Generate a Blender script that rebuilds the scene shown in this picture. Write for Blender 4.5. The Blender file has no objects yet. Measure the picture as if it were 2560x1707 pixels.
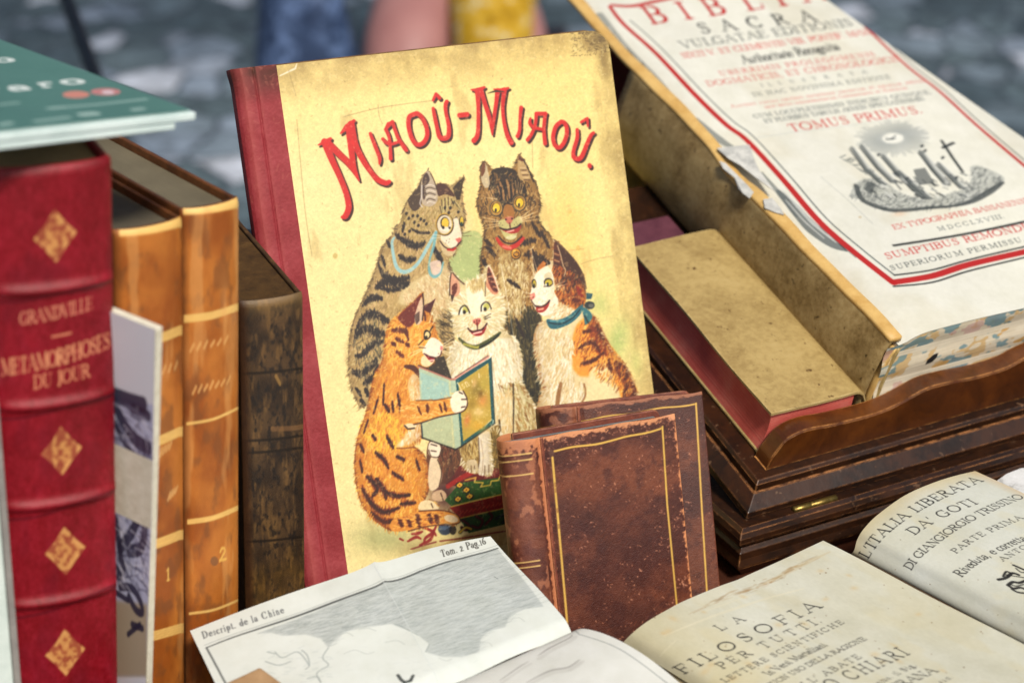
import bpy, bmesh, math, random
import numpy as np
from mathutils import Vector, Matrix

random.seed(7)
RNG = np.random.default_rng(11)
S = bpy.context.scene
rad = math.radians

# ------------------------------------------------------------------ camera
PITCH = rad(27.0)
FOC = 5000.0                      # focal length in photo pixels (2560 wide)
CX, CY = 1280.0, 853.5
FWD = np.array([0.0, math.cos(PITCH), -math.sin(PITCH)])
RGT = np.array([1.0, 0.0, 0.0])
UPV = np.cross(RGT, FWD)
CAM = np.array([0.0, 0.0, 0.14]) - 1.10 * FWD
cam_d = bpy.data.cameras.new('camera')
cam = bpy.data.objects.new('camera', cam_d)
S.collection.objects.link(cam)
cam.location = CAM
cam.rotation_euler = (math.pi / 2 - PITCH, 0, 0)
cam_d.sensor_width = 36.0
cam_d.lens = FOC * 36.0 / 2560.0
cam_d.clip_start = 0.02
cam_d.clip_end = 200.0
cam_d.dof.use_dof = True
cam_d.dof.focus_distance = 1.095
cam_d.dof.aperture_fstop = 6.2
S.camera = cam

# ------------------------------------------------------------------ light
SUN_EL, SUN_AZ = rad(50), rad(152)     # azimuth clockwise from +Y (north)
w = bpy.data.worlds.new('World')
S.world = w
w.use_nodes = True
nt = w.node_tree
nt.nodes.clear()
sky = nt.nodes.new('ShaderNodeTexSky')
sky.sky_type = 'NISHITA'
sky.sun_disc = False
sky.sun_elevation = SUN_EL
sky.sun_rotation = SUN_AZ
sky.air_density = 1.0
sky.dust_density = 3.0
bg = nt.nodes.new('ShaderNodeBackground')
bg.inputs['Strength'].default_value = 0.058
wo = nt.nodes.new('ShaderNodeOutputWorld')
nt.links.new(sky.outputs[0], bg.inputs['Color'])
nt.links.new(bg.outputs[0], wo.inputs['Surface'])
sun_d = bpy.data.lights.new('sun', 'SUN')
sun_d.energy = 2.9
sun_d.angle = rad(11)
sun_d.color = (1.0, 0.93, 0.82)
sun = bpy.data.objects.new('sun', sun_d)
S.collection.objects.link(sun)
dsun = Vector((math.sin(SUN_AZ) * math.cos(SUN_EL), math.cos(SUN_AZ) * math.cos(SUN_EL), math.sin(SUN_EL)))
sun.rotation_euler = dsun.to_track_quat('Z', 'Y').to_euler()
S.view_settings.view_transform = 'Standard'
S.view_settings.look = 'None'
S.view_settings.exposure = 0.40
S.view_settings.gamma = 1.0
S.view_settings.use_curve_mapping = False
S.cycles.use_denoising = True

# ------------------------------------------------------------------ geometry helpers
def proj(P):
    v = np.asarray(P, float) - CAM
    d = v @ FWD
    return np.stack([CX + FOC * (v @ RGT) / d, CY - FOC * (v @ UPV) / d], -1)

def ray(x, y):
    d = FWD + RGT * (x - CX) / FOC - UPV * (y - CY) / FOC
    return d / np.linalg.norm(d)

def hit(x, y, p0, n):
    d = ray(x, y)
    return CAM + d * (np.dot(np.subtract(p0, CAM), n) / np.dot(d, n))

def atz(x, y, z):
    """point of the place at height z that the photograph shows at pixel x, y"""
    return hit(x, y, (0, 0, z), (0, 0, 1))

class Frame:
    """origin + width axis X, long axis Z, outward normal N"""
    def __init__(s, O, yaw, lean, roll=0.0):
        X = np.array([math.cos(yaw), math.sin(yaw), 0.0])
        N = np.array([math.sin(yaw), -math.cos(yaw), 0.0])
        K = np.array([0, 0, 1.0])
        Zp = math.cos(lean) * K - math.sin(lean) * N
        s.N = math.cos(lean) * N + math.sin(lean) * K
        s.X = math.cos(roll) * X + math.sin(roll) * Zp
        s.Z = -math.sin(roll) * X + math.cos(roll) * Zp
        s.O = np.asarray(O, float)
    def __call__(s, u, v, n=0.0):
        u, v, n = np.broadcast_arrays(np.asarray(u, float), np.asarray(v, float), np.asarray(n, float))
        return s.O + u[..., None] * s.X + v[..., None] * s.Z + n[..., None] * s.N
    def uv(s, px, py, n=0.0):
        d = hit(px, py, s.O + s.N * n, s.N) - s.O
        return float(d @ s.X), float(d @ s.Z)
    def shift(s, u, v, n):
        f = object.__new__(Frame)
        f.X, f.Z, f.N, f.O = s.X, s.Z, s.N, s(u, v, n)
        return f

# ------------------------------------------------------------------ object helpers
def props(o, label=None, cat=None, group=None, kind=None):
    if label: o['label'] = label
    if cat: o['category'] = cat
    if group: o['group'] = group
    if kind: o['kind'] = kind
    return o

def thing(name, loc, label, cat, group=None):
    o = bpy.data.objects.new(name, None)
    o.empty_display_size = 0.02
    S.collection.objects.link(o)
    o.location = loc
    return props(o, label, cat, group)

def link(me, name, mat, parent=None):
    o = bpy.data.objects.new(name, me)
    S.collection.objects.link(o)
    if mat: me.materials.append(mat)
    if parent is not None:
        o.parent = parent
        root = Vector(parent.location) if parent.parent is None else Vector(parent.location) + Vector(parent.parent.location)
        o.location = -root
    return o

def meshobj(name, verts, faces, mat, parent=None, smooth=False, bevel=0.0, seg=2):
    me = bpy.data.meshes.new(name)
    me.from_pydata([tuple(map(float, v)) for v in verts], [], [tuple(f) for f in faces])
    me.update()
    bm = bmesh.new(); bm.from_mesh(me)
    bmesh.ops.recalc_face_normals(bm, faces=bm.faces)
    bm.to_mesh(me); bm.free()
    if smooth:
        me.polygons.foreach_set('use_smooth', [True] * len(me.polygons))
    o = link(me, name, mat, parent)
    if bevel:
        m = o.modifiers.new('bevel', 'BEVEL'); m.width = bevel; m.segments = seg; m.limit_method = 'ANGLE'; m.angle_limit = rad(40)
    return o

def loops(name, L, mat, parent=None, cap=(True, True), smooth=False, bevel=0.0, closed=True):
    """skin a list of equally long vertex loops"""
    n = len(L[0]); V = []; F = []
    for l in L: V += [tuple(p) for p in l]
    for k in range(len(L) - 1):
        for i in range(n if closed else n - 1):
            j = (i + 1) % n
            F.append((k*n+i, k*n+j, (k+1)*n+j, (k+1)*n+i))
    if cap[0]: F.append(tuple(range(n)))
    if cap[1]: F.append(tuple(range((len(L)-1)*n, len(L)*n)))
    return meshobj(name, V, F, mat, parent, smooth, bevel)

def slab(name, fr, u0, u1, v0, v1, n0, n1, mat, parent=None, bevel=0.0008, smooth=False, rnd=None):
    """box in a frame; rnd = rounded corner radii (bl, br, tr, tl) in the u,v outline"""
    if rnd is None:
        out = [(u0, v0), (u1, v0), (u1, v1), (u0, v1)]
    else:
        out = []
        for (cx, cy, r, a) in ((u0, v0, rnd[0], 180), (u1, v0, rnd[1], 270), (u1, v1, rnd[2], 0), (u0, v1, rnd[3], 90)):
            sx, sy = (1 if cx == u0 else -1), (1 if cy == v0 else -1)
            if r <= 0: out.append((cx, cy)); continue
            for k in range(9):
                t = rad(a + 90 * k / 8)
                out.append((cx + sx*r + r*math.cos(t), cy + sy*r + r*math.sin(t)))
    L = [[fr(u, v, n) for u, v in out] for n in (n0, n1)]
    return loops(name, L, mat, parent, bevel=bevel, smooth=smooth)

def tube(name, pts, radii, mat, parent=None, seg=12):
    pts = [Vector(p) for p in pts]
    if not hasattr(radii, '__len__'): radii = [radii] * len(pts)
    L = []
    for i, p in enumerate(pts):
        d = (pts[min(i+1, len(pts)-1)] - pts[max(i-1, 0)]).normalized()
        a = d.cross(Vector((0.31, 0.2, 0.93))).normalized(); b = d.cross(a)
        L.append([p + radii[i]*(math.cos(t)*a + math.sin(t)*b) for t in [2*math.pi*k/seg for k in range(seg)]])
    return loops(name, L, mat, parent, smooth=True)

# ------------------------------------------------------------------ painting on grids (coloured per vertex, in the surface's own u,v)
def lin(c):
    c = np.asarray(c, float)
    if c.max() > 1.0: c = c / 255.0
    return np.where(c <= 0.04045, c / 12.92, ((c + 0.055) / 1.055) ** 2.4)

def fbm(h, w, cell, oct=4, seed=0, sx=1.0, sy=1.0):
    g = np.random.default_rng(seed); out = np.zeros((h, w)); amp = 1.0; tot = 0
    for k in range(oct):
        cy, cx = max(cell*sy / 2**k, 1.0), max(cell*sx / 2**k, 1.0)
        gh, gw = int(h / cy) + 3, int(w / cx) + 3
        r = g.random((gh, gw))
        y = np.arange(h) / cy; x = np.arange(w) / cx
        yi = y.astype(int); xi = x.astype(int)
        fy = (y - yi); fx = (x - xi)
        fy = (fy*fy*(3-2*fy))[:, None]; fx = (fx*fx*(3-2*fx))[None]
        a = r[yi][:, xi]; b = r[yi][:, xi+1]; c = r[yi+1][:, xi]; d = r[yi+1][:, xi+1]
        out += amp * ((a*(1-fx)+b*fx)*(1-fy) + (c*(1-fx)+d*fx)*fy); tot += amp; amp *= 0.5
    return out / tot

class Paint:
    def __init__(s, P, u0, u1, v0, v1, nu, nv, base=(230, 225, 210)):
        s.P, s.b, s.nu, s.nv = P, (u0, u1, v0, v1), nu, nv
        s.img = np.empty((nv, nu, 3)); s.img[:] = np.array(base, float) / 255
        gu, gv = np.meshgrid(np.linspace(0, 1, 25), np.linspace(0, 1, 25))
        s._px = proj(s._P(gu.ravel(), gv.ravel()))
        A = np.c_[s._px, np.ones(len(s._px))]
        s._aff = np.linalg.lstsq(A, np.c_[gu.ravel(), gv.ravel()], rcond=None)[0]
        s._g = np.c_[gu.ravel(), gv.ravel()]
        c = s.tr([(s._px[312][0], s._px[312][1]), (s._px[312][0] + 10, s._px[312][1]), (s._px[312][0], s._px[312][1] + 10)])
        s.k = math.sqrt(abs(np.linalg.det(np.array([c[1]-c[0], c[2]-c[0]])))) / 10.0
    def _P(s, a, b):
        u0, u1, v0, v1 = s.b
        return s.P(u0 + (u1-u0)*a, v0 + (v1-v0)*b)
    def tr(s, pts):
        """photo pixels -> canvas pixels, through the surface itself"""
        p = np.atleast_2d(np.asarray(pts, float))
        d2 = ((p[:, None, :] - s._px[None]) ** 2).sum(-1)
        g = s._g[d2.argmin(1)].copy()
        for _ in range(16):
            e = 1e-4
            q = proj(s._P(g[:, 0], g[:, 1]))
            ja = (proj(s._P(g[:, 0]+e, g[:, 1])) - q) / e
            jb = (proj(s._P(g[:, 0], g[:, 1]+e)) - q) / e
            r = p - q
            det = ja[:, 0]*jb[:, 1] - ja[:, 1]*jb[:, 0]
            det = np.where(np.abs(det) < 1e-6, 1e-6, det)
            da = (r[:, 0]*jb[:, 1] - r[:, 1]*jb[:, 0]) / det
            db = (ja[:, 0]*r[:, 1] - ja[:, 1]*r[:, 0]) / det
            g[:, 0] += np.clip(da, -.3, .3); g[:, 1] += np.clip(db, -.3, .3)
            g = np.clip(g, -1.5, 2.5)
        out = np.c_[g[:, 0]*(s.nu-1), g[:, 1]*(s.nv-1)]
        out[np.hypot(*(proj(s._P(g[:, 0], g[:, 1])) - p).T) > 4.0] = np.nan     # beyond what the surface reaches
        return out
    def uv(s, pts):
        """surface coordinates -> canvas pixels"""
        p = np.atleast_2d(np.asarray(pts, float)); u0, u1, v0, v1 = s.b
        return np.c_[(p[:, 0]-u0)/(u1-u0)*(s.nu-1), (p[:, 1]-v0)/(v1-v0)*(s.nv-1)]
    def _win(s, lo, hi):
        x0 = max(int(math.floor(lo[0])), 0); y0 = max(int(math.floor(lo[1])), 0)
        x1 = min(int(math.ceil(hi[0])) + 1, s.nu); y1 = min(int(math.ceil(hi[1])) + 1, s.nv)
        return x0, y0, x1, y1
    def mix(s, x0, y0, x1, y1, m, col, a):
        c = np.asarray(col, float); c = c / 255 if c.max() > 1 else c
        m = (m * a)[..., None]
        t = s.img[y0:y1, x0:x1]
        s.img[y0:y1, x0:x1] = t + (c - t) * m
    def cap(s, P, R, col, a=1.0, soft=0.7):
        """chain of capsules in canvas pixels"""
        P = np.asarray(P, float)
        if not np.isfinite(P).all(): return
        R = np.full(len(P), R, float) if np.isscalar(R) else np.interp(np.linspace(0, 1, len(P)), np.linspace(0, 1, len(R)), R)
        m = R.max() + 2
        x0, y0, x1, y1 = s._win(P.min(0) - m, P.max(0) + m)
        if x1 <= x0 or y1 <= y0: return
        X, Y = np.meshgrid(np.arange(x0, x1), np.arange(y0, y1))
        best = np.full(X.shape, -9.0)
        for i in range(max(len(P)-1, 1)):
            p = P[i]; q = P[min(i+1, len(P)-1)]; d = q - p; L = d @ d
            t = np.clip(((X-p[0])*d[0] + (Y-p[1])*d[1]) / L, 0, 1) if L > 1e-9 else np.zeros(X.shape)
            r = R[i] + (R[min(i+1, len(P)-1)] - R[i]) * t
            dd = np.hypot(X - p[0] - t*d[0], Y - p[1] - t*d[1])
            np.maximum(best, r - dd, out=best)
        cov = np.clip(best / soft * 0.5 + 0.5, 0, 1)
        s.mix(x0, y0, x1, y1, cov, col, a)
    def stroke(s, pts, r, col, a=1.0, curve=False):
        pts = np.asarray(pts, float)
        if curve and len(pts) > 2: pts = smooth(pts)
        s.cap(s.tr(pts), np.asarray(r) * s.k if not np.isscalar(r) else r * s.k, col, a)
    def poly(s, pts, col, a=1.0, curve=False, canvas=False, feather=0):
        pts = np.asarray(pts, float)
        if curve: pts = smooth(pts, closed=True)
        Q = pts if canvas else s.tr(pts)
        Q = Q[np.isfinite(Q).all(1)]
        if len(Q) < 3: return
        x0, y0, x1, y1 = s._win(Q.min(0) - 1, Q.max(0) + 1)
        if x1 <= x0 or y1 <= y0: return
        cov = np.zeros((y1-y0, x1-x0))
        for ox, oy in ((-.25, -.25), (.25, -.25), (-.25, .25), (.25, .25)):
            cov += inside(np.arange(x0, x1) + ox, np.arange(y0, y1) + oy, Q)
        cov /= 4
        for _ in range(feather):
            c = np.pad(cov, 1, mode='edge')
            cov = (c[:-2, 1:-1] + c[2:, 1:-1] + c[1:-1, :-2] + c[1:-1, 2:] + c[1:-1, 1:-1]) / 5
        s.mix(x0, y0, x1, y1, cov, col, a)
    def blob(s, c, rx, ry, col, a=1.0, rot=0.0):
        q = s.tr([c])[0]
        if not np.isfinite(q).all(): return
        rx *= s.k; ry *= s.k; m = 2.2*max(rx, ry)
        x0, y0, x1, y1 = s._win(q - m, q + m)
        if x1 <= x0 or y1 <= y0: return
        X, Y = np.meshgrid(np.arange(x0, x1) - q[0], np.arange(y0, y1) - q[1])
        cr, sr = math.cos(rad(rot)), math.sin(rad(rot))
        d = ((X*cr + Y*sr)/rx)**2 + ((Y*cr - X*sr)/ry)**2
        s.mix(x0, y0, x1, y1, np.exp(-d*1.2), col, a)
    def disc(s, c, rx, ry, col, a=1.0, rot=0.0):
        t = np.linspace(0, 2*math.pi, 25)[:-1]; cr, sr = math.cos(rad(rot)), math.sin(rad(rot))
        s.poly([(c[0] + rx*math.cos(k)*cr - ry*math.sin(k)*sr, c[1] + rx*math.cos(k)*sr + ry*math.sin(k)*cr) for k in t], col, a)
    def ring(s, c, rx, ry, r, col, a=1.0, rot=0.0):
        t = np.linspace(0, 2*math.pi, 25); cr, sr = math.cos(rad(rot)), math.sin(rad(rot))
        s.stroke([(c[0] + rx*math.cos(k)*cr - ry*math.sin(k)*sr, c[1] + rx*math.cos(k)*sr + ry*math.sin(k)*cr) for k in t], r, col, a)
    def fur(s, region, n, ang, ln, wd, cols, a=0.8, jit=18, seed=0, avoid=None):
        """short tapering hairs in a region (photo pixels); ang = degrees (0 right, 90 down) or f(x, y)"""
        g = np.random.default_rng(seed); R = np.asarray(region, float); lo, hi = R.min(0), R.max(0)
        pts = []; n = int(n*2.0); wd *= .72
        while len(pts) < n:
            q = lo + g.random((n*2, 2))*(hi-lo)
            ok = inside_pts(q, R)
            pts += list(q[ok])
            if not ok.any(): break
        pts = np.array(pts[:n])
        th = np.array([ang(*p) for p in pts]) if callable(ang) else np.full(len(pts), float(ang))
        th = np.radians(th + g.normal(0, jit, len(pts)))
        L = ln*(0.6 + 0.8*g.random(len(pts)))
        bend = np.radians(g.normal(0, 12, len(pts)))
        mid = pts + 0.5*L[:, None]*np.c_[np.cos(th), np.sin(th)]
        end = mid + 0.5*L[:, None]*np.c_[np.cos(th+bend), np.sin(th+bend)]
        A, B, C = s.tr(pts), s.tr(mid), s.tr(end)
        ci = g.integers(0, len(cols), len(pts))
        for i in range(len(pts)):
            s.cap([A[i], B[i], C[i]], [wd*s.k, wd*s.k*.8, wd*s.k*.25], cols[ci[i]], a)
    def stripe(s, path, width, ang, col, n=26, seed=0, a=0.85, ln=None):
        """a tabby stripe built of hairs lying along ang"""
        g = np.random.default_rng(seed + int(path[0][0])*7 + int(path[0][1])); P = smooth(np.asarray(path, float)) if len(path) > 2 else np.asarray(path, float)
        seg = np.r_[0, np.cumsum(np.hypot(*np.diff(P, axis=0).T))]
        n = int(max(n, seg[-1]/1.0)*1.5); ln = ln or width
        t = g.random(n)*seg[-1]
        x = np.interp(t, seg, P[:, 0]); y = np.interp(t, seg, P[:, 1])
        s.cap(s.tr(P), np.r_[.15, .36, .40, .36, .15]*width*s.k*.8, col, .6*a)
        env = np.sin(np.clip(t/seg[-1], .06, .94)*math.pi)**.5
        th = np.radians(ang + g.normal(0, 10, n))
        off = g.normal(0, .18, n)*width
        l = (ln*(.55 + .6*g.random(n)))*env
        c = np.c_[x + off*np.cos(th), y + off*np.sin(th)]
        d = np.c_[np.cos(th), np.sin(th)]*l[:, None]*.5
        A, C = s.tr(c - d), s.tr(c + d)
        for i in range(n):
            s.cap([A[i], (A[i]+C[i])/2, C[i]], [.9*s.k, 1.5*s.k, .4*s.k], np.asarray(col)*(.8+.5*g.random()), a*(.6+.4*g.random()))
    def volume(s, region, col, a=.5, r=10, shift=(0, 0)):
        """the illustrator's rounding of a figure: a darker tone towards its outline"""
        Q = s.tr(region); Q = Q[np.isfinite(Q).all(1)]
        x0, y0, x1, y1 = s._win(Q.min(0) - 2*r, Q.max(0) + 2*r)
        m = inside(np.arange(x0, x1), np.arange(y0, y1), Q).astype(float); b = m.copy()
        if shift != (0, 0): b = np.roll(np.roll(b, shift[0], 1), shift[1], 0)
        for _ in range(3):
            for ax in (0, 1):
                c = np.cumsum(np.pad(b, [(r+1, r) if k == ax else (0, 0) for k in (0, 1)], mode='edge'), axis=ax)
                n = 2*r + 1
                b = (np.take(c, range(n, c.shape[ax]), ax) - np.take(c, range(0, c.shape[ax]-n), ax))/n
        s.mix(x0, y0, x1, y1, m*np.clip(1.25 - b*1.25, 0, 1), col, a)
    def rim(s, region, n, ln, wd, cols, a=.8, seed=0, down=.6):
        """hairs breaking the outline"""
        g = np.random.default_rng(seed); R = np.asarray(region, float); N = len(R)
        seg = np.hypot(*(np.roll(R, -1, 0) - R).T); cs = np.r_[0, np.cumsum(seg)]
        area = .5*np.sum(R[:, 0]*np.roll(R[:, 1], -1) - np.roll(R[:, 0], -1)*R[:, 1])
        for t in g.random(n)*cs[-1]:
            i = min(np.searchsorted(cs, t) - 1, N-1); i = max(i, 0); d = (R[(i+1) % N] - R[i]); L = max(np.hypot(*d), 1e-6); d = d/L
            p = R[i] + d*(t - cs[i]); nn = np.array([d[1], -d[0]])*np.sign(area)
            v = nn*.8 + np.array([0, down]) + g.normal(0, .3, 2); v /= np.hypot(*v); l = ln*(.5 + g.random())
            q = s.tr([p - v*l*.6, p, p + v*l*.45]); s.cap(q, [wd*s.k, wd*s.k*.8, wd*s.k*.3], cols[g.integers(0, len(cols))], a)
    def build(s, name, mat, parent=None, keep=None, gain=1.0, thick=0.0):
        u0, u1, v0, v1 = s.b
        gu, gv = np.meshgrid(np.linspace(u0, u1, s.nu), np.linspace(v0, v1, s.nv))
        V = s.P(gu.ravel(), gv.ravel())
        n = s.nu*s.nv
        idx = np.arange(n).reshape(s.nv, s.nu)
        Q = np.stack([idx[:-1, :-1], idx[:-1, 1:], idx[1:, 1:], idx[1:, :-1]], -1).reshape(-1, 4)
        if keep is not None:
            k = keep(gu, gv); Q = Q[k.ravel()[Q].all(1)]
        me = bpy.data.meshes.new(name)
        me.vertices.add(n); me.vertices.foreach_set('co', V.astype(np.float32).ravel())
        me.loops.add(len(Q)*4); me.loops.foreach_set('vertex_index', Q.astype(np.int32).ravel())
        me.polygons.add(len(Q)); me.polygons.foreach_set('loop_start', np.arange(0, len(Q)*4, 4, dtype=np.int32))
        me.polygons.foreach_set('use_smooth', np.ones(len(Q), bool))
        me.update(calc_edges=True)
        at = me.color_attributes.new('paint', 'FLOAT_COLOR', 'POINT')
        c = np.ones((n, 4), np.float32); c[:, :3] = (lin(np.clip(s.img, 0, 1)) * gain).reshape(-1, 3)
        at.data.foreach_set('color', c.ravel())
        return link(me, name, mat, parent)

def inside(xs, ys, Q):
    """even-odd mask for a grid, polygon Q"""
    out = np.zeros((len(ys), len(xs)), bool); n = len(Q)
    for i in range(n):
        x1, y1 = Q[i]; x2, y2 = Q[(i+1) % n]
        if y1 == y2: continue
        r = (ys > min(y1, y2)) & (ys <= max(y1, y2))
        if not r.any(): continue
        xi = x1 + (ys[r]-y1)*(x2-x1)/(y2-y1)
        out[r] ^= xs[None, :] < xi[:, None]
    return out

def inside_pts(p, Q):
    out = np.zeros(len(p), bool); n = len(Q)
    for i in range(n):
        x1, y1 = Q[i]; x2, y2 = Q[(i+1) % n]
        if y1 == y2: continue
        r = (p[:, 1] > min(y1, y2)) & (p[:, 1] <= max(y1, y2))
        out ^= r & (p[:, 0] < x1 + (p[:, 1]-y1)*(x2-x1)/(y2-y1))
    return out

def smooth(P, closed=False, n=5):
    P = np.asarray(P, float); N = len(P); out = []
    for i in range(N if closed else N-1):
        p1, p2 = P[i], P[(i+1) % N]
        p0 = P[(i-1) % N] if closed or i > 0 else p1
        p3 = P[(i+2) % N] if closed or i+2 < N else p2
        for k in range(n):
            t = k/n
            out.append(.5*((2*p1) + (p2-p0)*t + (2*p0-5*p1+4*p2-p3)*t*t + (3*p1-p0-3*p2+p3)*t**3))
    if not closed: out.append(P[-1])
    return np.array(out)

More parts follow.
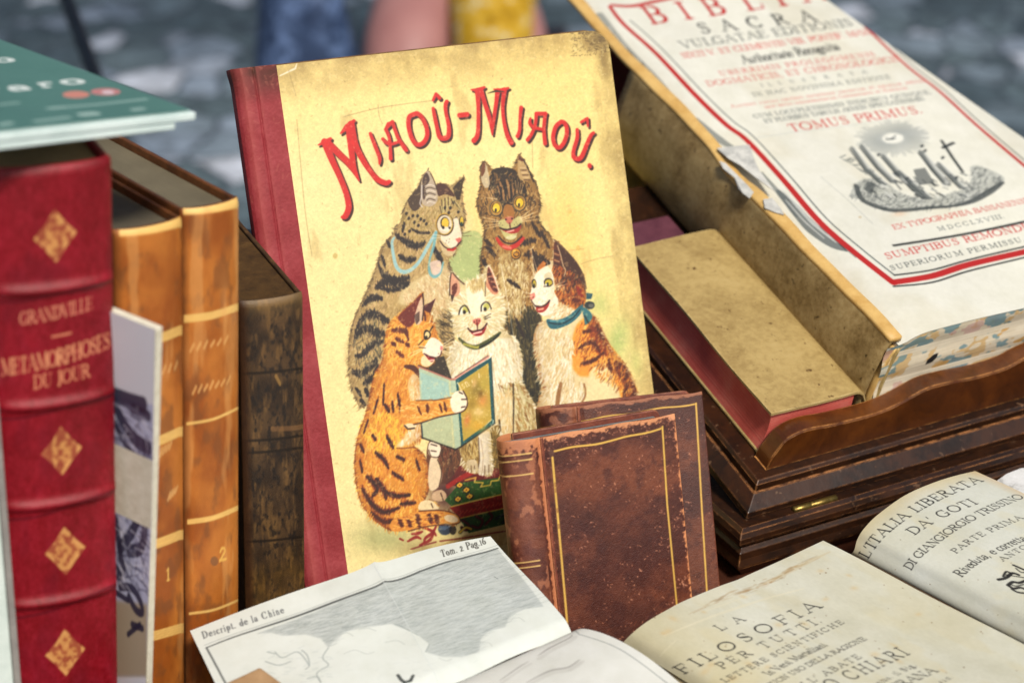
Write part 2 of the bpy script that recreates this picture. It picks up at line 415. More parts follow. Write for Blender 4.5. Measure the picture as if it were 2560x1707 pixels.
# ------------------------------------------------------------------ a small roman letter set drawn with broad and fine strokes
def _arc(cx, cy, rx, ry, a0, a1, n=14):
    t = np.radians(np.linspace(a0, a1, n))
    return np.c_[cx + rx*np.cos(t), cy + ry*np.sin(t)], 0.03 + 0.045*np.abs(np.cos(t))
T_, M_, H_ = 0.07, 0.05, 0.026
def L_(w, *p): return (np.array(p, float), w)
def SR(x, y, r=.12): return L_(H_, (x-r, y), (x+r, y))
G = {
 'A': (.74, [L_(H_, (.04, 0), (.36, 1)), L_(T_, (.36, 1), (.68, 0)), L_(H_, (.15, .36), (.55, .36)), SR(.04, 0), SR(.68, 0)]),
 'B': (.62, [L_(T_, (.12, 0), (.12, 1)), L_(H_, (0, 1), (.3, 1)), L_(H_, (0, 0), (.32, 0)), L_(H_, (.12, .52), (.3, .52)), _arc(.3, .76, .2, .24, 90, -90), _arc(.32, .26, .24, .26, 90, -90)]),
 'C': (.70, [_arc(.36, .5, .34, .5, 50, 310, 22), L_(H_, (.6, .7), (.6, .98)), L_(H_, (.6, .05), (.62, .22))]),
 'D': (.74, [L_(T_, (.12, 0), (.12, 1)), L_(H_, (0, 1), (.3, 1)), L_(H_, (0, 0), (.3, 0)), _arc(.28, .5, .4, .5, 90, -90, 18)]),
 'E': (.60, [L_(T_, (.12, 0), (.12, 1)), L_(H_, (0, 1), (.54, 1), (.54, .8)), L_(H_, (0, 0), (.56, 0), (.58, .24)), L_(H_, (.12, .52), (.42, .52), (.42, .63)), L_(H_, (.42, .52), (.42, .4))]),
 'F': (.58, [L_(T_, (.12, 0), (.12, 1)), L_(H_, (0, 1), (.54, 1), (.54, .78)), SR(.12, 0), L_(H_, (.12, .52), (.42, .52), (.42, .64)), L_(H_, (.42, .52), (.42, .4))]),
 'G': (.74, [_arc(.36, .5, .34, .5, 50, 320, 22), L_(H_, (.6, .7), (.6, .98)), L_(M_, (.62, .08), (.62, .4)), SR(.6, .42, .13)]),
 'H': (.78, [L_(T_, (.14, 0), (.14, 1)), L_(T_, (.62, 0), (.62, 1)), L_(H_, (.14, .52), (.62, .52)), SR(.14, 0), SR(.14, 1), SR(.62, 0), SR(.62, 1)]),
 'I': (.32, [L_(T_, (.15, 0), (.15, 1)), SR(.15, 0, .14), SR(.15, 1, .14)]),
 'J': (.40, [L_(T_, (.24, 1), (.24, .15), (.12, -.08)), SR(.24, 1)]),
 'K': (.74, [L_(T_, (.14, 0), (.14, 1)), L_(H_, (.16, .42), (.6, 1)), L_(T_, (.3, .58), (.64, 0)), SR(.14, 0), SR(.14, 1), SR(.6, 1), SR(.64, 0)]),
 'L': (.58, [L_(T_, (.14, 0), (.14, 1)), SR(.14, 1), L_(H_, (0, 0), (.54, 0), (.56, .26))]),
 'M': (.92, [L_(H_, (.12, 0), (.14, 1)), L_(T_, (.14, 1), (.44, .1)), L_(H_, (.44, .1), (.74, 1)), L_(T_, (.76, 1), (.78, 0)), SR(.12, 0), SR(.78, 0), SR(.08, 1, .08), SR(.8, 1, .08)]),
 'N': (.78, [L_(H_, (.13, 0), (.13, 1)), L_(T_, (.13, 1), (.62, 0)), L_(H_, (.62, 0), (.62, 1)), SR(.13, 0), SR(.62, 1), SR(.08, 1, .08)]),
 'O': (.78, [_arc(.38, .5, .35, .5, 0, 360, 28)]),
 'P': (.58, [L_(T_, (.12, 0), (.12, 1)), L_(H_, (0, 1), (.3, 1)), SR(.12, 0), L_(H_, (.12, .46), (.3, .46)), _arc(.28, .73, .24, .27, 90, -90)]),
 'Q': (.78, [_arc(.38, .5, .35, .5, 0, 360, 28), L_(M_, (.4, .02), (.7, -.22))]),
 'R': (.70, [L_(T_, (.12, 0), (.12, 1)), L_(H_, (0, 1), (.3, 1)), SR(.12, 0), L_(H_, (.12, .5), (.3, .5)), _arc(.28, .75, .22, .25, 90, -90), L_(T_, (.3, .5), (.62, 0)), SR(.64, 0, .07)]),
 'S': (.54, [(np.array([(.44, .8), (.36, .97), (.2, .99), (.08, .86), (.1, .68), (.26, .54), (.42, .4), (.46, .2), (.34, .03), (.16, .01), (.06, .18)]), np.array([.03, .03, .035, .05, .06, .075, .06, .05, .035, .03, .03])), L_(H_, (.44, .72), (.44, .99)), L_(H_, (.06, 0), (.06, .28))]),
 'T': (.66, [L_(T_, (.32, 0), (.32, 1)), L_(H_, (.02, .76), (.04, 1), (.6, 1), (.62, .76)), SR(.32, 0)]),
 'U': (.76, [(np.array([(.14, 1), (.14, .3), (.2, .08), (.36, 0), (.5, .06), (.58, .25), (.58, 1)]), np.array([.07, .07, .06, .03, .026, .026, .026])), SR(.14, 1), SR(.58, 1)]),
 'V': (.72, [L_(T_, (.06, 1), (.36, 0)), L_(H_, (.36, 0), (.64, 1)), SR(.06, 1), SR(.64, 1)]),
 'X': (.72, [L_(T_, (.08, 1), (.62, 0)), L_(H_, (.1, 0), (.6, 1)), SR(.08, 1), SR(.62, 0), SR(.1, 0), SR(.6, 1)]),
 'Y': (.72, [L_(T_, (.06, 1), (.34, .48), (.34, 0)), L_(H_, (.34, .48), (.62, 1)), SR(.06, 1), SR(.62, 1), SR(.34, 0)]),
 'a': (.46, [_arc(.2, .16, .15, .17, 20, 340), L_(M_, (.36, 0), (.36, .42)), (np.array([(.36, .42), (.28, .6), (.12, .58), (.06, .46)]), M_*.8)]),
 'c': (.42, [_arc(.22, .3, .18, .31, 50, 310)]),
 'd': (.50, [_arc(.22, .3, .18, .31, 0, 360), L_(M_, (.4, 0), (.4, .98)), SR(.36, .96, .06)]),
 'e': (.44, [_arc(.22, .3, .18, .31, 10, 315), L_(H_, (.06, .36), (.39, .36))]),
 'f': (.34, [(np.array([(.36, .9), (.28, .99), (.18, .9), (.16, 0)]), M_), L_(H_, (.02, .6), (.32, .6)), SR(.16, 0, .1)]),
 'g': (.46, [_arc(.2, .36, .15, .24, 0, 360), _arc(.21, -.16, .19, .14, 0, 360), L_(H_, (.34, .5), (.44, .6))]),
 'h': (.52, [L_(M_, (.12, 0), (.12, .98)), (np.array([(.12, .45), (.26, .61), (.38, .5), (.4, 0)]), M_), SR(.12, 0, .08), SR(.4, 0, .08)]),
 'i': (.26, [L_(M_, (.13, 0), (.13, .58)), SR(.13, 0, .09), SR(.1, .58, .05), L_(.06, (.13, .84), (.13, .86))]),
 'l': (.26, [L_(M_, (.13, 0), (.13, .98)), SR(.13, 0, .09), SR(.1, .97, .05)]),
 'm': (.76, [L_(M_, (.1, 0), (.1, .6)), (np.array([(.1, .45), (.24, .61), (.36, .5), (.37, 0)]), M_), (np.array([(.37, .45), (.5, .61), (.63, .5), (.64, 0)]), M_), SR(.1, 0, .08), SR(.37, 0, .08), SR(.64, 0, .08)]),
 'n': (.52, [L_(M_, (.12, 0), (.12, .6)), (np.array([(.12, .45), (.26, .61), (.38, .5), (.4, 0)]), M_), SR(.12, 0, .08), SR(.4, 0, .08)]),
 'o': (.46, [_arc(.22, .3, .18, .31, 0, 360, 20)]),
 'p': (.50, [L_(M_, (.12, -.3), (.12, .6)), _arc(.28, .3, .18, .31, 0, 360), SR(.12, -.3, .08)]),
 'r': (.38, [L_(M_, (.12, 0), (.12, .6)), (np.array([(.12, .42), (.22, .58), (.33, .54)]), M_), SR(.12, 0, .09)]),
 's': (.36, [(np.array([(.29, .48), (.2, .6), (.08, .5), (.12, .36), (.26, .24), (.3, .12), (.18, 0), (.06, .1)]), M_*.8)]),
 't': (.34, [(np.array([(.15, .8), (.15, .12), (.22, .01), (.32, .08)]), M_), L_(H_, (.03, .59), (.3, .59))]),
 'u': (.52, [(np.array([(.1, .6), (.1, .15), (.2, .01), (.38, .15)]), M_), L_(M_, (.39, .6), (.39, 0))]),
 'v': (.46, [L_(M_, (.04, .6), (.22, 0)), L_(H_, (.22, 0), (.4, .6)), SR(.04, .6, .07), SR(.4, .6, .07)]),
 'w': (.66, [L_(M_, (.04, .6), (.18, 0)), L_(H_, (.18, 0), (.32, .6)), L_(M_, (.32, .6), (.46, 0)), L_(H_, (.46, 0), (.6, .6))]),
 '1': (.34, [L_(M_, (.16, 0), (.16, .7)), SR(.16, 0, .1), L_(H_, (.06, .6), (.16, .7))]),
 '2': (.46, [(np.array([(.06, .5), (.14, .68), (.3, .66), (.34, .48), (.2, .25), (.04, .02)]), M_), L_(M_, (.04, .02), (.4, .02))]),
 '6': (.46, [_arc(.22, .26, .18, .27, 0, 360), (np.array([(.05, .3), (.12, .7), (.32, .95)]), M_)]),
 '.': (.24, [L_(.06, (.1, .04), (.1, .05))]), ',': (.24, [L_(.05, (.12, .05), (.06, -.16))]),
 "'": (.22, [L_(.05, (.12, 1.0), (.08, .76))]), '-': (.4, [L_(.05, (.06, .4), (.32, .4))]), ' ': (.36, []),
}
G['x'] = (.44, [L_(M_, (.04, .6), (.38, 0)), L_(H_, (.06, 0), (.36, .6))])
G['b'] = G['h']; G['y'] = G['v']; G['q'] = G['d']; G['z'] = G['s']
def text(c, s, path, h, col, a=1.0, up=None, w=1.0, track=0.0, bold=1.0, uvspace=False):
    """letters spread along a baseline; path in photo pixels (or u,v), h = letter height, up = the letters' upright direction"""
    P = np.asarray(path, float)
    if len(P) > 2: P = smooth(P)
    tr = c.uv if uvspace else c.tr
    seg = np.r_[0, np.cumsum(np.hypot(*np.diff(P, axis=0).T))]
    adv = [G[ch][0] + track for ch in s]; tot = sum(adv) - track
    k = seg[-1] / tot                                    # along-baseline scale, in path units per em
    x = 0.0
    for ch, ad in zip(s, adv):
        wch = G[ch][0]
        t = (x + wch/2) * k
        o = np.array([np.interp(t, seg, P[:, 0]), np.interp(t, seg, P[:, 1])])
        e = seg[-1]*.01
        o2 = np.array([np.interp(t+e, seg, P[:, 0]), np.interp(t+e, seg, P[:, 1])]); o1 = np.array([np.interp(t-e, seg, P[:, 0]), np.interp(t-e, seg, P[:, 1])])
        d = (o2-o1)/max(np.hypot(*(o2-o1)), 1e-9)
        uvec = np.array(up, float)/np.hypot(*up) if up is not None else (np.array([-d[1], d[0]]) if uvspace else np.array([d[1], -d[0]]))
        kx = min(k, h*w)                                 # letters keep their width; surplus becomes spacing
        sc = np.linalg.norm(tr([o + uvec*h*.5]) - tr([o - uvec*h*.5]))
        if not np.isfinite(sc): x += ad; continue
        for pts, wd in G[ch][1]:
            q = o + ((pts[:, 0]-wch/2)*kx)[:, None]*d + (pts[:, 1]*h)[:, None]*uvec
            c.cap(tr(q), np.maximum(np.asarray(wd)*sc*bold, .33) if not np.isscalar(wd) else max(wd*sc*bold, .33), col, a)
        x += ad

# ------------------------------------------------------------------ materials
def newmat(name, rough=.6, spec=.4):
    m = bpy.data.materials.new(name); m.use_nodes = True
    nt = m.node_tree; b = nt.nodes['Principled BSDF']
    b.inputs['Roughness'].default_value = rough
    b.inputs['Specular IOR Level'].default_value = spec
    return m, nt, b

def node(nt, t, **kw):
    n = nt.nodes.new(t)
    for k, v in kw.items():
        if k in n.inputs: n.inputs[k].default_value = v
        else: setattr(n, k, v)
    return n

def coords(nt, scale=(1, 1, 1), rot=(0, 0, 0)):
    tc = node(nt, 'ShaderNodeTexCoord'); mp = node(nt, 'ShaderNodeMapping')
    mp.inputs['Scale'].default_value = scale; mp.inputs['Rotation'].default_value = rot
    nt.links.new(tc.outputs['Object'], mp.inputs['Vector'])
    return mp.outputs[0]

def noise(nt, vec, scale, detail=5, rough=.6, dist=0.0):
    n = node(nt, 'ShaderNodeTexNoise', Scale=scale, Detail=detail, Roughness=rough, Distortion=dist)
    nt.links.new(vec, n.inputs['Vector']); return n.outputs['Fac']

def ramp(nt, fac, stops):
    r = node(nt, 'ShaderNodeValToRGB'); e = r.color_ramp.elements
    while len(e) < len(stops): e.new(.5)
    for i, (p, c) in enumerate(stops):
        e[i].position = p; e[i].color = (*lin(c), 1)
    nt.links.new(fac, r.inputs['Fac']); return r.outputs['Color']

def mixc(nt, fac, a, b, mode='MIX'):
    m = node(nt, 'ShaderNodeMix', data_type='RGBA', blend_type=mode)
    for sock, val in ((m.inputs['Factor'], fac), (m.inputs['A'], a), (m.inputs['B'], b)): pass
    def put(s_, v):
        if hasattr(v, 'links') or isinstance(v, bpy.types.NodeSocket): nt.links.new(v, s_)
        else: s_.default_value = v
    put(m.inputs[0], fac); put(m.inputs[6], a); put(m.inputs[7], b)
    return m.outputs[2]

def bump(nt, b, h, strength, dist=.001):
    bp = node(nt, 'ShaderNodeBump', Strength=strength, Distance=dist)
    nt.links.new(h, bp.inputs['Height']); nt.links.new(bp.outputs[0], b.inputs['Normal']); return bp

def mat_paint(name, rough=.6, spec=.35, grain=900, gs=.25, mott=.12, coat=0.0):
    m, nt, b = newmat(name, rough, spec)
    at = node(nt, 'ShaderNodeAttribute', attribute_name='paint')
    v = coords(nt)
    f = noise(nt, v, 60, 6, .65)
    g = ramp(nt, f, [(.3, (1-mott,)*3), (.7, (1.0,)*3)])
    for e in nt.nodes:
        if e.type == 'VALTORGB':
            e.color_ramp.elements[0].color = (1-mott, 1-mott, 1-mott*1.3, 1); e.color_ramp.elements[1].color = (1, 1, 1, 1)
    nt.links.new(mixc(nt, 1.0, at.outputs['Color'], g, 'MULTIPLY'), b.inputs['Base Color'])
    bump(nt, b, noise(nt, v, grain, 4, .6), gs, .0006)
    rr = node(nt, 'ShaderNodeMapRange'); rr.inputs['To Min'].default_value = rough-.12; rr.inputs['To Max'].default_value = rough+.12
    nt.links.new(noise(nt, v, 35, 5), rr.inputs['Value']); nt.links.new(rr.outputs[0], b.inputs['Roughness'])
    if coat: b.inputs['Coat Weight'].default_value = coat; b.inputs['Coat Roughness'].default_value = .35
    return m

def mat_noise(name, stops, scale=40, rough=.6, spec=.35, stretch=(1, 1, 1), gs=.3, grain=500, dist=0.0, coat=0.0, rot=(0, 0, 0), edge=None, edgew=.0012, fine=.28, specks=None):
    m, nt, b = newmat(name, rough, spec)
    v = coords(nt, stretch, rot)
    mx_ = node(nt, 'ShaderNodeMix', data_type='FLOAT'); mx_.inputs[0].default_value = fine
    nt.links.new(noise(nt, v, scale, 8, .62, dist), mx_.inputs[2]); nt.links.new(noise(nt, v, scale*7.3, 6, .7, .4), mx_.inputs[3])
    col = ramp(nt, mx_.outputs[0], stops)
    if specks is not None:
        sm = node(nt, 'ShaderNodeMapRange'); sm.inputs['From Min'].default_value = .64; sm.inputs['From Max'].default_value = .70
        nt.links.new(noise(nt, v, 170, 4, .6, .3), sm.inputs['Value'])
        col = mixc(nt, sm.outputs[0], col, (*lin(specks), 1))
    if edge is not None:                                   # rubbed corners: where the rounded normal leaves the true one
        bv = node(nt, 'ShaderNodeBevel', samples=4, Radius=edgew)
        geo = node(nt, 'ShaderNodeNewGeometry')
        dt = node(nt, 'ShaderNodeVectorMath', operation='DOT_PRODUCT')
        nt.links.new(bv.outputs[0], dt.inputs[0]); nt.links.new(geo.outputs['Normal'], dt.inputs[1])
        mr = node(nt, 'ShaderNodeMapRange'); mr.inputs['From Min'].default_value = .992; mr.inputs['From Max'].default_value = .84
        nt.links.new(dt.outputs['Value'], mr.inputs['Value'])
        ml = node(nt, 'ShaderNodeMath', operation='MULTIPLY')
        wn = node(nt, 'ShaderNodeMapRange'); wn.inputs['From Min'].default_value = .38; wn.inputs['From Max'].default_value = .58
        nt.links.new(noise(nt, coords(nt), 130, 5), wn.inputs['Value'])
        nt.links.new(mr.outputs[0], ml.inputs[0]); nt.links.new(wn.outputs[0], ml.inputs[1])
        col = mixc(nt, ml.outputs[0], col, (*lin(edge), 1))
    nt.links.new(col, b.inputs['Base Color'])
    bump(nt, b, noise(nt, v, grain, 5, .6), gs, .0008)
    rr = node(nt, 'ShaderNodeMapRange'); rr.inputs['To Min'].default_value = max(rough-.15, .05); rr.inputs['To Max'].default_value = rough+.15
    nt.links.new(noise(nt, v, scale*.7, 5), rr.inputs['Value']); nt.links.new(rr.outputs[0], b.inputs['Roughness'])
    if coat: b.inputs['Coat Weight'].default_value = coat; b.inputs['Coat Roughness'].default_value = .25
    return m

def mat_pages(name, stops, axis, freq=1400, rough=.75):
    """page edges: fine layers across one direction"""
    m, nt, b = newmat(name, rough, .2)
    tc = node(nt, 'ShaderNodeTexCoord')
    d = node(nt, 'ShaderNodeVectorMath', operation='DOT_PRODUCT'); d.inputs[1].default_value = tuple(axis)
    nt.links.new(tc.outputs['Object'], d.inputs[0])
    cm = node(nt, 'ShaderNodeCombineXYZ'); nt.links.new(d.outputs['Value'], cm.inputs[0])
    wv = node(nt, 'ShaderNodeTexNoise', noise_dimensions='1D', W=0.0, Scale=freq, Detail=3.0, Roughness=.7)
    nt.links.new(d.outputs['Value'], wv.inputs['W'])
    lo = noise(nt, coords(nt), 45, 4)
    md = node(nt, 'ShaderNodeMath', operation='MULTIPLY_ADD'); md.inputs[1].default_value = .55
    nt.links.new(wv.outputs['Fac'], md.inputs[0])
    m2 = node(nt, 'ShaderNodeMath', operation='MULTIPLY'); m2.inputs[1].default_value = .45; nt.links.new(lo, m2.inputs[0])
    nt.links.new(m2.outputs[0], md.inputs[2])
    nt.links.new(ramp(nt, md.outputs[0], stops), b.inputs['Base Color'])
    bump(nt, b, wv.outputs['Fac'], .5, .0005)
    return m

M_paper = mat_paint('old paper', .8, .2, 700, .18, .10)
M_cover = mat_paint('printed glazed board', .5, .45, 1500, .30, .06, .0)
M_leather = mat_paint('worn leather', .48, .45, 1300, .45, .18)
M_cloth = mat_paint('bookcloth', .6, .3, 1800, .4, .15)
M_gloss = mat_paint('coated card', .35, .5, 900, .05, .03)
M_table = mat_noise('table cloth', [(.3, (48, 22, 12)), (.7, (78, 38, 20))], 60, .8, .2, gs=.4)
M_wood = mat_noise('dark polished wood', [(.25, (10, 7, 6)), (.45, (34, 18, 9)), (.6, (54, 29, 13)), (.8, (17, 10, 7))], 26, .38, .38, (1, 1, 1), .22, 160, 1.2, .08, specks=(92, 68, 50), edge=(206, 140, 84), edgew=.0013)
M_woodlite = mat_noise('rubbed brown wood', [(.25, (30, 15, 6)), (.5, (80, 40, 11)), (.7, (108, 58, 17)), (.85, (42, 21, 8))], 24, .32, .5, (1, 1, 1), .12, 160, 1.0, .3, edge=(214, 150, 84), edgew=.0014)
M_vellum = mat_noise('yellowed vellum', [(.2, (112, 90, 52)), (.38, (148, 124, 76)), (.55, (176, 152, 98)), (.8, (190, 168, 116))], 34, .42, .45, gs=.25, grain=220, edge=(226, 206, 150), edgew=.001, fine=.48, specks=(96, 72, 40))
M_vellumdark = mat_noise('soiled vellum', [(.3, (70, 50, 26)), (.42, (128, 104, 62)), (.55, (162, 138, 92)), (.75, (190, 170, 122))], 44, .45, .4, gs=.3, grain=200, fine=.42, specks=(66, 46, 24))
M_vellumedge = mat_noise('vellum turn-in', [(.3, (186, 142, 72)), (.6, (216, 180, 112)), (.8, (226, 196, 136))], 60, .5, .4, gs=.2, grain=260, edge=(236, 214, 160))
M_brass = mat_noise('tarnished brass', [(.35, (92, 74, 36)), (.65, (164, 140, 76))], 200, .35, .5, gs=.2)
M_brass.node_tree.nodes['Principled BSDF'].inputs['Metallic'].default_value = .85
M_white = mat_noise('torn white paper', [(.35, (150, 152, 150)), (.6, (206, 206, 200))], 90, .8, .2)

# ------------------------------------------------------------------ setting: ground, table
YAW = rad(27.4)
base = Frame((.1281, -.0299, 0), YAW, math.pi/2)              # X along the front, Z to the back, N up
GZ = -.76
gm, gnt, gb = newmat('worn cobble paving', .6, .35)
gv = coords(gnt)
vor = node(gnt, 'ShaderNodeTexVoronoi', feature='F1', Scale=8.5, Randomness=.9)
vod = node(gnt, 'ShaderNodeTexVoronoi', feature='DISTANCE_TO_EDGE', Scale=8.5, Randomness=.9)
wob = node(gnt, 'ShaderNodeVectorMath', operation='MULTIPLY_ADD')
nz = node(gnt, 'ShaderNodeTexNoise', Scale=9.0, Detail=3.0); gnt.links.new(gv, nz.inputs['Vector'])
gnt.links.new(nz.outputs['Color'], wob.inputs[0]); wob.inputs[1].default_value = (.05, .05, 0); gnt.links.new(gv, wob.inputs[2])
for v_ in (vor, vod): gnt.links.new(wob.outputs[0], v_.inputs['Vector'])
sep = node(gnt, 'ShaderNodeSeparateColor'); gnt.links.new(vor.outputs['Color'], sep.inputs[0])
stone = ramp(gnt, sep.outputs[0], [(.0, (76, 92, 102)), (.35, (108, 126, 134)), (.62, (130, 148, 160)), (.84, (160, 176, 196)), (.94, (222, 230, 246))])
mott = ramp(gnt, noise(gnt, gv, 22, 5, .6), [(.3, (150, 150, 146)), (.7, (255, 255, 255))])
jt_ = node(gnt, 'ShaderNodeMapRange'); jt_.inputs['From Max'].default_value = .07; gnt.links.new(vod.outputs['Distance'], jt_.inputs['Value'])
gcol = mixc(gnt, 1.0, stone, mott, 'MULTIPLY')
big = ramp(gnt, noise(gnt, gv, 1.3, 3, .5), [(.35, (170, 176, 184)), (.65, (255, 255, 255))])
gcol = mixc(gnt, 1.0, gcol, big, 'MULTIPLY')
gnt.links.new(mixc(gnt, jt_.outputs[0], (*lin((52, 62, 72)), 1), gcol), gb.inputs['Base Color'])
bump(gnt, gb, jt_.outputs[0], .6, .012)
ground = meshobj('ground', [(-30, -12, GZ), (30, -12, GZ), (30, 40, GZ), (-30, 40, GZ)], [(0, 1, 2, 3)], gm)
props(ground, kind='structure')

tb = thing('table', base(-.05, .0, -.02), 'bookstall table under a dark reddish brown cloth, carrying all the books', 'table')
slab('table_top', base, -.85, .75, -.48, .43, -.028, -.0005, M_table, tb, .003)
for a, b_ in ((-.80, -.43), (.70, -.43), (.70, .38), (-.80, .38)):
    slab('leg', base, a-.025, a+.025, b_-.025, b_+.025, GZ + .0005, -.0285, M_wood, tb, .002)

# a black rod leaning behind the stall
p0 = hit(152, -40, (0, 1.25, 0), (0, 1, 0)); p1 = hit(262, 260, (0, 1.05, 0), (0, 1, 0))
dv = (p1 - p0)/np.linalg.norm(p1 - p0); pe = p0 + dv*((GZ - p0[2])/dv[2]); ps = p0 - dv*.35
M_black = mat_noise('black rod paint', [(.3, (10, 14, 20)), (.7, (22, 28, 36))], 80, .4, .4)
rod = tube('rod', [ps, p0, p1, pe], .0085, M_black)
props(rod, 'thin black rod slanting on the paving behind the green booklet', 'rod')

# ------------------------------------------------------------------ the lectern box
LT = rad(14)
lid = Frame((.13276598, -.01522059, .0343), YAW, math.pi/2 - LT)
lec = thing('book_lectern', base(.2, .2, 0), 'dark carved wood lectern box with wavy book rest, under the big open bible', 'lectern')
def rectloop(fr, ins, n, u1, v1):
    return [fr(u, v, n) for u, v in ((ins, ins), (u1-ins, ins), (u1-ins, v1-ins), (ins, v1-ins))]
BW, BD = .335, .34
prof = [(.008, 0), (.006, .003), (.002, .0075), (.0, .0100), (.0, .0112), (.0012, .0150), (.0014, .0195), (.0038, .0214), (.0040, .0234), (.0006, .0252), (.0, .0266), (.0002, .0296), (.0016, .0326), (.0044, .0341)]
loops('base', [rectloop(base, i, h, BW, BD) for i, h in prof], M_wood, lec, bevel=.0005)
LW, LD = .305, .300
prof = [(.0, .0004), (.0, .0050), (.0086, .0104), (.0094, .0090), (.0104, .0090), (.0105, .0140), (.0122, .0160)]
loops('lid', [rectloop(lid, i, h, LW, LD) for i, h in prof], M_wood, lec, bevel=.0005)
# serpentine book rest: outline traced on its front face, real thickness
def lv(px, py, v):
    d = hit(px, py, lid.O + lid.Z*v, lid.Z) - lid.O
    return float(d @ lid.X), float(d @ lid.N)
top = [lv(*p, .018) for p in ((1916, 1172), (1926, 1150), (1942, 1128), (1970, 1096), (2019, 1073), (2088, 1060), (2188, 1034), (2250, 1008), (2314, 973), (2368, 957), (2448, 941), (2518, 919), (2560, 897))]
top += [(top[-1][0] + .02, top[-1][1] + .003), (top[-1][0] + .045, top[-1][1] + .002), (LW-.04, top[-1][1] - .006), (LW-.02, .026)]
top = smooth(np.array(top), n=4)
top = np.r_[[[top[0][0] - .0006, .0162]], top, [[LW-.018, .0162]]]
ring = [np.array([(u, n) for u, n in top])]
L = []
for v, sh in ((.0178, .0012), (.0186, .0), (.0292, .0), (.0302, .0012)):
    q = top.copy(); q[1:-1, 1] -= sh
    L.append(np.array([lid(u, v, n) for u, n in q]))
br = loops('book_rest', L, M_woodlite, lec, smooth=False)
for f in br.data.polygons: f.use_smooth = len(f.vertices) == 4 and False
# hinge at the front of the lid
hp = [lid(*lid.uv(1978, 1271, .001), .001), lid(*lid.uv(2088, 1240, .001), .001)]
h0, h1 = np.array(hp[0]), np.array(hp[1]); off = -lid.Z*.0015
hg = tube('hinge', [h0 + off, h0*.98 + h1*.02 + off, h0*.62 + h1*.38 + off, h0*.6 + h1*.4 + off, h0*.58 + h1*.42 + off, h0*.02 + h1*.98 + off, h1 + off], [.0012, .0022, .0022, .0016, .0022, .0022, .0012], M_brass, lec)
# small round foot under the front corner
fc = base(.006, .006, .0)

# ------------------------------------------------------------------ closed vellum book with red edges, lying on the lectern
vb = thing('vellum_book', lid(.06, .1, .016), 'closed yellowish vellum book with red page edges lying on the lectern beside the bible', 'book')
z0, z1 = .0163, .047
u0, u1, v0, v1 = .0255, .0925, .0308, .195
slab('lower_cover', lid, u0-.0022, u1-.004, v0-.0002, v1, z0, z0+.0022, M_vellum, vb, .0008)
M_rededge = mat_pages('red sprinkled page edges', [(.25, (160, 62, 56)), (.5, (208, 96, 86)), (.75, (220, 146, 130))], lid.N, 1300, .55)
L = []
for n in np.linspace(z0+.0024, z1-.0018, 7):
    t = (n - z0)/(z1-z0); ins = -.0005 + .0045*(4*t*(1-t))*.6 - (1-t)*.005
    L.append([lid(u, v, n) for u, v in ((u0+.0018+ins*.7, v0+.0012), (u1-.007, v0+.0012), (u1-.007, v1-.003), (u0+.0018+ins*.7, v1-.003))])
loops('page_block', L, M_rededge, vb)
NU, NV = 26, 40
def vtop(u, v):                                                # upper board rolling over into the spine
    t = np.clip((u - (u1-.009))/.009, 0, 1.6)
    n = z1 - .0085*np.clip(t, 0, 1.6)**2.2*.55 + .0006*np.sin(v*60)*np.sin(u*70)
    return lid(u - .0035*np.clip(t-.6, 0, 1)**1.5, v, n)
gu, gvv = np.meshgrid(np.linspace(u0, u1+.004, NU), np.linspace(v0-.0006, v1, NV))
V = list(vtop(gu.ravel(), gvv.ravel())); nV = len(V)
V += [p - lid.N*.0017 for p in V]
F = []
for j in range(NV-1):
    for i in range(NU-1):
        a = j*NU+i; F.append((a, a+1, a+NU+1, a+NU)); F.append((nV+a, nV+a+NU, nV+a+NU+1, nV+a+1))
rim = [i for i in range(NU)] + [j*NU+NU-1 for j in range(1, NV)] + [(NV-1)*NU+i for i in range(NU-2, -1, -1)] + [j*NU for j in range(NV-2, 0, -1)]
for k in range(len(rim)):
    a, b_ = rim[k], rim[(k+1) % len(rim)]; F.append((a, b_, nV+b_, nV+a))
uc = meshobj('upper_cover', V, F, M_vellum, vb, smooth=True)
m_ = uc.modifiers.new('e', 'EDGE_SPLIT'); m_.split_angle = rad(50)
sp = []
for v in np.linspace(v0, v1, 3):
    sp.append([lid(u1 - .002 + .003*math.sin(math.pi*t), v, z0 + .002 + (z1-z0-.008)*t) for t in np.linspace(0, 1, 7)])
loops('spine', sp, M_vellum, vb, (False, False), smooth=True, closed=False)

# maroon book behind it and slips of paper
mb = slab('maroon_book', lid, .030, .080, .205, .236, .0163, .031, mat_noise('maroon bookcloth', [(.3, (74, 34, 48)), (.7, (104, 58, 70))], 90, .6), None, .0015)
props(mb, 'small maroon book lying flat behind the vellum book, mostly hidden', 'book')
yc = slab('yellow_card', Frame(lid(.06, .335, .0), YAW, rad(8)), -.03, .085, -.20, .036, 0, .0012, mat_noise('yellow card', [(.3, (206, 176, 84)), (.7, (224, 196, 104))], 50, .7), None, .0003)
props(yc, 'yellow card standing behind the lectern, seen between the cat book and the bible', 'card')

# ------------------------------------------------------------------ the big bible
bib = thing('open_bible', lid(.2, .2, .016), 'large thick bible open at its red and black printed title page, on the lectern', 'book')
PN = .080                                                      # page height above the lid board
B0, B1 = .0306, .50
def right_edge(v): return .2906 + (.373 - v)*.146
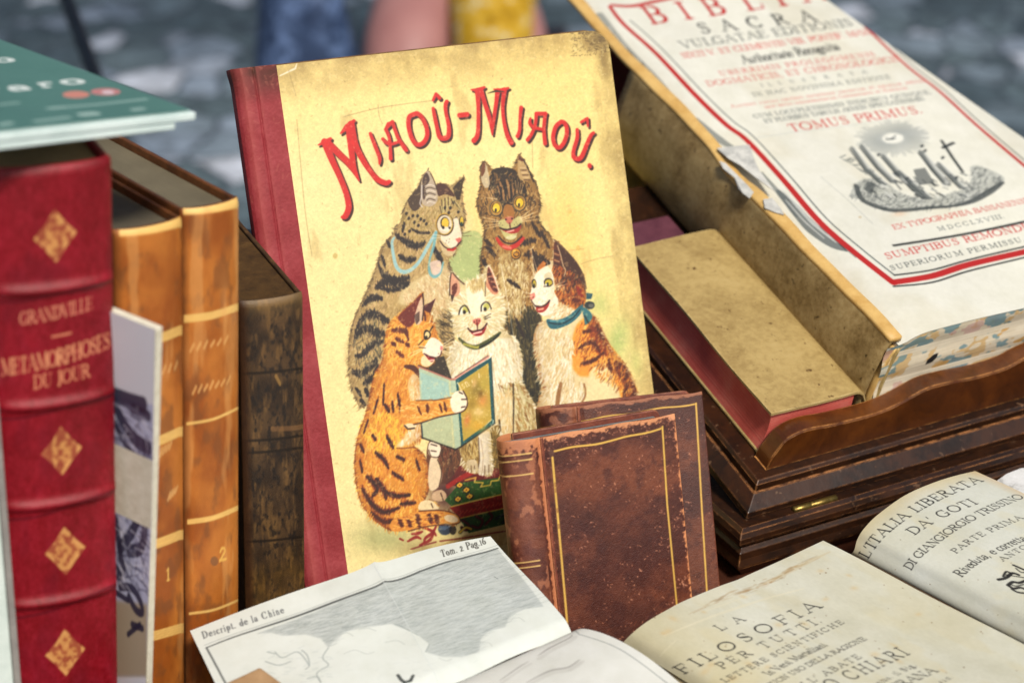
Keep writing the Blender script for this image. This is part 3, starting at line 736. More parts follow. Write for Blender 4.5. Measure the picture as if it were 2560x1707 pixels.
# text block with marbled tail edge: canvas on the tail
def bottom_profile(t):                                         # t 0..1 left to right, gives page surface height
    return PN - .0035*np.exp(-((t)/.05)**2) + .0012*np.sin(t*9)
def page(u, v):
    """u 0..1 across the leaf, v along it"""
    g0 = .1065 + .0*v
    x = g0 + (right_edge(v) - g0)*u
    n = PN - .0048*np.exp(-(u/.045)**2) + .0010*np.sin(u*8 + v*9) * np.clip(u*4, 0, 1) - .006*np.clip(u-.85, 0, 1)**1.5*8 + .0012*np.sin(v*23)*np.exp(-(u/.25)**2)
    return lid(x, v, n)
L = []
us = np.linspace(0, 1, 24)
BH = .334                                                      # head of the text block; leaves and lip curl out past it
for v in (B0+.0003, .1, .2, .3, BH-.0003):
    tops = [page(np.array(t), np.array(v)) - lid.N*.0009 for t in us]
    bots = [lid(.098 + (right_edge(v)-.002-.098)*t, v, .0185) for t in us[::-1]]
    L.append(tops + bots)
blk = loops('text_block', L, mat_pages('page edges', [(.2, (176, 164, 138)), (.6, (226, 216, 194))], lid.N, 900), bib)
def tail(u, n): return lid(u, np.full(np.shape(u), B0 - .0002) + .0006*np.sin(np.asarray(n)*300), n)
def tailP(a, t):                                               # a across, t bottom..top
    x = .0985 + (right_edge(B0) - .0985)*a
    uu = np.clip((x-.1065)/(right_edge(B0)-.1065), 0, 1)
    topn = (page(uu, np.full(np.shape(uu), B0)) - lid.O) @ lid.N
    return tail(x, .0185 + (topn - .0186)*t)
c = Paint(tailP, 0, 1, 0, 1, 520, 190, (226, 214, 190))
g = np.random.default_rng(3)
f1 = fbm(190, 520, 30, 4, 5); f2 = fbm(190, 520, 34, 4, 8); f3 = fbm(190, 520, 32, 4, 9)
c.img += (fbm(190, 520, 6, 3, 4, sx=8)[..., None]-.5)*.10
def lay(m, col, a):
    k = np.clip((m-.0)/.02, 0, 1)[..., None]*a
    c.img = c.img + (np.array(col)/255. - c.img)*k
lay(f1-.55, (212, 172, 112), .7); lay(f2-.60, (206, 160, 156), .55); lay(f3-.585, (104, 144, 158), .75)
for k in range(90):
    q = c.uv([(g.random(), g.random())])[0]; r = 3 + 8*g.random()**2
    t = np.linspace(0, 2*math.pi, 14)[:-1]; an = -.5
    e = np.c_[np.cos(t)*r*1.5, np.sin(t)*r*.8]; e = e @ np.array([[math.cos(an), -math.sin(an)], [math.sin(an), math.cos(an)]])
    c.poly(q + e, (230, 220, 198) if g.random() < .75 else (214, 164, 92), .85, canvas=True)
c.poly([(2313, 912), (2318, 900), (2334, 886), (2346, 882), (2342, 893), (2330, 905)], (24, 24, 28), .95)
c.img *= (1 - .22*np.clip(fbm(190, 520, 2.2, 2, 2, sx=30) - .45, 0, 1))[..., None]
c.build('marbled_tail_edge', M_paper, bib, gain=.9)
# vellum spine: from the lid up to the rolled lip; the lip band; loose turn-in layers at the tail
def spine_pts(v):
    w = .0012*math.sin(v*31)
    return [(.0955, .0165), (.0925, .023), (.0912, .034), (.0918, .046), (.0938, .058), (.0962, .068), (.0985+w, .0760), (.1000+w, .0795)]
L = []
vs = np.linspace(B0+.001, B1, 52)
for v in np.linspace(B0+.001, BH, 42):
    p = smooth(np.array(spine_pts(v)), n=4)
    rough_ = .0009*math.sin(v*140)+.0006*math.sin(v*53)
    dip = -.0035*math.exp(-((v-.205)/.02)**2)                   # bite torn out of the lip
    p = [(u + rough_*.3, n + (dip if n > .07 else 0) * (n-.07)/.0095 if n > .07 else n) for u, n in p]
    L.append([lid(u, v, n) for u, n in p] + [lid(u+.0022, v, n-.0004) for u, n in p[::-1]])
loops('spine_cover', L, M_vellumdark, bib, smooth=True)
L = []
for v in vs:
    w = .0012*math.sin(v*31) + .0009*math.sin(v*140)*.3 + .0006*math.sin(v*53)*.3
    dip = -.0042*math.exp(-((v-.205)/.02)**2)
    wd = .0072 + .0008*math.sin(v*47) - .0015*np.clip((.08-v)/.05, 0, 1)
    L.append([lid(u, v, n) for u, n in ((.0994+w, .0786+dip), (.0994+w, .0803+dip), (.1003+w, .0812+dip), (.1000+w+wd, .0822+dip), (.1010+w+wd, .0812+dip), (.1010+w+wd, .0775+dip))])
loops('spine_lip', L, M_vellumedge, bib, smooth=True, bevel=0)
for k, (du, col) in enumerate(((.0, M_vellumedge), (.0042, M_vellum))):   # thin curling leaves at the foot of the spine
    L = []
    for v in (B0 - .0004 - .0008*k, B0 + .006):
        q = smooth(np.array([(.0968+du, .0185), (.0962+du, .032), (.0975+du, .048), (.1005+du*.8, .062), (.1045+du*.5, .0735)]), n=4)
        L.append([lid(u, v, n) for u, n in q] + [lid(u+.0016, v, n) for u, n in q[::-1]])
    loops('turn_in', L, col, bib, smooth=True)
# torn white paper scraps on the lip
for (pts, nn) in ((((1792, 372), (1842, 368), (1874, 362), (1886, 404), (1900, 430), (1936, 478), (1920, 470), (1890, 444), (1850, 415), (1820, 398)), .0826), (((1798, 404), (1812, 410), (1838, 436), (1868, 466), (1884, 482), (1874, 496), (1856, 486), (1846, 470), (1836, 446), (1808, 424)), .0805), (((1908, 500), (1930, 498), (1952, 520), (1960, 540), (1938, 532), (1912, 520)), .0822)):
    q = [lid.uv(x, y, nn) for x, y in pts]
    lo = [lid(u, v, nn + .0006*math.sin(i*2.4)) for i, (u, v) in enumerate(q)]
    loops('torn_paper', [lo, [p + lid.N*.0005 for p in lo]], M_white, bib)

# the title page
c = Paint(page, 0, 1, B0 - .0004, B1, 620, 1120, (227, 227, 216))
nv, nu = 1120, 620
c.img += ((fbm(nv, nu, 160, 5, 21) - .5)*.07)[..., None]*np.array([1, 1, .8])
c.img += ((fbm(nv, nu, 5, 3, 22) - .5)*.03)[..., None]
GR, RD, BK = (96, 104, 106), (184, 36, 38), (36, 40, 42)
k = np.clip((fbm(nv, nu, 120, 4, 23)-.55)/.15, 0, 1)[..., None]*.22; c.img = c.img*(1-k) + np.array([206, 196, 168])/255*k
# grey smears with short dark and pale strokes along the gutter
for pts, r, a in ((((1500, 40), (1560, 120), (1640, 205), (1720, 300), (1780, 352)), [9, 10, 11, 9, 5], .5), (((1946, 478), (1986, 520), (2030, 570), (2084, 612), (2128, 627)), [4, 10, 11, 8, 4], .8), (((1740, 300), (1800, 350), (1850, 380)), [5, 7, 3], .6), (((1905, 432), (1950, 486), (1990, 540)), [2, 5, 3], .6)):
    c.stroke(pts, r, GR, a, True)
for k in range(46):
    t = random.random(); x = 1960 + 165*t; y = 490 + 142*t
    c.stroke([(x, y), (x + 18, y + 14 + 5*random.random())], .9, BK if k % 2 else (190, 192, 188), .5)
c.stroke([(1952, 470), (1990, 512), (2034, 560), (2090, 606)], [1, 3, 3.4, 1], (206, 210, 206), .8, True); c.stroke([(1964, 500), (2010, 552), (2060, 596)], [1, 1.6, 1], (214, 216, 212), .7, True)
for k in range(40):
    t = random.random(); x = 1510 + 250*t; y = 60 + 270*t
    c.stroke([(x + random.uniform(-9, 9), y), (x + 14, y + 18)], 1.2, BK if k % 3 else (220, 222, 218), .35)
rl = [(1525, 18), (1560, 62), (1640, 134), (1740, 240), (1815, 312), (1868, 352), (1960, 452), (2050, 556), (2140, 634), (2232, 706)]
c.stroke(rl, [5.0, 6.5, 6.5, 6.5], RD, .95, True)
c.stroke([(1530, 14), (1580, 16), (1640, 4), (1700, -8)], 4.5, RD, .9, True)
c.stroke([(x+16, y-10) for x, y in rl[1:-1]] + [(2234, 686)], 1.7, (84, 92, 94), .85, True)
c.stroke([(2232, 706), (2330, 690), (2420, 662), (2560, 630), (2640, 612)], 6.2, RD, .95, True)
c.stroke([(2236, 688), (2330, 675), (2420, 650), (2560, 617), (2640, 600)], 1.8, BK, .85, True)
c.stroke([(2234, 716), (2330, 706), (2420, 678), (2560, 644), (2640, 624)], 1.8, BK, .85, True)
rr_ = [(2088, -20), (2140, 40), (2180, 84), (2270, 168), (2350, 230), (2440, 312), (2560, 414), (2640, 480)]
c.stroke(rr_, 4.6, RD, .9, True)
c.stroke([(x+14, y-2) for x, y in rr_], 2.6, (110, 110, 104), .7, True)
UPP = (-.60, -.80)
text(c, 'BIBLIA', [(1604, 64), (2100, -6)], 50, RD, .92, UPP, bold=1.2, w=1.5)
text(c, 'SACRA', [(1744, 86), (2060, 50)], 31, BK, .9, UPP, bold=1.3, w=1.5)
text(c, 'VULGATAE EDITIONIS', [(1706, 122), (2136, 64)], 21, (74, 80, 80), .92, UPP, bold=1.2, w=1.7)
text(c, 'SIXTI V. ET CLEMENTIS VIII. PONTIF. MAX', [(1708, 146), (2176, 86)], 15, (206, 84, 80), .92, UPP, bold=1.3, w=1.7)
text(c, 'Authoritate Recognita', [(1860, 160), (2102, 124)], 23, BK, .9, UPP, bold=1.2, w=1.7)
text(c, 'UBERRIMIS PROLEGOMENIS', [(1800, 190), (2192, 140)], 13, (206, 92, 86), .9, UPP, bold=1.3, w=1.7)
text(c, 'DOGMATICIS, ET CHRONOLOGICIS', [(1770, 216), (2256, 152)], 15, (206, 92, 86), .9, UPP, bold=1.3, w=1.7)
text(c, 'ILLUSTRATA', [(1900, 218), (2180, 182)], 9, (96, 104, 104), .85, UPP, bold=1.2, w=1.7)
text(c, 'IN HAC NOVISSIMA EDITIONE', [(1884, 242), (2230, 196)], 11, (84, 92, 92), .9, UPP, bold=1.2, w=1.7)
text(c, 'Auctiori rursus castiori notatione variorum et omnium edition', [(1828, 270), (2318, 204)], 9, (214, 112, 106), .9, UPP, bold=1.2, w=1.7)
text(c, 'sacri textus concordantiarum Commentariis et Nominum', [(1912, 271), (2270, 222)], 8, (214, 112, 106), .9, UPP, bold=1.2, w=1.7)
text(c, 'CUM LOCUPLETISSIMIS INDICIBUS QUINQUE,', [(1886, 296), (2330, 234)], 10.5, (74, 84, 88), .95, UPP, bold=1.2, w=1.7)
text(c, 'ET PLURIBUS TABULIS AENEIS SPECTATISSIMIS.', [(1914, 308), (2316, 250)], 10.5, (74, 84, 88), .95, UPP, bold=1.2, w=1.7)
text(c, 'TOMUS PRIMUS.', [(1978, 330), (2310, 282)], 22, (200, 62, 60), .92, UPP, bold=1.25, w=1.7)
text(c, 'EX TYPOGRAPHIA BASSANENSI', [(2236, 574), (2572, 506)], 13.5, (200, 70, 66), .92, UPP, bold=1.2, w=1.7)
text(c, 'MDCCLXVIII.', [(2344, 578), (2514, 544)], 11, (84, 92, 96), .9, UPP, bold=1.2, w=1.7)
c.stroke([(2234, 614), (2590, 548)], 2.6, BK, .92)
text(c, 'SUMPTIBUS REMONDINI', [(2218, 648), (2606, 566)], 17.5, (196, 50, 50), .92, UPP, bold=1.3, w=1.7)
text(c, 'SUPERIORUM PERMISSU,', [(2228, 676), (2566, 602)], 13, (64, 72, 74), .92, UPP, bold=1.25, w=1.7)
# plate mark crease, foxing
c.stroke([(2052, 442), (2120, 500), (2182, 560)], .8, (168, 172, 168), .7); c.disc((2150, 543), 4, 3, (196, 176, 140), .7)
c.stroke([(1890, 345), (1990, 330), (2110, 316), (2230, 300)], 2.2, (206, 210, 204), .5)
# engraved vignette: a rocky mound with small figures, trunks, a cross and rays
def vx(p): return [(1400 + x*.4932, y*.4932) for x, y in p]
for k in range(150):
    t = 2*math.pi*k/150; r0, r1 = 26 + 5*random.random(), 66 + 26*random.random()
    cx, cy = 2232, 346
    c.stroke([(cx + r0*1.0*math.cos(t), cy + r0*.5*math.sin(t)), (cx + r1*1.05*math.cos(t), cy + r1*.52*math.sin(t))], .9, (128, 136, 138), .42)
c.blob((2232, 346), 26, 13, (238, 240, 234), .9)
for p in ([(2214, 350), (2228, 348), (2240, 346)], [(2228, 348), (2240, 338)], [(2222, 349), (2214, 344)]): c.stroke(p, [1, 2.4, .8], (70, 78, 80), .8)
mound = vx([(1470, 1000), (1500, 930), (1560, 905), (1640, 915), (1700, 960), (1760, 990), (1850, 1005), (1960, 985), (2040, 960), (2090, 900), (2080, 850), (2120, 840), (2200, 870), (2250, 900), (2240, 935), (2160, 985), (2080, 1030), (1990, 1050), (1860, 1060), (1700, 1075), (1590, 1050), (1530, 1010)])
c.poly(mound, (176, 180, 174), .7, True)
c.fur(np.array(mound), 420, 150, 9, 1.0, [(64, 70, 72), (96, 102, 102), (120, 124, 122), (210, 212, 206)], .65, 30, 31)
c.stroke(vx([(1500, 940), (1530, 1010), (1600, 1045), (1700, 1068), (1860, 1055), (1990, 1045), (2090, 1020), (2180, 970), (2245, 925)]), [4, 6, 7, 5, 4, 3, 5, 6, 3], (62, 68, 70), .75, True)
for p, r in (([(1480, 750), (1560, 860), (1640, 930)], 7), ([(1530, 740), (1620, 850), (1690, 920)], 8), ([(1640, 790), (1720, 880), (1800, 960), (1850, 1000)], 9), ([(1720, 870), (1800, 940), (1870, 1000)], 7), ([(1830, 770), (1900, 860), (1960, 930)], 9), ([(1920, 830), (1990, 900), (2040, 950)], 8)):
    c.stroke(vx(p), [r*.5, r, r*.8], (104, 110, 110), .85); c.stroke(vx([(x+10, y-4) for x, y in p]), [r*.2, r*.45, r*.3], (214, 216, 210), .8); c.stroke(vx([(x-13, y+6) for x, y in p]), [r*.2, r*.3, r*.2], (54, 60, 62), .8)
c.stroke(vx([(1935, 715), (1990, 800), (2040, 870)]), 3.2, (48, 54, 56), .9); c.stroke(vx([(1940, 750), (1995, 725)]), 3.0, (48, 54, 56), .9)
for x, y in ((1835, 740), (1850, 765), (1615, 785), (1940, 800), (1700, 880), (1760, 905), (2010, 900)): c.disc(vx([(x, y)])[0], 5.5, 3.8, (66, 72, 74), .85, -30)
for k in range(60):
    x, y = random.uniform(1560, 2060), random.uniform(870, 1000); d = random.uniform(8, 30)
    c.stroke(vx([(x, y), (x + d, y + d*random.uniform(.3, 1.2))]), random.uniform(1.0, 3.0), random.choice([(54, 60, 62), (84, 90, 92), (226, 228, 222)]), .7)
for k in range(16):
    x, y = 1420 + 12*k, 800 + 7*k; c.stroke(vx([(x, y), (x + 26, y + random.uniform(-22, 22))]), 1.3, (96, 104, 104), .7)
c.poly(vx([(1540, 960), (1560, 920), (1600, 930), (1580, 990)]), (70, 76, 78), .7); c.poly(vx([(1790, 860), (1850, 850), (1900, 930), (1820, 940)]), (74, 80, 82), .65)
c.blob(vx([(1720, 1085)])[0], 16, 6, (226, 190, 160), .6)
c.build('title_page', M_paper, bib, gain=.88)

# ------------------------------------------------------------------ the tall picture book of the cats
MY, ML = .3339, .4143
mf = Frame((-.1132, -.0451, 0), MY, ML)
MW, MH, MT = .22, .2979, .017
mi = thing('picture_book', mf(.11, 0, -.008), 'tall yellow picture book titled in red, five cats on its cover, leaning back upright', 'book')
M_boardedge = mat_noise('rubbed board edges', [(.3, (70, 46, 30)), (.6, (128, 98, 62)), (.8, (196, 172, 128))], 160, .8, .2)
slab('front_board', mf, .0215, MW, .0004, MH, -.0024, -.0002, M_boardedge, mi, .0006, rnd=(0, .004, .0115, 0))
slab('back_board', mf, .0, MW+.0003, .0004, MH+.0018, -MT, -MT+.0022, M_boardedge, mi, .0006, rnd=(0, .004, .010, 0))
slab('page_block', mf, .004, MW-.004, .002, MH-.004, -MT+.0024, -.0026, mat_pages('aged page edges', [(.3, (150, 130, 96)), (.7, (214, 198, 160))], mf.N, 1500), mi, .0004)
def cov(u, v):
    return mf(u, v, .00015 + .00012*np.sin(u*60 + 1)*np.sin(v*40))
c = Paint(cov, .0218, MW, .0004, MH, 640, 960, (240, 221, 156))
nv, nu = 960, 640
c.img += ((fbm(nv, nu, 150, 5, 41) - .5)*.09)[..., None]*np.array([.7, .9, 1.2])
c.img += ((fbm(nv, nu, 3, 3, 42) - .5)*.07)[..., None]
Y, X = np.mgrid[0:nv, 0:nu]; Y = Y/nv; X = X/nu
wt = np.clip(1.15 - X*1.1 - (1-Y)*.25, 0, 1)[..., None]*.55                                  # paler towards the spine
c.img = c.img + (np.array([243, 231, 186])/255 - c.img)*wt
ye = np.clip((Y-.78)/.2, 0, 1)[..., None]*.35; c.img = c.img + (np.array([238, 208, 122])/255 - c.img)*ye
ed = np.minimum(np.minimum(1-X, 1-Y)*12, 1)                                                   # handling soil near the edges
so = np.clip((1-ed)*1.3*(fbm(nv, nu, 26, 5, 43)), 0, 1)*.44
c.img = c.img*(1-so[..., None]) + np.array([120, 92, 44])/255*so[..., None]
st = np.clip((fbm(nv, nu, 30, 5, 44, sy=3.5) - .62)/.12, 0, 1)*.20
c.img = c.img*(1-st[..., None]) + np.array([150, 122, 70])/255*st[..., None]
g = np.random.default_rng(5)
for k in range(520):
    q = (g.random()*nu, g.random()*nv); c.cap([q, (q[0]+g.normal(0, 2), q[1]+g.normal(0, 2))], .4 + .5*g.random(), (134, 110, 64), .30)
c.blob((1500, 96), 46, 26, (96, 74, 38), .55, 15); c.blob((1510, 150), 16, 60, (120, 96, 50), .45)
for k in range(150):
    x, y = 1430 + 85*g.random(), 80 + 60*g.random()**1.6
    c.stroke([(x, y), (x + g.normal(0, 6), y + g.normal(0, 3))], .7, (84, 64, 34), .5)
c.stroke([(700, 190), (738, 172), (742, 160)], [1.5, 2.5, 1], (246, 240, 220), .8); c.stroke([(722, 178), (740, 240)], .8, (160, 140, 96), .5)
for p in ([(1100, 250), (960, 268), (860, 292)], [(945, 262), (948, 290), (956, 310)], [(1452, 660), (1490, 648), (1532, 640)], [(1400, 630), (1460, 622)], [(1330, 330), (1332, 420)], [(1506, 120), (1504, 150), (1508, 164)], [(742, 300), (762, 520), (780, 640)]):
    c.stroke(p, .9, (150, 132, 92), .55, True)
for p in ((1424, 528), (1446, 620), (838, 640), (762, 1220)): c.disc(p, 6, 7, (196, 170, 100), .6)
# tints behind the group
c.blob((1176, 540), 60, 90, (246, 214, 140), .6); c.blob((1150, 560), 34, 46, (240, 208, 178), .45)
c.poly([(1126, 604), (1200, 582), (1212, 700), (1160, 742), (1118, 720)], (168, 186, 128), .75, True, feather=6)
c.blob((1500, 760), 30, 40, (196, 206, 136), .7); c.blob((1545, 850), 32, 60, (176, 196, 124), .7, -20); c.blob((1590, 905), 20, 40, (196, 204, 130), .5)
c.blob((1420, 560), 60, 180, (244, 204, 116), .45)
c.blob((960, 1345), 90, 40, (166, 172, 122), .6, -12); c.blob((1060, 1375), 70, 26, (150, 130, 84), .5, -10)

# ---- lettering: dark drop under red strokes
def letters(dx, dy, dr, col):
    def s(p, r, curve=True): c.stroke([(x+dx, y+dy) for x, y in p], [q+dr for q in r], col, .97, curve)
    s([(812, 356), (829, 397.5), (849, 441), (865, 482), (872, 517), (864, 540), (856, 543)], [9, 8, 7, 7, 7.5, 7, 4])
    s([(820, 358), (846, 384), (876, 414), (898, 452)], [8.5, 8, 7.5, 1.6]); s([(874, 320), (876, 345), (883, 408), (898, 452)], [10, 9, 6.5, 1.6])
    s([(878, 312), (888, 361), (908.6, 402), (929, 432), (945, 450), (964, 458), (973, 455)], [9, 8, 7, 6, 7, 6.5, 5])
    s([(796, 363), (812, 356), (826, 348)], [1.5, 5, 4], False); s([(852, 334), (868, 318), (885, 303)], [2, 7, 4], False)
    s([(926, 335), (938, 365), (949, 394), (949, 410)], [4.2, 4.8, 4.8, 2.6])
    s([(965, 325), (973, 344), (976, 374), (977, 397)], [4.5, 4.2, 4.2, 4.8]); s([(964, 324), (972, 312), (982, 305)], [3.5, 6, 3], False)
    s([(981, 306), (988, 326), (997, 348), (1011, 369), (1016, 376)], [5, 4.4, 4.6, 5.6, 4.6]); s([(957, 348), (967, 358), (982, 360), (997, 355)], [4, 4.8, 4, 3.4])
    s([(1036, 286), (1023, 294), (1022, 318), (1030, 346), (1043, 362), (1058, 358), (1068, 340), (1066, 318), (1056, 296), (1044, 285), (1036, 286)], [5.6]*11)
    s([(1083, 272), (1087, 292), (1093, 320), (1099, 342), (1110, 347), (1121, 340), (1122, 315), (1115, 282), (1114, 264), (1117, 255)], [4, 5, 5, 6, 6, 6, 5, 4.4, 5, 5])
    s([(1083, 251), (1090, 236), (1099, 246)], [3.2, 4, 4.6], False)
    s([(1149, 289), (1168, 287)], [6, 6], False)
    s([(1194, 228), (1196, 266), (1196, 316), (1193, 341), (1185, 352)], [7.5, 4.8, 5, 5.6, 6.5]); s([(1178, 225), (1194, 227), (1211, 219)], [1.4, 6, 3], False)
    s([(1202, 226), (1212, 258), (1225, 299), (1231, 337)], [6.5, 5.6, 5.6, 1.8]); s([(1244, 228), (1241, 255), (1236, 290), (1231, 337)], [6.5, 5, 4.8, 1.8])
    s([(1235, 224), (1252, 227), (1271, 221)], [1.6, 5.5, 2.6], False); s([(1261, 226), (1257, 266), (1260, 303), (1268, 337), (1278, 357)], [6.5, 4.6, 4.6, 5.6, 6.6])
    s([(1303, 270), (1300, 299), (1299, 326), (1294, 341)], [5.2, 3.8, 4.2, 5])
    s([(1341, 285), (1364, 285)], [5, 5], False); s([(1363, 285), (1360, 325), (1363, 359)], [5, 4.6, 5.4]); s([(1341, 286), (1338, 313), (1329, 336), (1319, 350)], [4.6, 4.2, 4.4, 4.6])
    s([(1326, 297), (1325, 309), (1335, 319), (1355, 324)], [3, 4.6, 4.6, 3.8])
    s([(1403, 305), (1390, 317), (1383, 341), (1386, 360), (1396, 370), (1407, 362), (1416, 341), (1417, 320), (1410, 307), (1403, 305)], [5.4]*10)
    s([(1443, 325), (1443, 346), (1434, 378), (1435, 393), (1445, 398), (1455, 391), (1467, 362), (1477, 340), (1484, 333)], [4.4, 5, 5, 6, 6, 6, 5.4, 5, 4])
    s([(1453, 306), (1468, 297), (1470, 316)], [3.4, 4, 3], False); s([(1474, 414), (1474.5, 416)], [5.4, 5.4], False)
letters(4.2, 4.6, .6, (66, 26, 16)); letters(0, 0, 0, (216, 40, 34))
c.stroke([(1219, 234), (1240, 228), (1259, 230)], [.6, 2.6, 1], (52, 50, 22), .9)

# ---- rug
c.poly([(1110, 1200), (1160, 1160), (1290, 1150), (1290, 1205), (1150, 1215)], (116, 24, 18), .95, True)
c.blob((1110, 1230), 40, 50, (70, 24, 30), .85); c.stroke([(1120, 1215), (1150, 1196), (1180, 1180)], 6, (186, 40, 26), .8)
c.poly([(1112, 1250), (1150, 1206), (1290, 1188), (1296, 1228), (1200, 1246), (1128, 1264)], (56, 104, 34), .97)
c.poly([(1124, 1268), (1200, 1250), (1296, 1226), (1300, 1262), (1220, 1278), (1149, 1296)], (158, 32, 18), .97)
c.poly([(1148, 1296), (1220, 1280), (1300, 1262), (1304, 1300), (1230, 1318), (1172, 1332)], (44, 88, 34), .97)
c.poly([(1160, 1338), (1300, 1302), (1304, 1352), (1180, 1378), (1080, 1396), (1060, 1378)], (196, 164, 100), .7)
c.fur([(1112, 1250), (1150, 1206), (1296, 1188), (1296, 1300), (1172, 1332)], 160, 80, 8, 1.2, [(30, 52, 18), (94, 134, 52), (110, 20, 14)], .35, 30, 3)
c.stroke([(1163, 1200), (1190, 1193), (1186, 1205), (1208, 1206), (1202, 1216), (1226, 1212), (1228, 1202), (1246, 1200), (1250, 1190), (1290, 1184)], 1.6, (236, 200, 90), .95)
c.stroke([(1128, 1266), (1200, 1248), (1296, 1225)], 1.4, (226, 188, 80), .85); c.stroke([(1150, 1295), (1220, 1279), (1300, 1261)], 1.4, (226, 188, 80), .85); c.stroke([(1172, 1334), (1230, 1320), (1304, 1302)], 1.6, (220, 190, 120), .8)
for p in ((1166, 1224), (1145, 1247), (1174, 1240), (1149, 1212)):
    c.disc(p, 10, 8, (40, 20, 12), .9); c.disc(p, 7.5, 5, (238, 196, 70), 1, -15); c.disc(p, 3, 7, (238, 196, 70), 1); c.disc(p, 2, 2, (190, 60, 30), 1)
for k in range(12): c.stroke([(1150 + 11*k, 1285 - 2.6*k), (1158 + 11*k, 1277 - 2.6*k)], 1.6, (226, 120, 80), .55)
for p, col in (([(1156, 1300), (1172, 1312), (1166, 1324), (1154, 1318)], (104, 22, 20)), ([(1190, 1290), (1206, 1300), (1198, 1318), (1180, 1314)], (104, 22, 20)), ([(1214, 1310), (1230, 1292), (1224, 1282)], (104, 22, 20)), ([(1150, 1330), (1164, 1318), (1178, 1322)], (224, 188, 60)), ([(1240, 1296), (1262, 1284)], (30, 60, 56)), ([(1256, 1306), (1276, 1292)], (30, 60, 56))):
    c.stroke(p, 4, (30, 24, 14), .8, True); c.stroke(p, 2.6, col, .95, True)
c.disc((1112, 1322), 17, 15, (56, 70, 96), .9); c.disc((1132, 1324), 9, 12, (40, 30, 26), .8)
for a in range(0, 180, 36): c.stroke([(1112, 1322), (1112 - 15*math.cos(rad(a)), 1322 - 13*math.sin(rad(a)))], 2, (110, 128, 150), .8)
for p in ([(1060, 1318), (1082, 1328), (1090, 1338)], [(1090, 1316), (1080, 1332), (1064, 1344), (1060, 1354)], [(1030, 1334), (1046, 1332), (1056, 1328)], [(1020, 1352), (1040, 1342), (1052, 1346)], [(1000, 1346), (1008, 1350)], [(1050, 1362), (1076, 1348), (1084, 1330)]):
    c.stroke(p, [2.6, 4.2, 2], (150, 28, 28), .85, True)
for p in ([(1028, 1372), (1060, 1362), (1090, 1354)], [(1100, 1352), (1160, 1344), (1230, 1332), (1296, 1322)], [(1036, 1392), (1100, 1376)]): c.stroke(p, 1.8, (126, 28, 28), .75)

BLK, BRN = (40, 28, 24), (84, 52, 28)
# ---- seated grey tabby with an eyeglass, left at the back
catA = smooth([(1068, 428), (1076, 436), (1087, 460), (1104, 459), (1118, 462), (1128, 466), (1144, 452), (1161, 442), (1157, 460), (1155, 476), (1158, 500), (1163, 530), (1164, 556), (1156, 575), (1155, 592), (1151, 606), (1141, 623), (1136, 638), (1124, 645), (1124, 664), (1134, 690), (1140, 730), (1136, 830), (1130, 900), (1060, 1000), (960, 1014), (914, 1014), (901, 1020), (886, 993), (875, 960), (870, 917), (871, 873), (876, 830), (886, 793), (901, 760), (919, 720), (933, 688), (942, 659), (950, 627), (963, 606), (982, 585), (986, 569), (1001, 554), (1009, 521), (1022, 497), (1043, 468), (1056, 440)], True)
c.poly(catA, (196, 170, 118), 1)
c.fur(catA, 900, lambda x, y: 100 + (1010-x)*.12, 13, 2.0, [(172, 144, 92), (212, 188, 134), (220, 188, 142), (186, 160, 102), (158, 132, 86)], .75, 22, 61)
c.poly([(1010, 720), (1060, 690), (1118, 664), (1130, 700), (1120, 770), (1060, 760), (1000, 760)], (226, 208, 164), .8, True, feather=6)
c.fur([(1000, 740), (1060, 690), (1120, 668), (1130, 720), (1120, 800), (1040, 780)], 170, 70, 13, 1.8, [(238, 226, 190), (214, 184, 140), (226, 200, 160), (200, 166, 120)], .8, 25, 62)
for path, wd in (([(938, 720), (966, 706), (1006, 712), (1024, 706)], 20), ([(940, 716), (980, 726), (1012, 716)], 12), ([(946, 660), (960, 690), (990, 700), (1024, 694)], 17), ([(988, 586), (1012, 604), (1040, 616), (1064, 606)], 17), ([(996, 640), (1018, 650), (1040, 648)], 14), ([(954, 640), (962, 664)], 16), ([(968, 606), (976, 616)], 12), ([(1084, 620), (1096, 640), (1106, 652)], 22),
                 ([(906, 764), (930, 744), (956, 748)], 17), ([(898, 806), (926, 784), (962, 800), (974, 806)], 20), ([(890, 838), (916, 822), (946, 834), (964, 836)], 24), ([(886, 846), (900, 800)], 14), ([(888, 890), (906, 886), (930, 862), (956, 852)], 18), ([(880, 928), (900, 936), (926, 918), (944, 900)], 20), ([(908, 958), (926, 948), (936, 940)], 18), ([(888, 970), (904, 990)], 10), ([(912, 976), (922, 986)], 18), ([(900, 1000), (914, 1010)], 12), ([(934, 936), (946, 914)], 16)):
    c.stripe(path, wd, 86, (46, 36, 34), a=.86)
c.fur([(880, 860), (900, 790), (930, 770), (960, 800), (960, 880), (900, 960)], 120, 95, 12, 1.4, [(58, 66, 62), (200, 176, 130), (70, 58, 50)], .6, 18, 63)
c.stroke([(872, 900), (874, 850), (888, 792), (920, 722), (944, 660), (962, 610)], 1.4, (96, 76, 50), .5, True)
c.volume(catA, (110, 86, 56), .5, 10)
c.rim(catA, 330, 9, 1.3, [(150, 128, 84), (84, 66, 48), (196, 174, 122)], .8, 201)
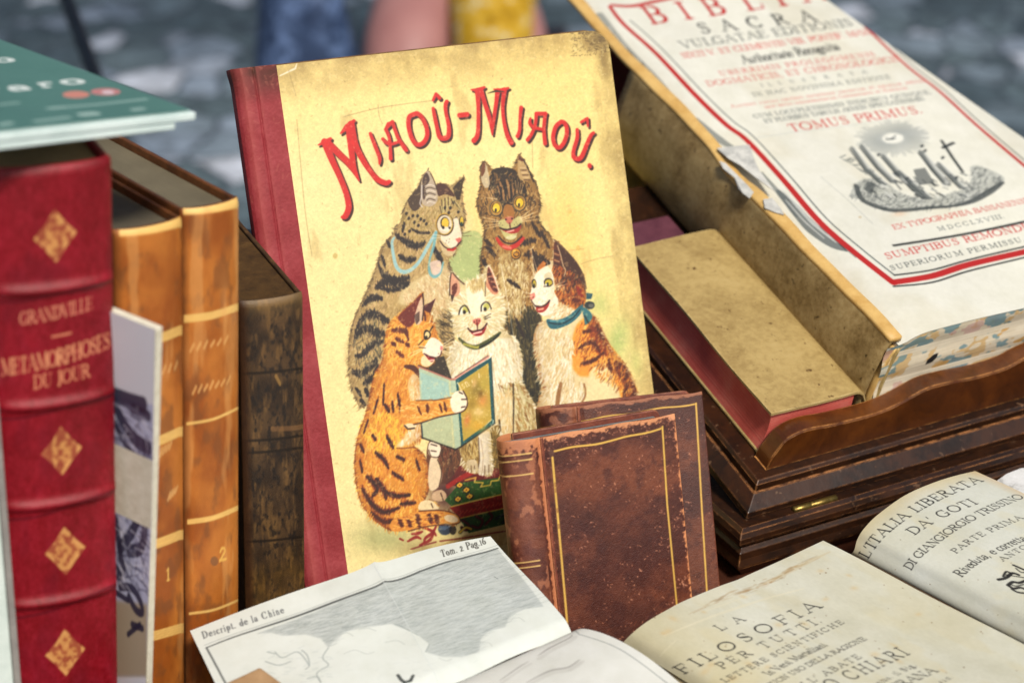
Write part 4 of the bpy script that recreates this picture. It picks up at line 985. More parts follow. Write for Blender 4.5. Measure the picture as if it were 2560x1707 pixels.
# head
c.fur([(1009, 525), (1040, 476), (1090, 464), (1150, 490), (1160, 560), (1100, 600), (1040, 600), (1000, 570)], 330, 110, 10, 1.6, [(176, 154, 92), (206, 182, 124), (150, 130, 78), (196, 176, 130)], .8, 30, 64)
c.poly([(1092, 462), (1110, 460), (1128, 476), (1136, 492), (1112, 486), (1096, 490)], (84, 46, 32), .92, True); c.poly([(1020, 500), (1044, 470), (1054, 450), (1054, 510), (1034, 528)], (70, 50, 42), .8, True)
c.poly([(1068, 428), (1078, 442), (1090, 470), (1094, 500), (1078, 516), (1058, 512), (1052, 490), (1054, 452)], (196, 180, 160), .95, True); c.poly([(1066, 432), (1074, 446), (1072, 456), (1062, 470), (1066, 482), (1060, 500), (1056, 486), (1056, 450)], (74, 52, 46), .85, True)
for k in range(7): c.stroke([(1062 + k, 466 + 7*k), (1074, 462 + 7*k), (1088, 466 + 7*k)], 1.1, (70, 54, 48) if k % 2 else (232, 222, 208), .8, True)
c.stroke([(1055, 464), (1054, 490), (1050, 508), (1056, 518)], 1.4, (222, 214, 206), .9, True); c.stroke([(1076, 432), (1086, 454), (1092, 474)], 1.3, (64, 44, 38), .8, True)
c.poly([(1161, 443), (1156, 466), (1150, 500), (1142, 500), (1136, 486), (1132, 470), (1146, 454)], (66, 48, 26), .95); c.stroke([(1158, 446), (1148, 476)], 1.4, (120, 96, 50), .6)
for x, y in ((1052, 548), (1060, 552), (1036, 556), (1046, 564), (1066, 560), (1032, 540), (1044, 540), (1024, 578), (1010, 566), (1016, 534), (1126, 520), (1134, 506), (1122, 532), (1112, 520), (1146, 530), (1140, 546), (1022, 546), (1012, 586)): c.disc((x, y), 3.4, 4.6, (44, 34, 28), .85, 20)
for p in ([(1104, 500), (1106, 530)], [(1112, 496), (1114, 528)], [(1120, 494), (1122, 516)], [(1128, 498), (1134, 512)], [(1138, 508), (1150, 524)], [(1100, 516), (1104, 536)]): c.stroke(p, [1, 2, .8], (52, 42, 26), .8); c.stroke([(p[0][0]+4, p[0][1]), (p[1][0]+3, p[1][1])], [.8, 1.4, .5], (222, 214, 150), .8)
c.stripe([(1028, 572), (1048, 582), (1076, 582)], 7, 80, (60, 46, 34)); c.stripe([(1006, 580), (1012, 556)], 9, 70, (54, 42, 34))
c.poly([(1132, 550), (1144, 546), (1150, 570), (1154, 590), (1146, 610), (1130, 622), (1112, 612), (1102, 600), (1106, 580)], (238, 226, 204), .95, True)
c.poly([(1102, 600), (1130, 622), (1140, 622), (1134, 636), (1118, 640), (1104, 624)], (216, 196, 156), .9, True)
c.stroke([(1100, 602), (1110, 616), (1124, 622), (1140, 617), (1152, 603)], 1.5, (64, 32, 26), .95, True); c.stroke([(1120, 624), (1132, 625), (1138, 621)], 2.8, (196, 40, 34), .95)
c.poly([(1138, 598), (1150, 593), (1154, 600), (1146, 608)], (214, 120, 110), 1); c.stroke([(1146, 608), (1142, 616)], 1.1, (90, 40, 36), .9)
for x, y in ((1116, 602), (1122, 606), (1114, 608), (1124, 598)): c.disc((x, y), 1, 1, (80, 60, 50), .9)
c.disc((1112, 562), 21, 26, (226, 214, 190), .96); c.disc((1112, 558), 11, 15, (56, 40, 24), 1); c.disc((1113, 558), 9, 13, (230, 196, 70), 1); c.disc((1113, 572), 13, 5, (240, 232, 216), .9); c.disc((1108, 569), 3.5, 4, (40, 26, 20), 1); c.disc((1124, 570), 3, 3, (40, 26, 20), .9)
c.ring((1112, 562), 21, 26, 1.8, (60, 42, 26), .95); c.ring((1110.6, 560.5), 20.6, 26, 1.2, (214, 176, 70), .95)
c.disc((1154, 554), 6.5, 13, (48, 38, 26), 1); c.disc((1154.5, 552), 4.6, 10, (222, 190, 60), 1); c.disc((1154, 560), 2.6, 5, (40, 74, 70), 1)
c.stroke([(1090, 580), (1070, 616), (1048, 654), (1028, 674), (1008, 680), (992, 668), (984, 640), (980, 606), (986, 594)], [3.4, 4.4, 4, 4.4, 5.2, 4.6, 4, 3.4, 2.4], (168, 204, 206), .95, True)
c.stroke([(1090, 582), (1084, 616), (1074, 650), (1074, 680), (1086, 692), (1100, 682), (1108, 656)], [3.4, 3.6, 2.2, 3.4, 3.8, 3, 2], (132, 184, 188), .92, True); c.poly([(1076, 656), (1100, 652), (1102, 678), (1086, 688), (1078, 676)], (228, 206, 196), .8, True)
for p in ([(1104, 590), (1082, 586)], [(1104, 594), (1080, 596)], [(1156, 586), (1176, 578)], [(1156, 590), (1178, 590)]): c.stroke(p, .7, (240, 230, 214) if p[0][0] < 1120 else (100, 80, 50), .8)

# ---- dark tabby with spectacles, right at the back
catB = smooth([(1209, 404), (1222, 412), (1233, 424), (1256, 419), (1279, 422), (1290, 400), (1298, 386), (1311, 402), (1329, 437), (1346, 476), (1352, 514), (1346, 548), (1361, 573), (1378, 592), (1390, 640), (1372, 700), (1352, 800), (1358, 900), (1372, 1024), (1296, 1034), (1280, 900), (1240, 800), (1206, 720), (1200, 667), (1203, 629), (1208, 600), (1210, 571), (1202, 546), (1192, 520), (1194, 495), (1200, 466), (1200, 430), (1202, 414)], True)
c.poly(catB, (172, 134, 72), 1)
c.fur(catB, 760, lambda x, y: 95 + (x-1280)*.1, 13, 2.0, [(136, 100, 52), (196, 158, 92), (164, 128, 68), (112, 80, 42), (212, 178, 116)], .8, 22, 71)
c.poly([(1296, 800), (1350, 780), (1356, 900), (1366, 1026), (1296, 1030), (1286, 900)], (58, 52, 26), .85, True, feather=4)
c.fur([(1240, 760), (1350, 760), (1356, 900), (1368, 1026), (1296, 1030), (1260, 840)], 420, 88, 22, 1.9, [(40, 38, 18), (66, 60, 28), (96, 84, 40), (30, 28, 14), (120, 104, 56)], .8, 10, 72)
c.poly([(1250, 640), (1290, 640), (1322, 690), (1310, 720), (1290, 800), (1262, 760), (1250, 700)], (206, 184, 130), .75, True, feather=6)
c.fur([(1246, 640), (1300, 640), (1326, 700), (1306, 800), (1260, 770)], 190, 95, 13, 1.9, [(236, 222, 184), (222, 202, 150), (190, 158, 100), (150, 116, 66)], .85, 22, 73)
for p, wd in (([(1214, 618), (1240, 640)], 16), ([(1206, 654), (1220, 668)], 20), ([(1268, 700), (1300, 720)], 12), ([(1210, 600), (1232, 616)], 12), ([(1300, 612), (1340, 600)], 14), ([(1310, 640), (1342, 634)], 16), ([(1352, 580), (1374, 620)], 20), ([(1350, 640), (1368, 660)], 22), ([(1322, 628), (1340, 650)], 15), ([(1330, 560), (1352, 590)], 18), ([(1290, 800), (1310, 840)], 22), ([(1256, 880), (1280, 920)], 24)):
    c.stripe(p, wd, 80, (52, 32, 18), a=.85)
c.volume(catB, (84, 58, 30), .45, 9)
c.rim(catB, 330, 9, 1.3, [(60, 44, 24), (120, 92, 44), (90, 68, 34)], .8, 202)
c.poly([(1233, 424), (1256, 419), (1280, 422), (1300, 440), (1318, 480), (1312, 500), (1290, 496), (1280, 506), (1262, 512), (1244, 500), (1232, 490), (1222, 470), (1224, 440)], (50, 36, 20), .92, True)
c.fur([(1202, 470), (1232, 430), (1300, 430), (1344, 480), (1348, 540), (1320, 570), (1220, 570), (1196, 520)], 260, 95, 11, 1.7, [(64, 46, 26), (100, 74, 40), (196, 152, 88), (44, 32, 20), (170, 130, 74)], .7, 28, 74)
for p in ([(1250, 456), (1256, 478), (1260, 500)], [(1266, 450), (1272, 470), (1274, 496)], [(1244, 466), (1250, 486)], [(1280, 462), (1284, 488)]): c.stroke(p, [2, 4, 1.5], (196, 150, 98), .8, True)
for p in ([(1262, 458), (1265, 500)], [(1276, 456), (1279, 500)], [(1252, 470), (1254, 500)]): c.stroke(p, [3, 4, 2], (36, 24, 14), .9)
c.poly([(1209, 406), (1204, 420), (1203, 450), (1214, 470), (1224, 462), (1222, 438), (1216, 414)], (206, 190, 160), .95, True); c.poly([(1208, 406), (1203, 424), (1204, 442), (1212, 430), (1213, 412)], (122, 72, 40), .9, True)
c.poly([(1298, 388), (1294, 412), (1296, 440), (1306, 452), (1326, 448), (1318, 420), (1308, 400)], (196, 168, 120), .95, True); c.poly([(1298, 388), (1296, 400), (1306, 404), (1310, 402)], (110, 56, 36), 1); c.stroke([(1310, 402), (1322, 426), (1334, 454)], 1.7, (60, 36, 24), .9)
for k in range(6): c.stroke([(1300 + 2*k, 420 + 6*k), (1314 + 2*k, 420 + 6*k)], 1.2, (84, 52, 34) if k % 2 else (226, 200, 160), .85)
for p in ([(1226, 468), (1238, 496)], [(1224, 476), (1232, 500)], [(1216, 480), (1230, 500)], [(1288, 452), (1292, 480)], [(1296, 456), (1294, 482)], [(1302, 458), (1298, 484)], [(1308, 462), (1302, 484)]): c.stroke(p, [.8, 1.4, .6], (226, 190, 140), .9)
c.poly([(1264, 512), (1276, 510), (1286, 530), (1282, 548), (1262, 548), (1258, 530)], (176, 124, 58), .95, True)
c.poly([(1246, 556), (1264, 548), (1280, 550), (1300, 540), (1306, 556), (1296, 576), (1288, 596), (1272, 600), (1258, 588)], (206, 198, 140), .95, True)
for cx, cy in ((1240.5, 521), (1298.5, 508)):
    c.disc((cx, cy), 15.5, 18.5, (196, 150, 64), .97); c.disc((cx, cy-1), 11, 13, (52, 34, 16), 1); c.disc((cx+.5, cy-1), 9.4, 11.6, (234, 202, 52), 1); c.disc((cx-2, cy+2), 5, 6, (244, 222, 120), .7); c.disc((cx-1, cy+5), 2.6, 5, (36, 22, 12), 1); c.ring((cx, cy), 16, 19, 1.7, (40, 26, 16), .97); c.ring((cx-.8, cy-.8), 15.6, 18.6, .8, (220, 196, 140), .8)
c.stroke([(1257, 516), (1266, 509), (1281, 512)], 1.6, (40, 26, 16), .95, True)
c.poly([(1262, 546), (1274, 541), (1284, 545), (1276, 560), (1268, 558)], (206, 128, 104), 1, True); c.disc((1265, 549), 2.4, 2.6, (70, 24, 20), 1); c.disc((1280, 547), 2.4, 2.6, (70, 24, 20), 1); c.stroke([(1274, 558), (1276, 571)], 1.6, (110, 40, 30), .9)
c.poly([(1252, 572), (1276, 574), (1302, 562), (1296, 580), (1278, 584), (1264, 580)], (176, 44, 34), .95, True); c.stroke([(1250, 570), (1262, 574), (1276, 573), (1292, 568), (1302, 560)], 2, (46, 20, 14), .97, True); c.stroke([(1268, 580), (1284, 576)], 2, (236, 190, 176), .9); c.disc((1278, 593), 14, 5, (222, 216, 176), .8, -8)
for k, (x, y) in enumerate(((1252, 558), (1256, 564), (1249, 563), (1290, 556), (1293, 561), (1286, 562))): c.disc((x, y), 1, 1, (60, 40, 20), .95)
for p in ([(1246, 552), (1204, 543)], [(1246, 555), (1208, 553)], [(1248, 560), (1212, 564)], [(1248, 564), (1214, 572)], [(1302, 548), (1346, 528)], [(1304, 551), (1350, 537)], [(1306, 554), (1348, 548)], [(1300, 545), (1340, 516)], [(1242, 498), (1212, 494)], [(1300, 548), (1334, 532)]): c.stroke(p, [1.1, .9, .5], (232, 210, 170), .9)
c.stroke([(1242, 596), (1254, 612), (1272, 620), (1292, 612), (1308, 596)], [3, 5, 5.5, 6, 4], (206, 52, 36), .95, True); c.stroke([(1258, 616), (1276, 620)], 3.4, (232, 150, 130), .8); c.stroke([(1246, 590), (1262, 606), (1284, 608), (1304, 592)], 2, (58, 28, 18), .9, True)
c.disc((1290, 635), 13, 14.5, (58, 38, 16), 1); c.disc((1289.5, 634), 11.4, 12.6, (206, 150, 44), 1); c.ring((1291, 636), 6.5, 6, 1.3, (84, 52, 20), .95); c.disc((1288, 641), 2, 2, (50, 30, 14), 1); c.disc((1286, 627), 4, 2.5, (240, 206, 110), .8)

# ---- calico with a blue scarf, right
catC = smooth([(1384, 598), (1402, 614), (1436, 653), (1456, 684), (1464, 720), (1462, 754), (1470, 776), (1492, 796), (1512, 844), (1528, 873), (1559, 905), (1579, 939), (1593, 980), (1600, 1030), (1359, 1040), (1358, 966), (1347, 939), (1343, 905), (1335, 875), (1336, 832), (1346, 810), (1371, 796), (1360, 790), (1344, 781), (1336, 765), (1326, 748), (1325, 737), (1330, 720), (1327, 698), (1340, 680), (1341, 664), (1328, 640), (1329, 621), (1344, 640), (1368, 652), (1381, 646), (1382, 618)], True)
c.poly(catC, (232, 214, 170), 1)
c.poly([(1446, 806), (1486, 790), (1512, 845), (1540, 880), (1580, 940), (1596, 1000), (1560, 1010), (1540, 960), (1500, 940), (1450, 940), (1424, 900), (1430, 850)], (238, 166, 62), .9, True, feather=4)
c.poly([(1484, 790), (1500, 815), (1528, 872), (1516, 890), (1490, 880), (1478, 850), (1474, 820)], (136, 52, 20), .9, True, feather=3); c.poly([(1540, 900), (1570, 922), (1594, 984), (1596, 1020), (1560, 1014), (1556, 960), (1536, 920)], (92, 36, 18), .92, True, feather=3)
c.poly([(1480, 920), (1520, 910), (1536, 960), (1540, 1010), (1480, 1020), (1462, 1000), (1470, 960)], (240, 226, 180), .92, True, feather=4)
c.fur([(1446, 806), (1486, 794), (1512, 845), (1540, 880), (1580, 940), (1594, 1010), (1500, 940), (1430, 880)], 260, 115, 12, 1.8, [(242, 180, 78), (222, 138, 50), (170, 84, 30), (250, 206, 112), (130, 62, 26)], .75, 20, 81)
for p, wd in (([(1456, 830), (1480, 826)], 10), ([(1446, 870), (1480, 856), (1500, 880)], 12), ([(1452, 910), (1486, 900), (1510, 880)], 12), ([(1520, 900), (1530, 930)], 14), ([(1490, 812), (1510, 850)], 14)): c.stripe(p, wd, 110, (96, 42, 20), a=.8)
c.fur([(1346, 812), (1420, 820), (1436, 860), (1424, 930), (1460, 960), (1462, 1016), (1366, 1020), (1348, 940), (1337, 880)], 420, lambda x, y: 112 - (x-1340)*.16, 16, 1.7, [(250, 246, 230), (240, 230, 200), (222, 198, 150), (206, 178, 132), (246, 240, 220)], .8, 18, 82)
c.blob((1372, 880), 20, 30, (206, 182, 132), .6); c.stroke([(1402, 958), (1396, 990), (1392, 1024)], [4, 6, 5], (150, 100, 50), .75, True); c.stroke([(1460, 960), (1464, 984), (1456, 1004)], 2.5, (150, 96, 48), .7, True)
c.volume(catC, (120, 76, 36), .5, 11)
c.rim(catC, 300, 9, 1.3, [(236, 220, 180), (150, 90, 40), (200, 150, 90)], .75, 203)
c.poly([(1441, 655), (1458, 690), (1464, 726), (1462, 756), (1440, 764), (1424, 730), (1400, 704), (1388, 684), (1392, 640), (1386, 606), (1404, 616)], (78, 40, 20), .95, True, feather=2)
c.poly([(1420, 724), (1450, 712), (1464, 740), (1458, 768), (1430, 772), (1400, 752), (1384, 728)], (206, 128, 46), .9, True, feather=3); c.poly([(1384, 660), (1408, 672), (1404, 696), (1384, 694)], (196, 112, 40), .85, True)
c.fur([(1384, 660), (1440, 680), (1462, 720), (1458, 766), (1400, 756), (1380, 700)], 190, 105, 11, 1.6, [(60, 30, 16), (120, 56, 22), (222, 150, 66), (170, 84, 28)], .75, 25, 83)
c.stripe([(1440, 716), (1456, 740)], 12, 100, (140, 40, 16)); c.stripe([(1430, 750), (1452, 752)], 9, 110, (96, 36, 16))
c.poly([(1330, 622), (1344, 638), (1370, 650), (1376, 660), (1356, 668), (1340, 680), (1334, 660)], (58, 34, 20), .95, True); c.poly([(1358, 652), (1344, 668), (1340, 682), (1356, 676), (1366, 658)], (214, 136, 52), .9)
c.poly([(1386, 606), (1384, 640), (1384, 664), (1396, 668), (1404, 650), (1398, 626)], (110, 58, 34), .95, True); c.stroke([(1394, 614), (1402, 640), (1408, 664), (1414, 676), (1410, 690)], 1.3, (222, 196, 160), .9, True)
for k in range(5): c.stroke([(1386, 626 + 8*k), (1397, 630 + 8*k)], 1.2, (226, 180, 130) if k % 2 else (50, 28, 18), .85)
c.poly([(1340, 684), (1366, 666), (1380, 680), (1384, 700), (1386, 730), (1396, 752), (1386, 776), (1362, 790), (1346, 782), (1334, 764), (1326, 744), (1330, 716)], (244, 236, 214), .96, True)
c.poly([(1372, 680), (1380, 690), (1368, 706), (1360, 690)], (206, 190, 150), .6, True); c.fur([(1340, 690), (1380, 690), (1390, 750), (1400, 780), (1370, 786), (1340, 760)], 80, 120, 8, 1.2, [(255, 252, 240), (222, 206, 172), (236, 222, 190)], .8, 40, 84)
c.fur([(1384, 760), (1430, 764), (1440, 790), (1380, 796)], 60, 130, 10, 1.8, [(246, 240, 220), (210, 180, 130), (232, 216, 180)], .85, 20, 85)
c.disc((1371, 706), 11.5, 11, (44, 30, 18), 1, 20); c.disc((1371.5, 707), 9.4, 8.4, (206, 186, 60), 1); c.disc((1369, 711), 3, 5.2, (26, 30, 24), 1); c.disc((1365, 712), 2.6, 3, (240, 240, 226), .9); c.stroke([(1360, 716), (1372, 716), (1382, 710)], 1.1, (60, 40, 24), .9)
c.disc((1335, 709), 6, 11.5, (40, 30, 18), 1); c.disc((1336, 709), 4.2, 9, (200, 180, 60), 1); c.disc((1335, 713), 2.2, 5, (26, 26, 20), 1)
c.poly([(1326, 736), (1336, 732), (1338, 742), (1330, 750), (1326, 746)], (226, 150, 130), 1, True); c.disc((1333, 743), 1.6, 1.8, (110, 50, 40), 1); c.stroke([(1328, 750), (1334, 760), (1340, 766)], 1.2, (70, 36, 24), .95, True)
c.poly([(1340, 766), (1356, 766), (1374, 752), (1370, 768), (1358, 780), (1344, 780)], (176, 50, 36), .96, True); c.stroke([(1338, 765), (1354, 766), (1366, 760), (1374, 751)], 1.8, (52, 22, 16), .96, True); c.stroke([(1346, 774), (1358, 772)], 2, (240, 196, 170), .9)
for p in ([(1344, 690), (1326, 652)], [(1346, 686), (1332, 640)], [(1340, 690), (1322, 660)], [(1330, 734), (1306, 730)], [(1330, 740), (1306, 744)], [(1372, 674), (1366, 650)], [(1378, 676), (1376, 646)], [(1384, 716), (1416, 702)], [(1386, 718), (1420, 710)], [(1334, 686), (1330, 628)]): c.stroke(p, [1.0, .8, .4], (240, 226, 196), .85)
c.poly([(1367, 798), (1390, 800), (1420, 790), (1448, 766), (1458, 762), (1452, 784), (1430, 806), (1400, 820), (1380, 822), (1370, 814)], (50, 116, 128), .97, True); c.stroke([(1372, 806), (1400, 810), (1430, 796), (1450, 774)], 1.6, (22, 58, 66), .9, True); c.stroke([(1376, 802), (1410, 802)], 2, (130, 184, 190), .6, True)
c.poly([(1456, 768), (1476, 780), (1480, 796), (1464, 812), (1460, 796)], (66, 128, 134), .97, True); c.poly([(1466, 732), (1482, 734), (1478, 748), (1466, 748)], (44, 96, 110), .97); c.disc((1474, 763), 13, 10, (56, 66, 66), 1); c.disc((1478, 764), 7, 5, (150, 144, 130), .7); c.stroke([(1462, 790), (1470, 806)], 2, (30, 56, 60), .9)
c.stroke([(1386, 600), (1404, 614), (1438, 653), (1458, 686), (1466, 722)], 1.1, (60, 34, 20), .7, True)

# ---- white kitten in the middle
catD = smooth([(1129, 680), (1142, 690), (1162, 708), (1182, 700), (1201, 692), (1210, 678), (1221, 662), (1232, 677), (1248, 727), (1260, 754), (1264, 792), (1258, 818), (1270, 834), (1285, 843), (1298, 866), (1306, 900), (1304, 936), (1308, 960), (1332, 1002), (1342, 1026), (1348, 1075), (1330, 1100), (1290, 1096), (1284, 1180), (1266, 1180), (1256, 1094), (1226, 1078), (1232, 1180), (1205, 1187), (1190, 1180), (1168, 1177), (1150, 1150), (1139, 1119), (1118, 1040), (1116, 940), (1124, 890), (1132, 862), (1150, 846), (1136, 834), (1128, 812), (1119, 792), (1122, 772), (1132, 758), (1123, 736), (1124, 700)], True)
c.poly(catD, (228, 212, 170), 1)
c.poly([(1124, 890), (1140, 858), (1280, 846), (1300, 880), (1304, 950), (1270, 980), (1130, 970)], (240, 232, 206), .9, True, feather=3)
c.fur([(1118, 900), (1140, 858), (1284, 846), (1304, 890), (1306, 960), (1260, 990), (1120, 980)], 420, lambda x, y: 92 - (x-1215)*.18, 15, 1.9, [(252, 248, 234), (238, 228, 198), (216, 192, 148), (246, 238, 214), (222, 214, 180)], .85, 16, 91)
c.fur([(1244, 960), (1304, 950), (1332, 1004), (1344, 1070), (1290, 1090), (1284, 990)], 170, 70, 16, 1.8, [(182, 140, 78), (214, 206, 160), (232, 224, 186), (150, 110, 60), (196, 176, 116)], .85, 18, 92); c.stroke([(1283, 960), (1284, 1020), (1282, 1090)], 2.2, (70, 50, 28), .8, True)
c.poly([(1240, 990), (1280, 990), (1282, 1096), (1256, 1096)], (230, 214, 172), .9); c.fur([(1236, 970), (1280, 970), (1282, 1090), (1250, 1090)], 80, 92, 14, 1.5, [(246, 236, 206), (210, 178, 120), (232, 198, 140)], .7, 8, 93)
c.stroke([(1248, 1050), (1254, 1100), (1258, 1160)], 2.4, (70, 50, 26), .8); c.poly([(1226, 1070), (1246, 1060), (1258, 1100), (1262, 1170), (1232, 1170)], (140, 112, 50), .9); c.fur([(1226, 1070), (1250, 1064), (1262, 1166), (1234, 1166)], 50, 92, 14, 1.6, [(96, 78, 36), (170, 140, 70)], .8, 8, 94)
c.poly([(1140, 1110), (1196, 1090), (1200, 1176), (1168, 1178), (1150, 1152)], (196, 168, 104), .95, True); c.fur([(1138, 1110), (1200, 1090), (1200, 1176), (1166, 1176)], 90, 80, 13, 1.7, [(226, 210, 160), (150, 116, 58), (110, 84, 40), (206, 176, 110)], .8, 14, 95)
c.poly([(1196, 1090), (1222, 1076), (1230, 1150), (1232, 1178), (1205, 1188), (1193, 1178), (1198, 1150)], (238, 228, 208), .97, True); c.stroke([(1202, 1096), (1208, 1140), (1206, 1176)], 1, (190, 160, 130), .7); c.stroke([(1196, 1094), (1199, 1150), (1194, 1176)], 1.4, (90, 64, 40), .7); c.stroke([(1212, 1164), (1212, 1184)], 1.3, (120, 90, 64), .8); c.stroke([(1222, 1162), (1222, 1180)], 1.3, (120, 90, 64), .8)
c.poly([(1168, 1152), (1190, 1150), (1194, 1178), (1176, 1182), (1166, 1172)], (226, 208, 174), .95, True); c.stroke([(1178, 1164), (1178, 1180)], 1.2, (110, 80, 50), .8); c.stroke([(1186, 1164), (1187, 1178)], 1.2, (110, 80, 50), .8)
c.volume(catD, (140, 112, 66), .55, 10)
c.rim(catD, 420, 10, 1.4, [(250, 244, 224), (206, 186, 140), (232, 218, 180)], .85, 204)
# head
c.fur([(1126, 770), (1160, 706), (1204, 694), (1248, 730), (1262, 790), (1250, 830), (1190, 850), (1140, 830)], 330, lambda x, y: math.degrees(math.atan2(y-775, x-1192)), 14, 1.8, [(252, 246, 226), (236, 222, 184), (214, 196, 150), (226, 212, 160), (246, 236, 206)], .8, 18, 96)
c.poly([(1166, 722), (1190, 712), (1206, 726), (1214, 760), (1200, 790), (1180, 790), (1170, 760)], (248, 240, 216), .85, True, feather=3); c.fur([(1168, 704), (1204, 694), (1212, 716), (1176, 724)], 40, 85, 13, 1.7, [(206, 182, 126), (190, 160, 100), (226, 206, 150)], .8, 12, 97)
c.poly([(1130, 684), (1126, 700), (1126, 732), (1138, 742), (1150, 730), (1148, 708), (1140, 692)], (222, 170, 140), .95, True); c.poly([(1130, 716), (1142, 708), (1142, 728), (1132, 740)], (112, 50, 38), .9, True); c.stroke([(1128, 682), (1125, 704), (1124, 738)], 1.5, (72, 44, 32), .9, True); c.stroke([(1132, 682), (1146, 698), (1160, 710)], 1.8, (90, 60, 40), .85, True); c.poly([(1126, 736), (1136, 738), (1130, 756)], (70, 34, 28), .9)
c.poly([(1221, 666), (1216, 700), (1216, 716), (1234, 736), (1246, 730), (1240, 706), (1230, 680)], (214, 150, 116), .95, True); c.poly([(1221, 668), (1218, 690), (1224, 712), (1234, 728), (1244, 728), (1236, 704), (1228, 682)], (110, 44, 34), .9, True)
for k in range(7): c.stroke([(1219 + 3*k, 686 + 6*k), (1229 + 2.4*k, 684 + 7*k)], 1.2, (232, 190, 150) if k % 2 else (58, 26, 22), .85)
c.stroke([(1222, 664), (1233, 684), (1247, 726)], 1.4, (246, 226, 200), .9, True); c.stroke([(1214, 704), (1213, 740)], 1.2, (80, 56, 36), .7)
for pts, pup, iris in (([(1147, 786), (1152, 770), (1162, 764), (1170, 772), (1174, 782), (1164, 784)], (1161, 780), (1164, 774)), ([(1203, 778), (1204, 764), (1214, 755), (1223, 760), (1228, 772), (1214, 774)], (1213, 773), (1216, 766))):
    c.poly(pts, (240, 240, 220), 1, True); c.disc(iris, 8, 8, (206, 200, 110), .95); c.disc(pup, 4, 5.2, (44, 30, 20), 1); c.stroke(pts[:5], 1.7, (56, 40, 26), .95, True)
c.poly([(1182, 800), (1190, 797), (1200, 795), (1202, 804), (1194, 812), (1184, 808)], (220, 140, 120), 1, True); c.disc((1186, 805), 2, 2.2, (110, 40, 34), 1); c.disc((1198, 802), 2, 2.2, (110, 40, 34), 1); c.poly([(1188, 808), (1198, 806), (1194, 818)], (176, 50, 44), .95); c.stroke([(1192, 800), (1194, 826)], 1.3, (100, 40, 32), .9)
c.poly([(1172, 824), (1194, 828), (1216, 812), (1210, 832), (1196, 840), (1182, 836)], (168, 30, 34), .97, True); c.stroke([(1170, 821), (1180, 829), (1194, 826), (1206, 823), (1217, 809)], 2, (72, 26, 22), .97, True); c.stroke([(1184, 834), (1204, 829)], 2, (246, 224, 206), .9); c.disc((1195, 846), 14, 5, (246, 236, 216), .9, -8)
for x, y in ((1172, 812), (1176, 818), (1180, 813), (1208, 812), (1212, 806)): c.disc((x, y), .9, .9, (130, 100, 70), .8)
for p in ([(1168, 808), (1132, 804)], [(1168, 812), (1130, 818)], [(1170, 816), (1134, 832)], [(1216, 792), (1256, 772)], [(1220, 798), (1260, 788)], [(1222, 804), (1262, 806)]): c.stroke(p, [1, .8, .4], (252, 246, 226), .9)
for p in ([(1210, 794), (1228, 784)], [(1212, 798), (1226, 792)]): c.stroke(p, [1.5, .6], (60, 44, 26), .85)
c.stroke([(1148, 846), (1166, 862), (1190, 868), (1214, 858), (1238, 842), (1250, 832)], [3, 5, 6, 6.5, 5, 3], (84, 90, 44), .95, True); c.stroke([(1160, 860), (1188, 868), (1196, 867)], 3, (206, 196, 96), .8, True); c.stroke([(1200, 868), (1226, 854), (1246, 838)], 2.6, (34, 36, 24), .85, True)
c.fur([(1110, 790), (1130, 770), (1136, 850), (1116, 880), (1100, 850)], 60, 200, 16, 1.2, [(56, 46, 30), (84, 66, 40), (200, 176, 120)], .7, 20, 98)

# ---- ginger cat holding a small book
catE = smooth([(1056, 733), (1058, 752), (1058, 770), (1074, 782), (1086, 808), (1091, 830), (1101, 852), (1108, 867), (1100, 888), (1086, 896), (1084, 908), (1068, 918), (1048, 924), (1050, 943), (1058, 971), (1062, 1000), (1060, 1060), (1054, 1098), (1034, 1112), (1058, 1138), (1070, 1173), (1071, 1220), (1058, 1253), (1077, 1250), (1095, 1268), (1048, 1277), (1101, 1276), (1139, 1285), (1149, 1298), (1141, 1309), (1114, 1308), (1074, 1313), (1021, 1325), (980, 1326), (951, 1312), (922, 1285), (900, 1250), (888, 1194), (887, 1135), (898, 1079), (911, 1044), (922, 1010), (928, 971), (940, 928), (955, 902), (961, 865), (964, 839), (973, 808), (994, 787), (1022, 765), (1042, 744)], True)
c.poly([(1060, 900), (1110, 890), (1130, 948), (1090, 935), (1046, 918)], (60, 48, 38), .9)
c.poly([(1075, 1100), (1140, 1116), (1150, 1160), (1110, 1210), (1070, 1180)], (104, 62, 40), .9, True); c.fur([(1075, 1100), (1140, 1116), (1150, 1170), (1090, 1200)], 80, 100, 13, 1.5, [(60, 38, 26), (160, 110, 66), (130, 60, 40)], .7, 22, 110)
c.poly(catE, (224, 160, 64), 1)
c.fur(catE, 950, lambda x, y: 100 + (x-960)*.14, 12, 2.0, [(240, 190, 84), (222, 150, 60), (206, 128, 48), (248, 212, 120), (232, 170, 90)], .8, 22, 101)
c.fur([(900, 1060), (960, 1020), (1010, 1060), (1000, 1120), (930, 1130)], 110, 100, 12, 1.9, [(250, 220, 90), (240, 200, 80)], .7, 20, 102)
c.poly([(1032, 935), (1054, 945), (1060, 990), (1058, 1050), (1056, 1096), (1016, 1112), (990, 1116), (1010, 1092), (1032, 1060), (1026, 1000), (1020, 960)], (244, 226, 186), .85, True, feather=5)
c.fur([(1024, 950), (1054, 945), (1060, 1000), (1058, 1090), (1000, 1110), (1030, 1050)], 120, 95, 13, 1.7, [(252, 244, 222), (240, 214, 160), (226, 180, 110)], .85, 20, 103)
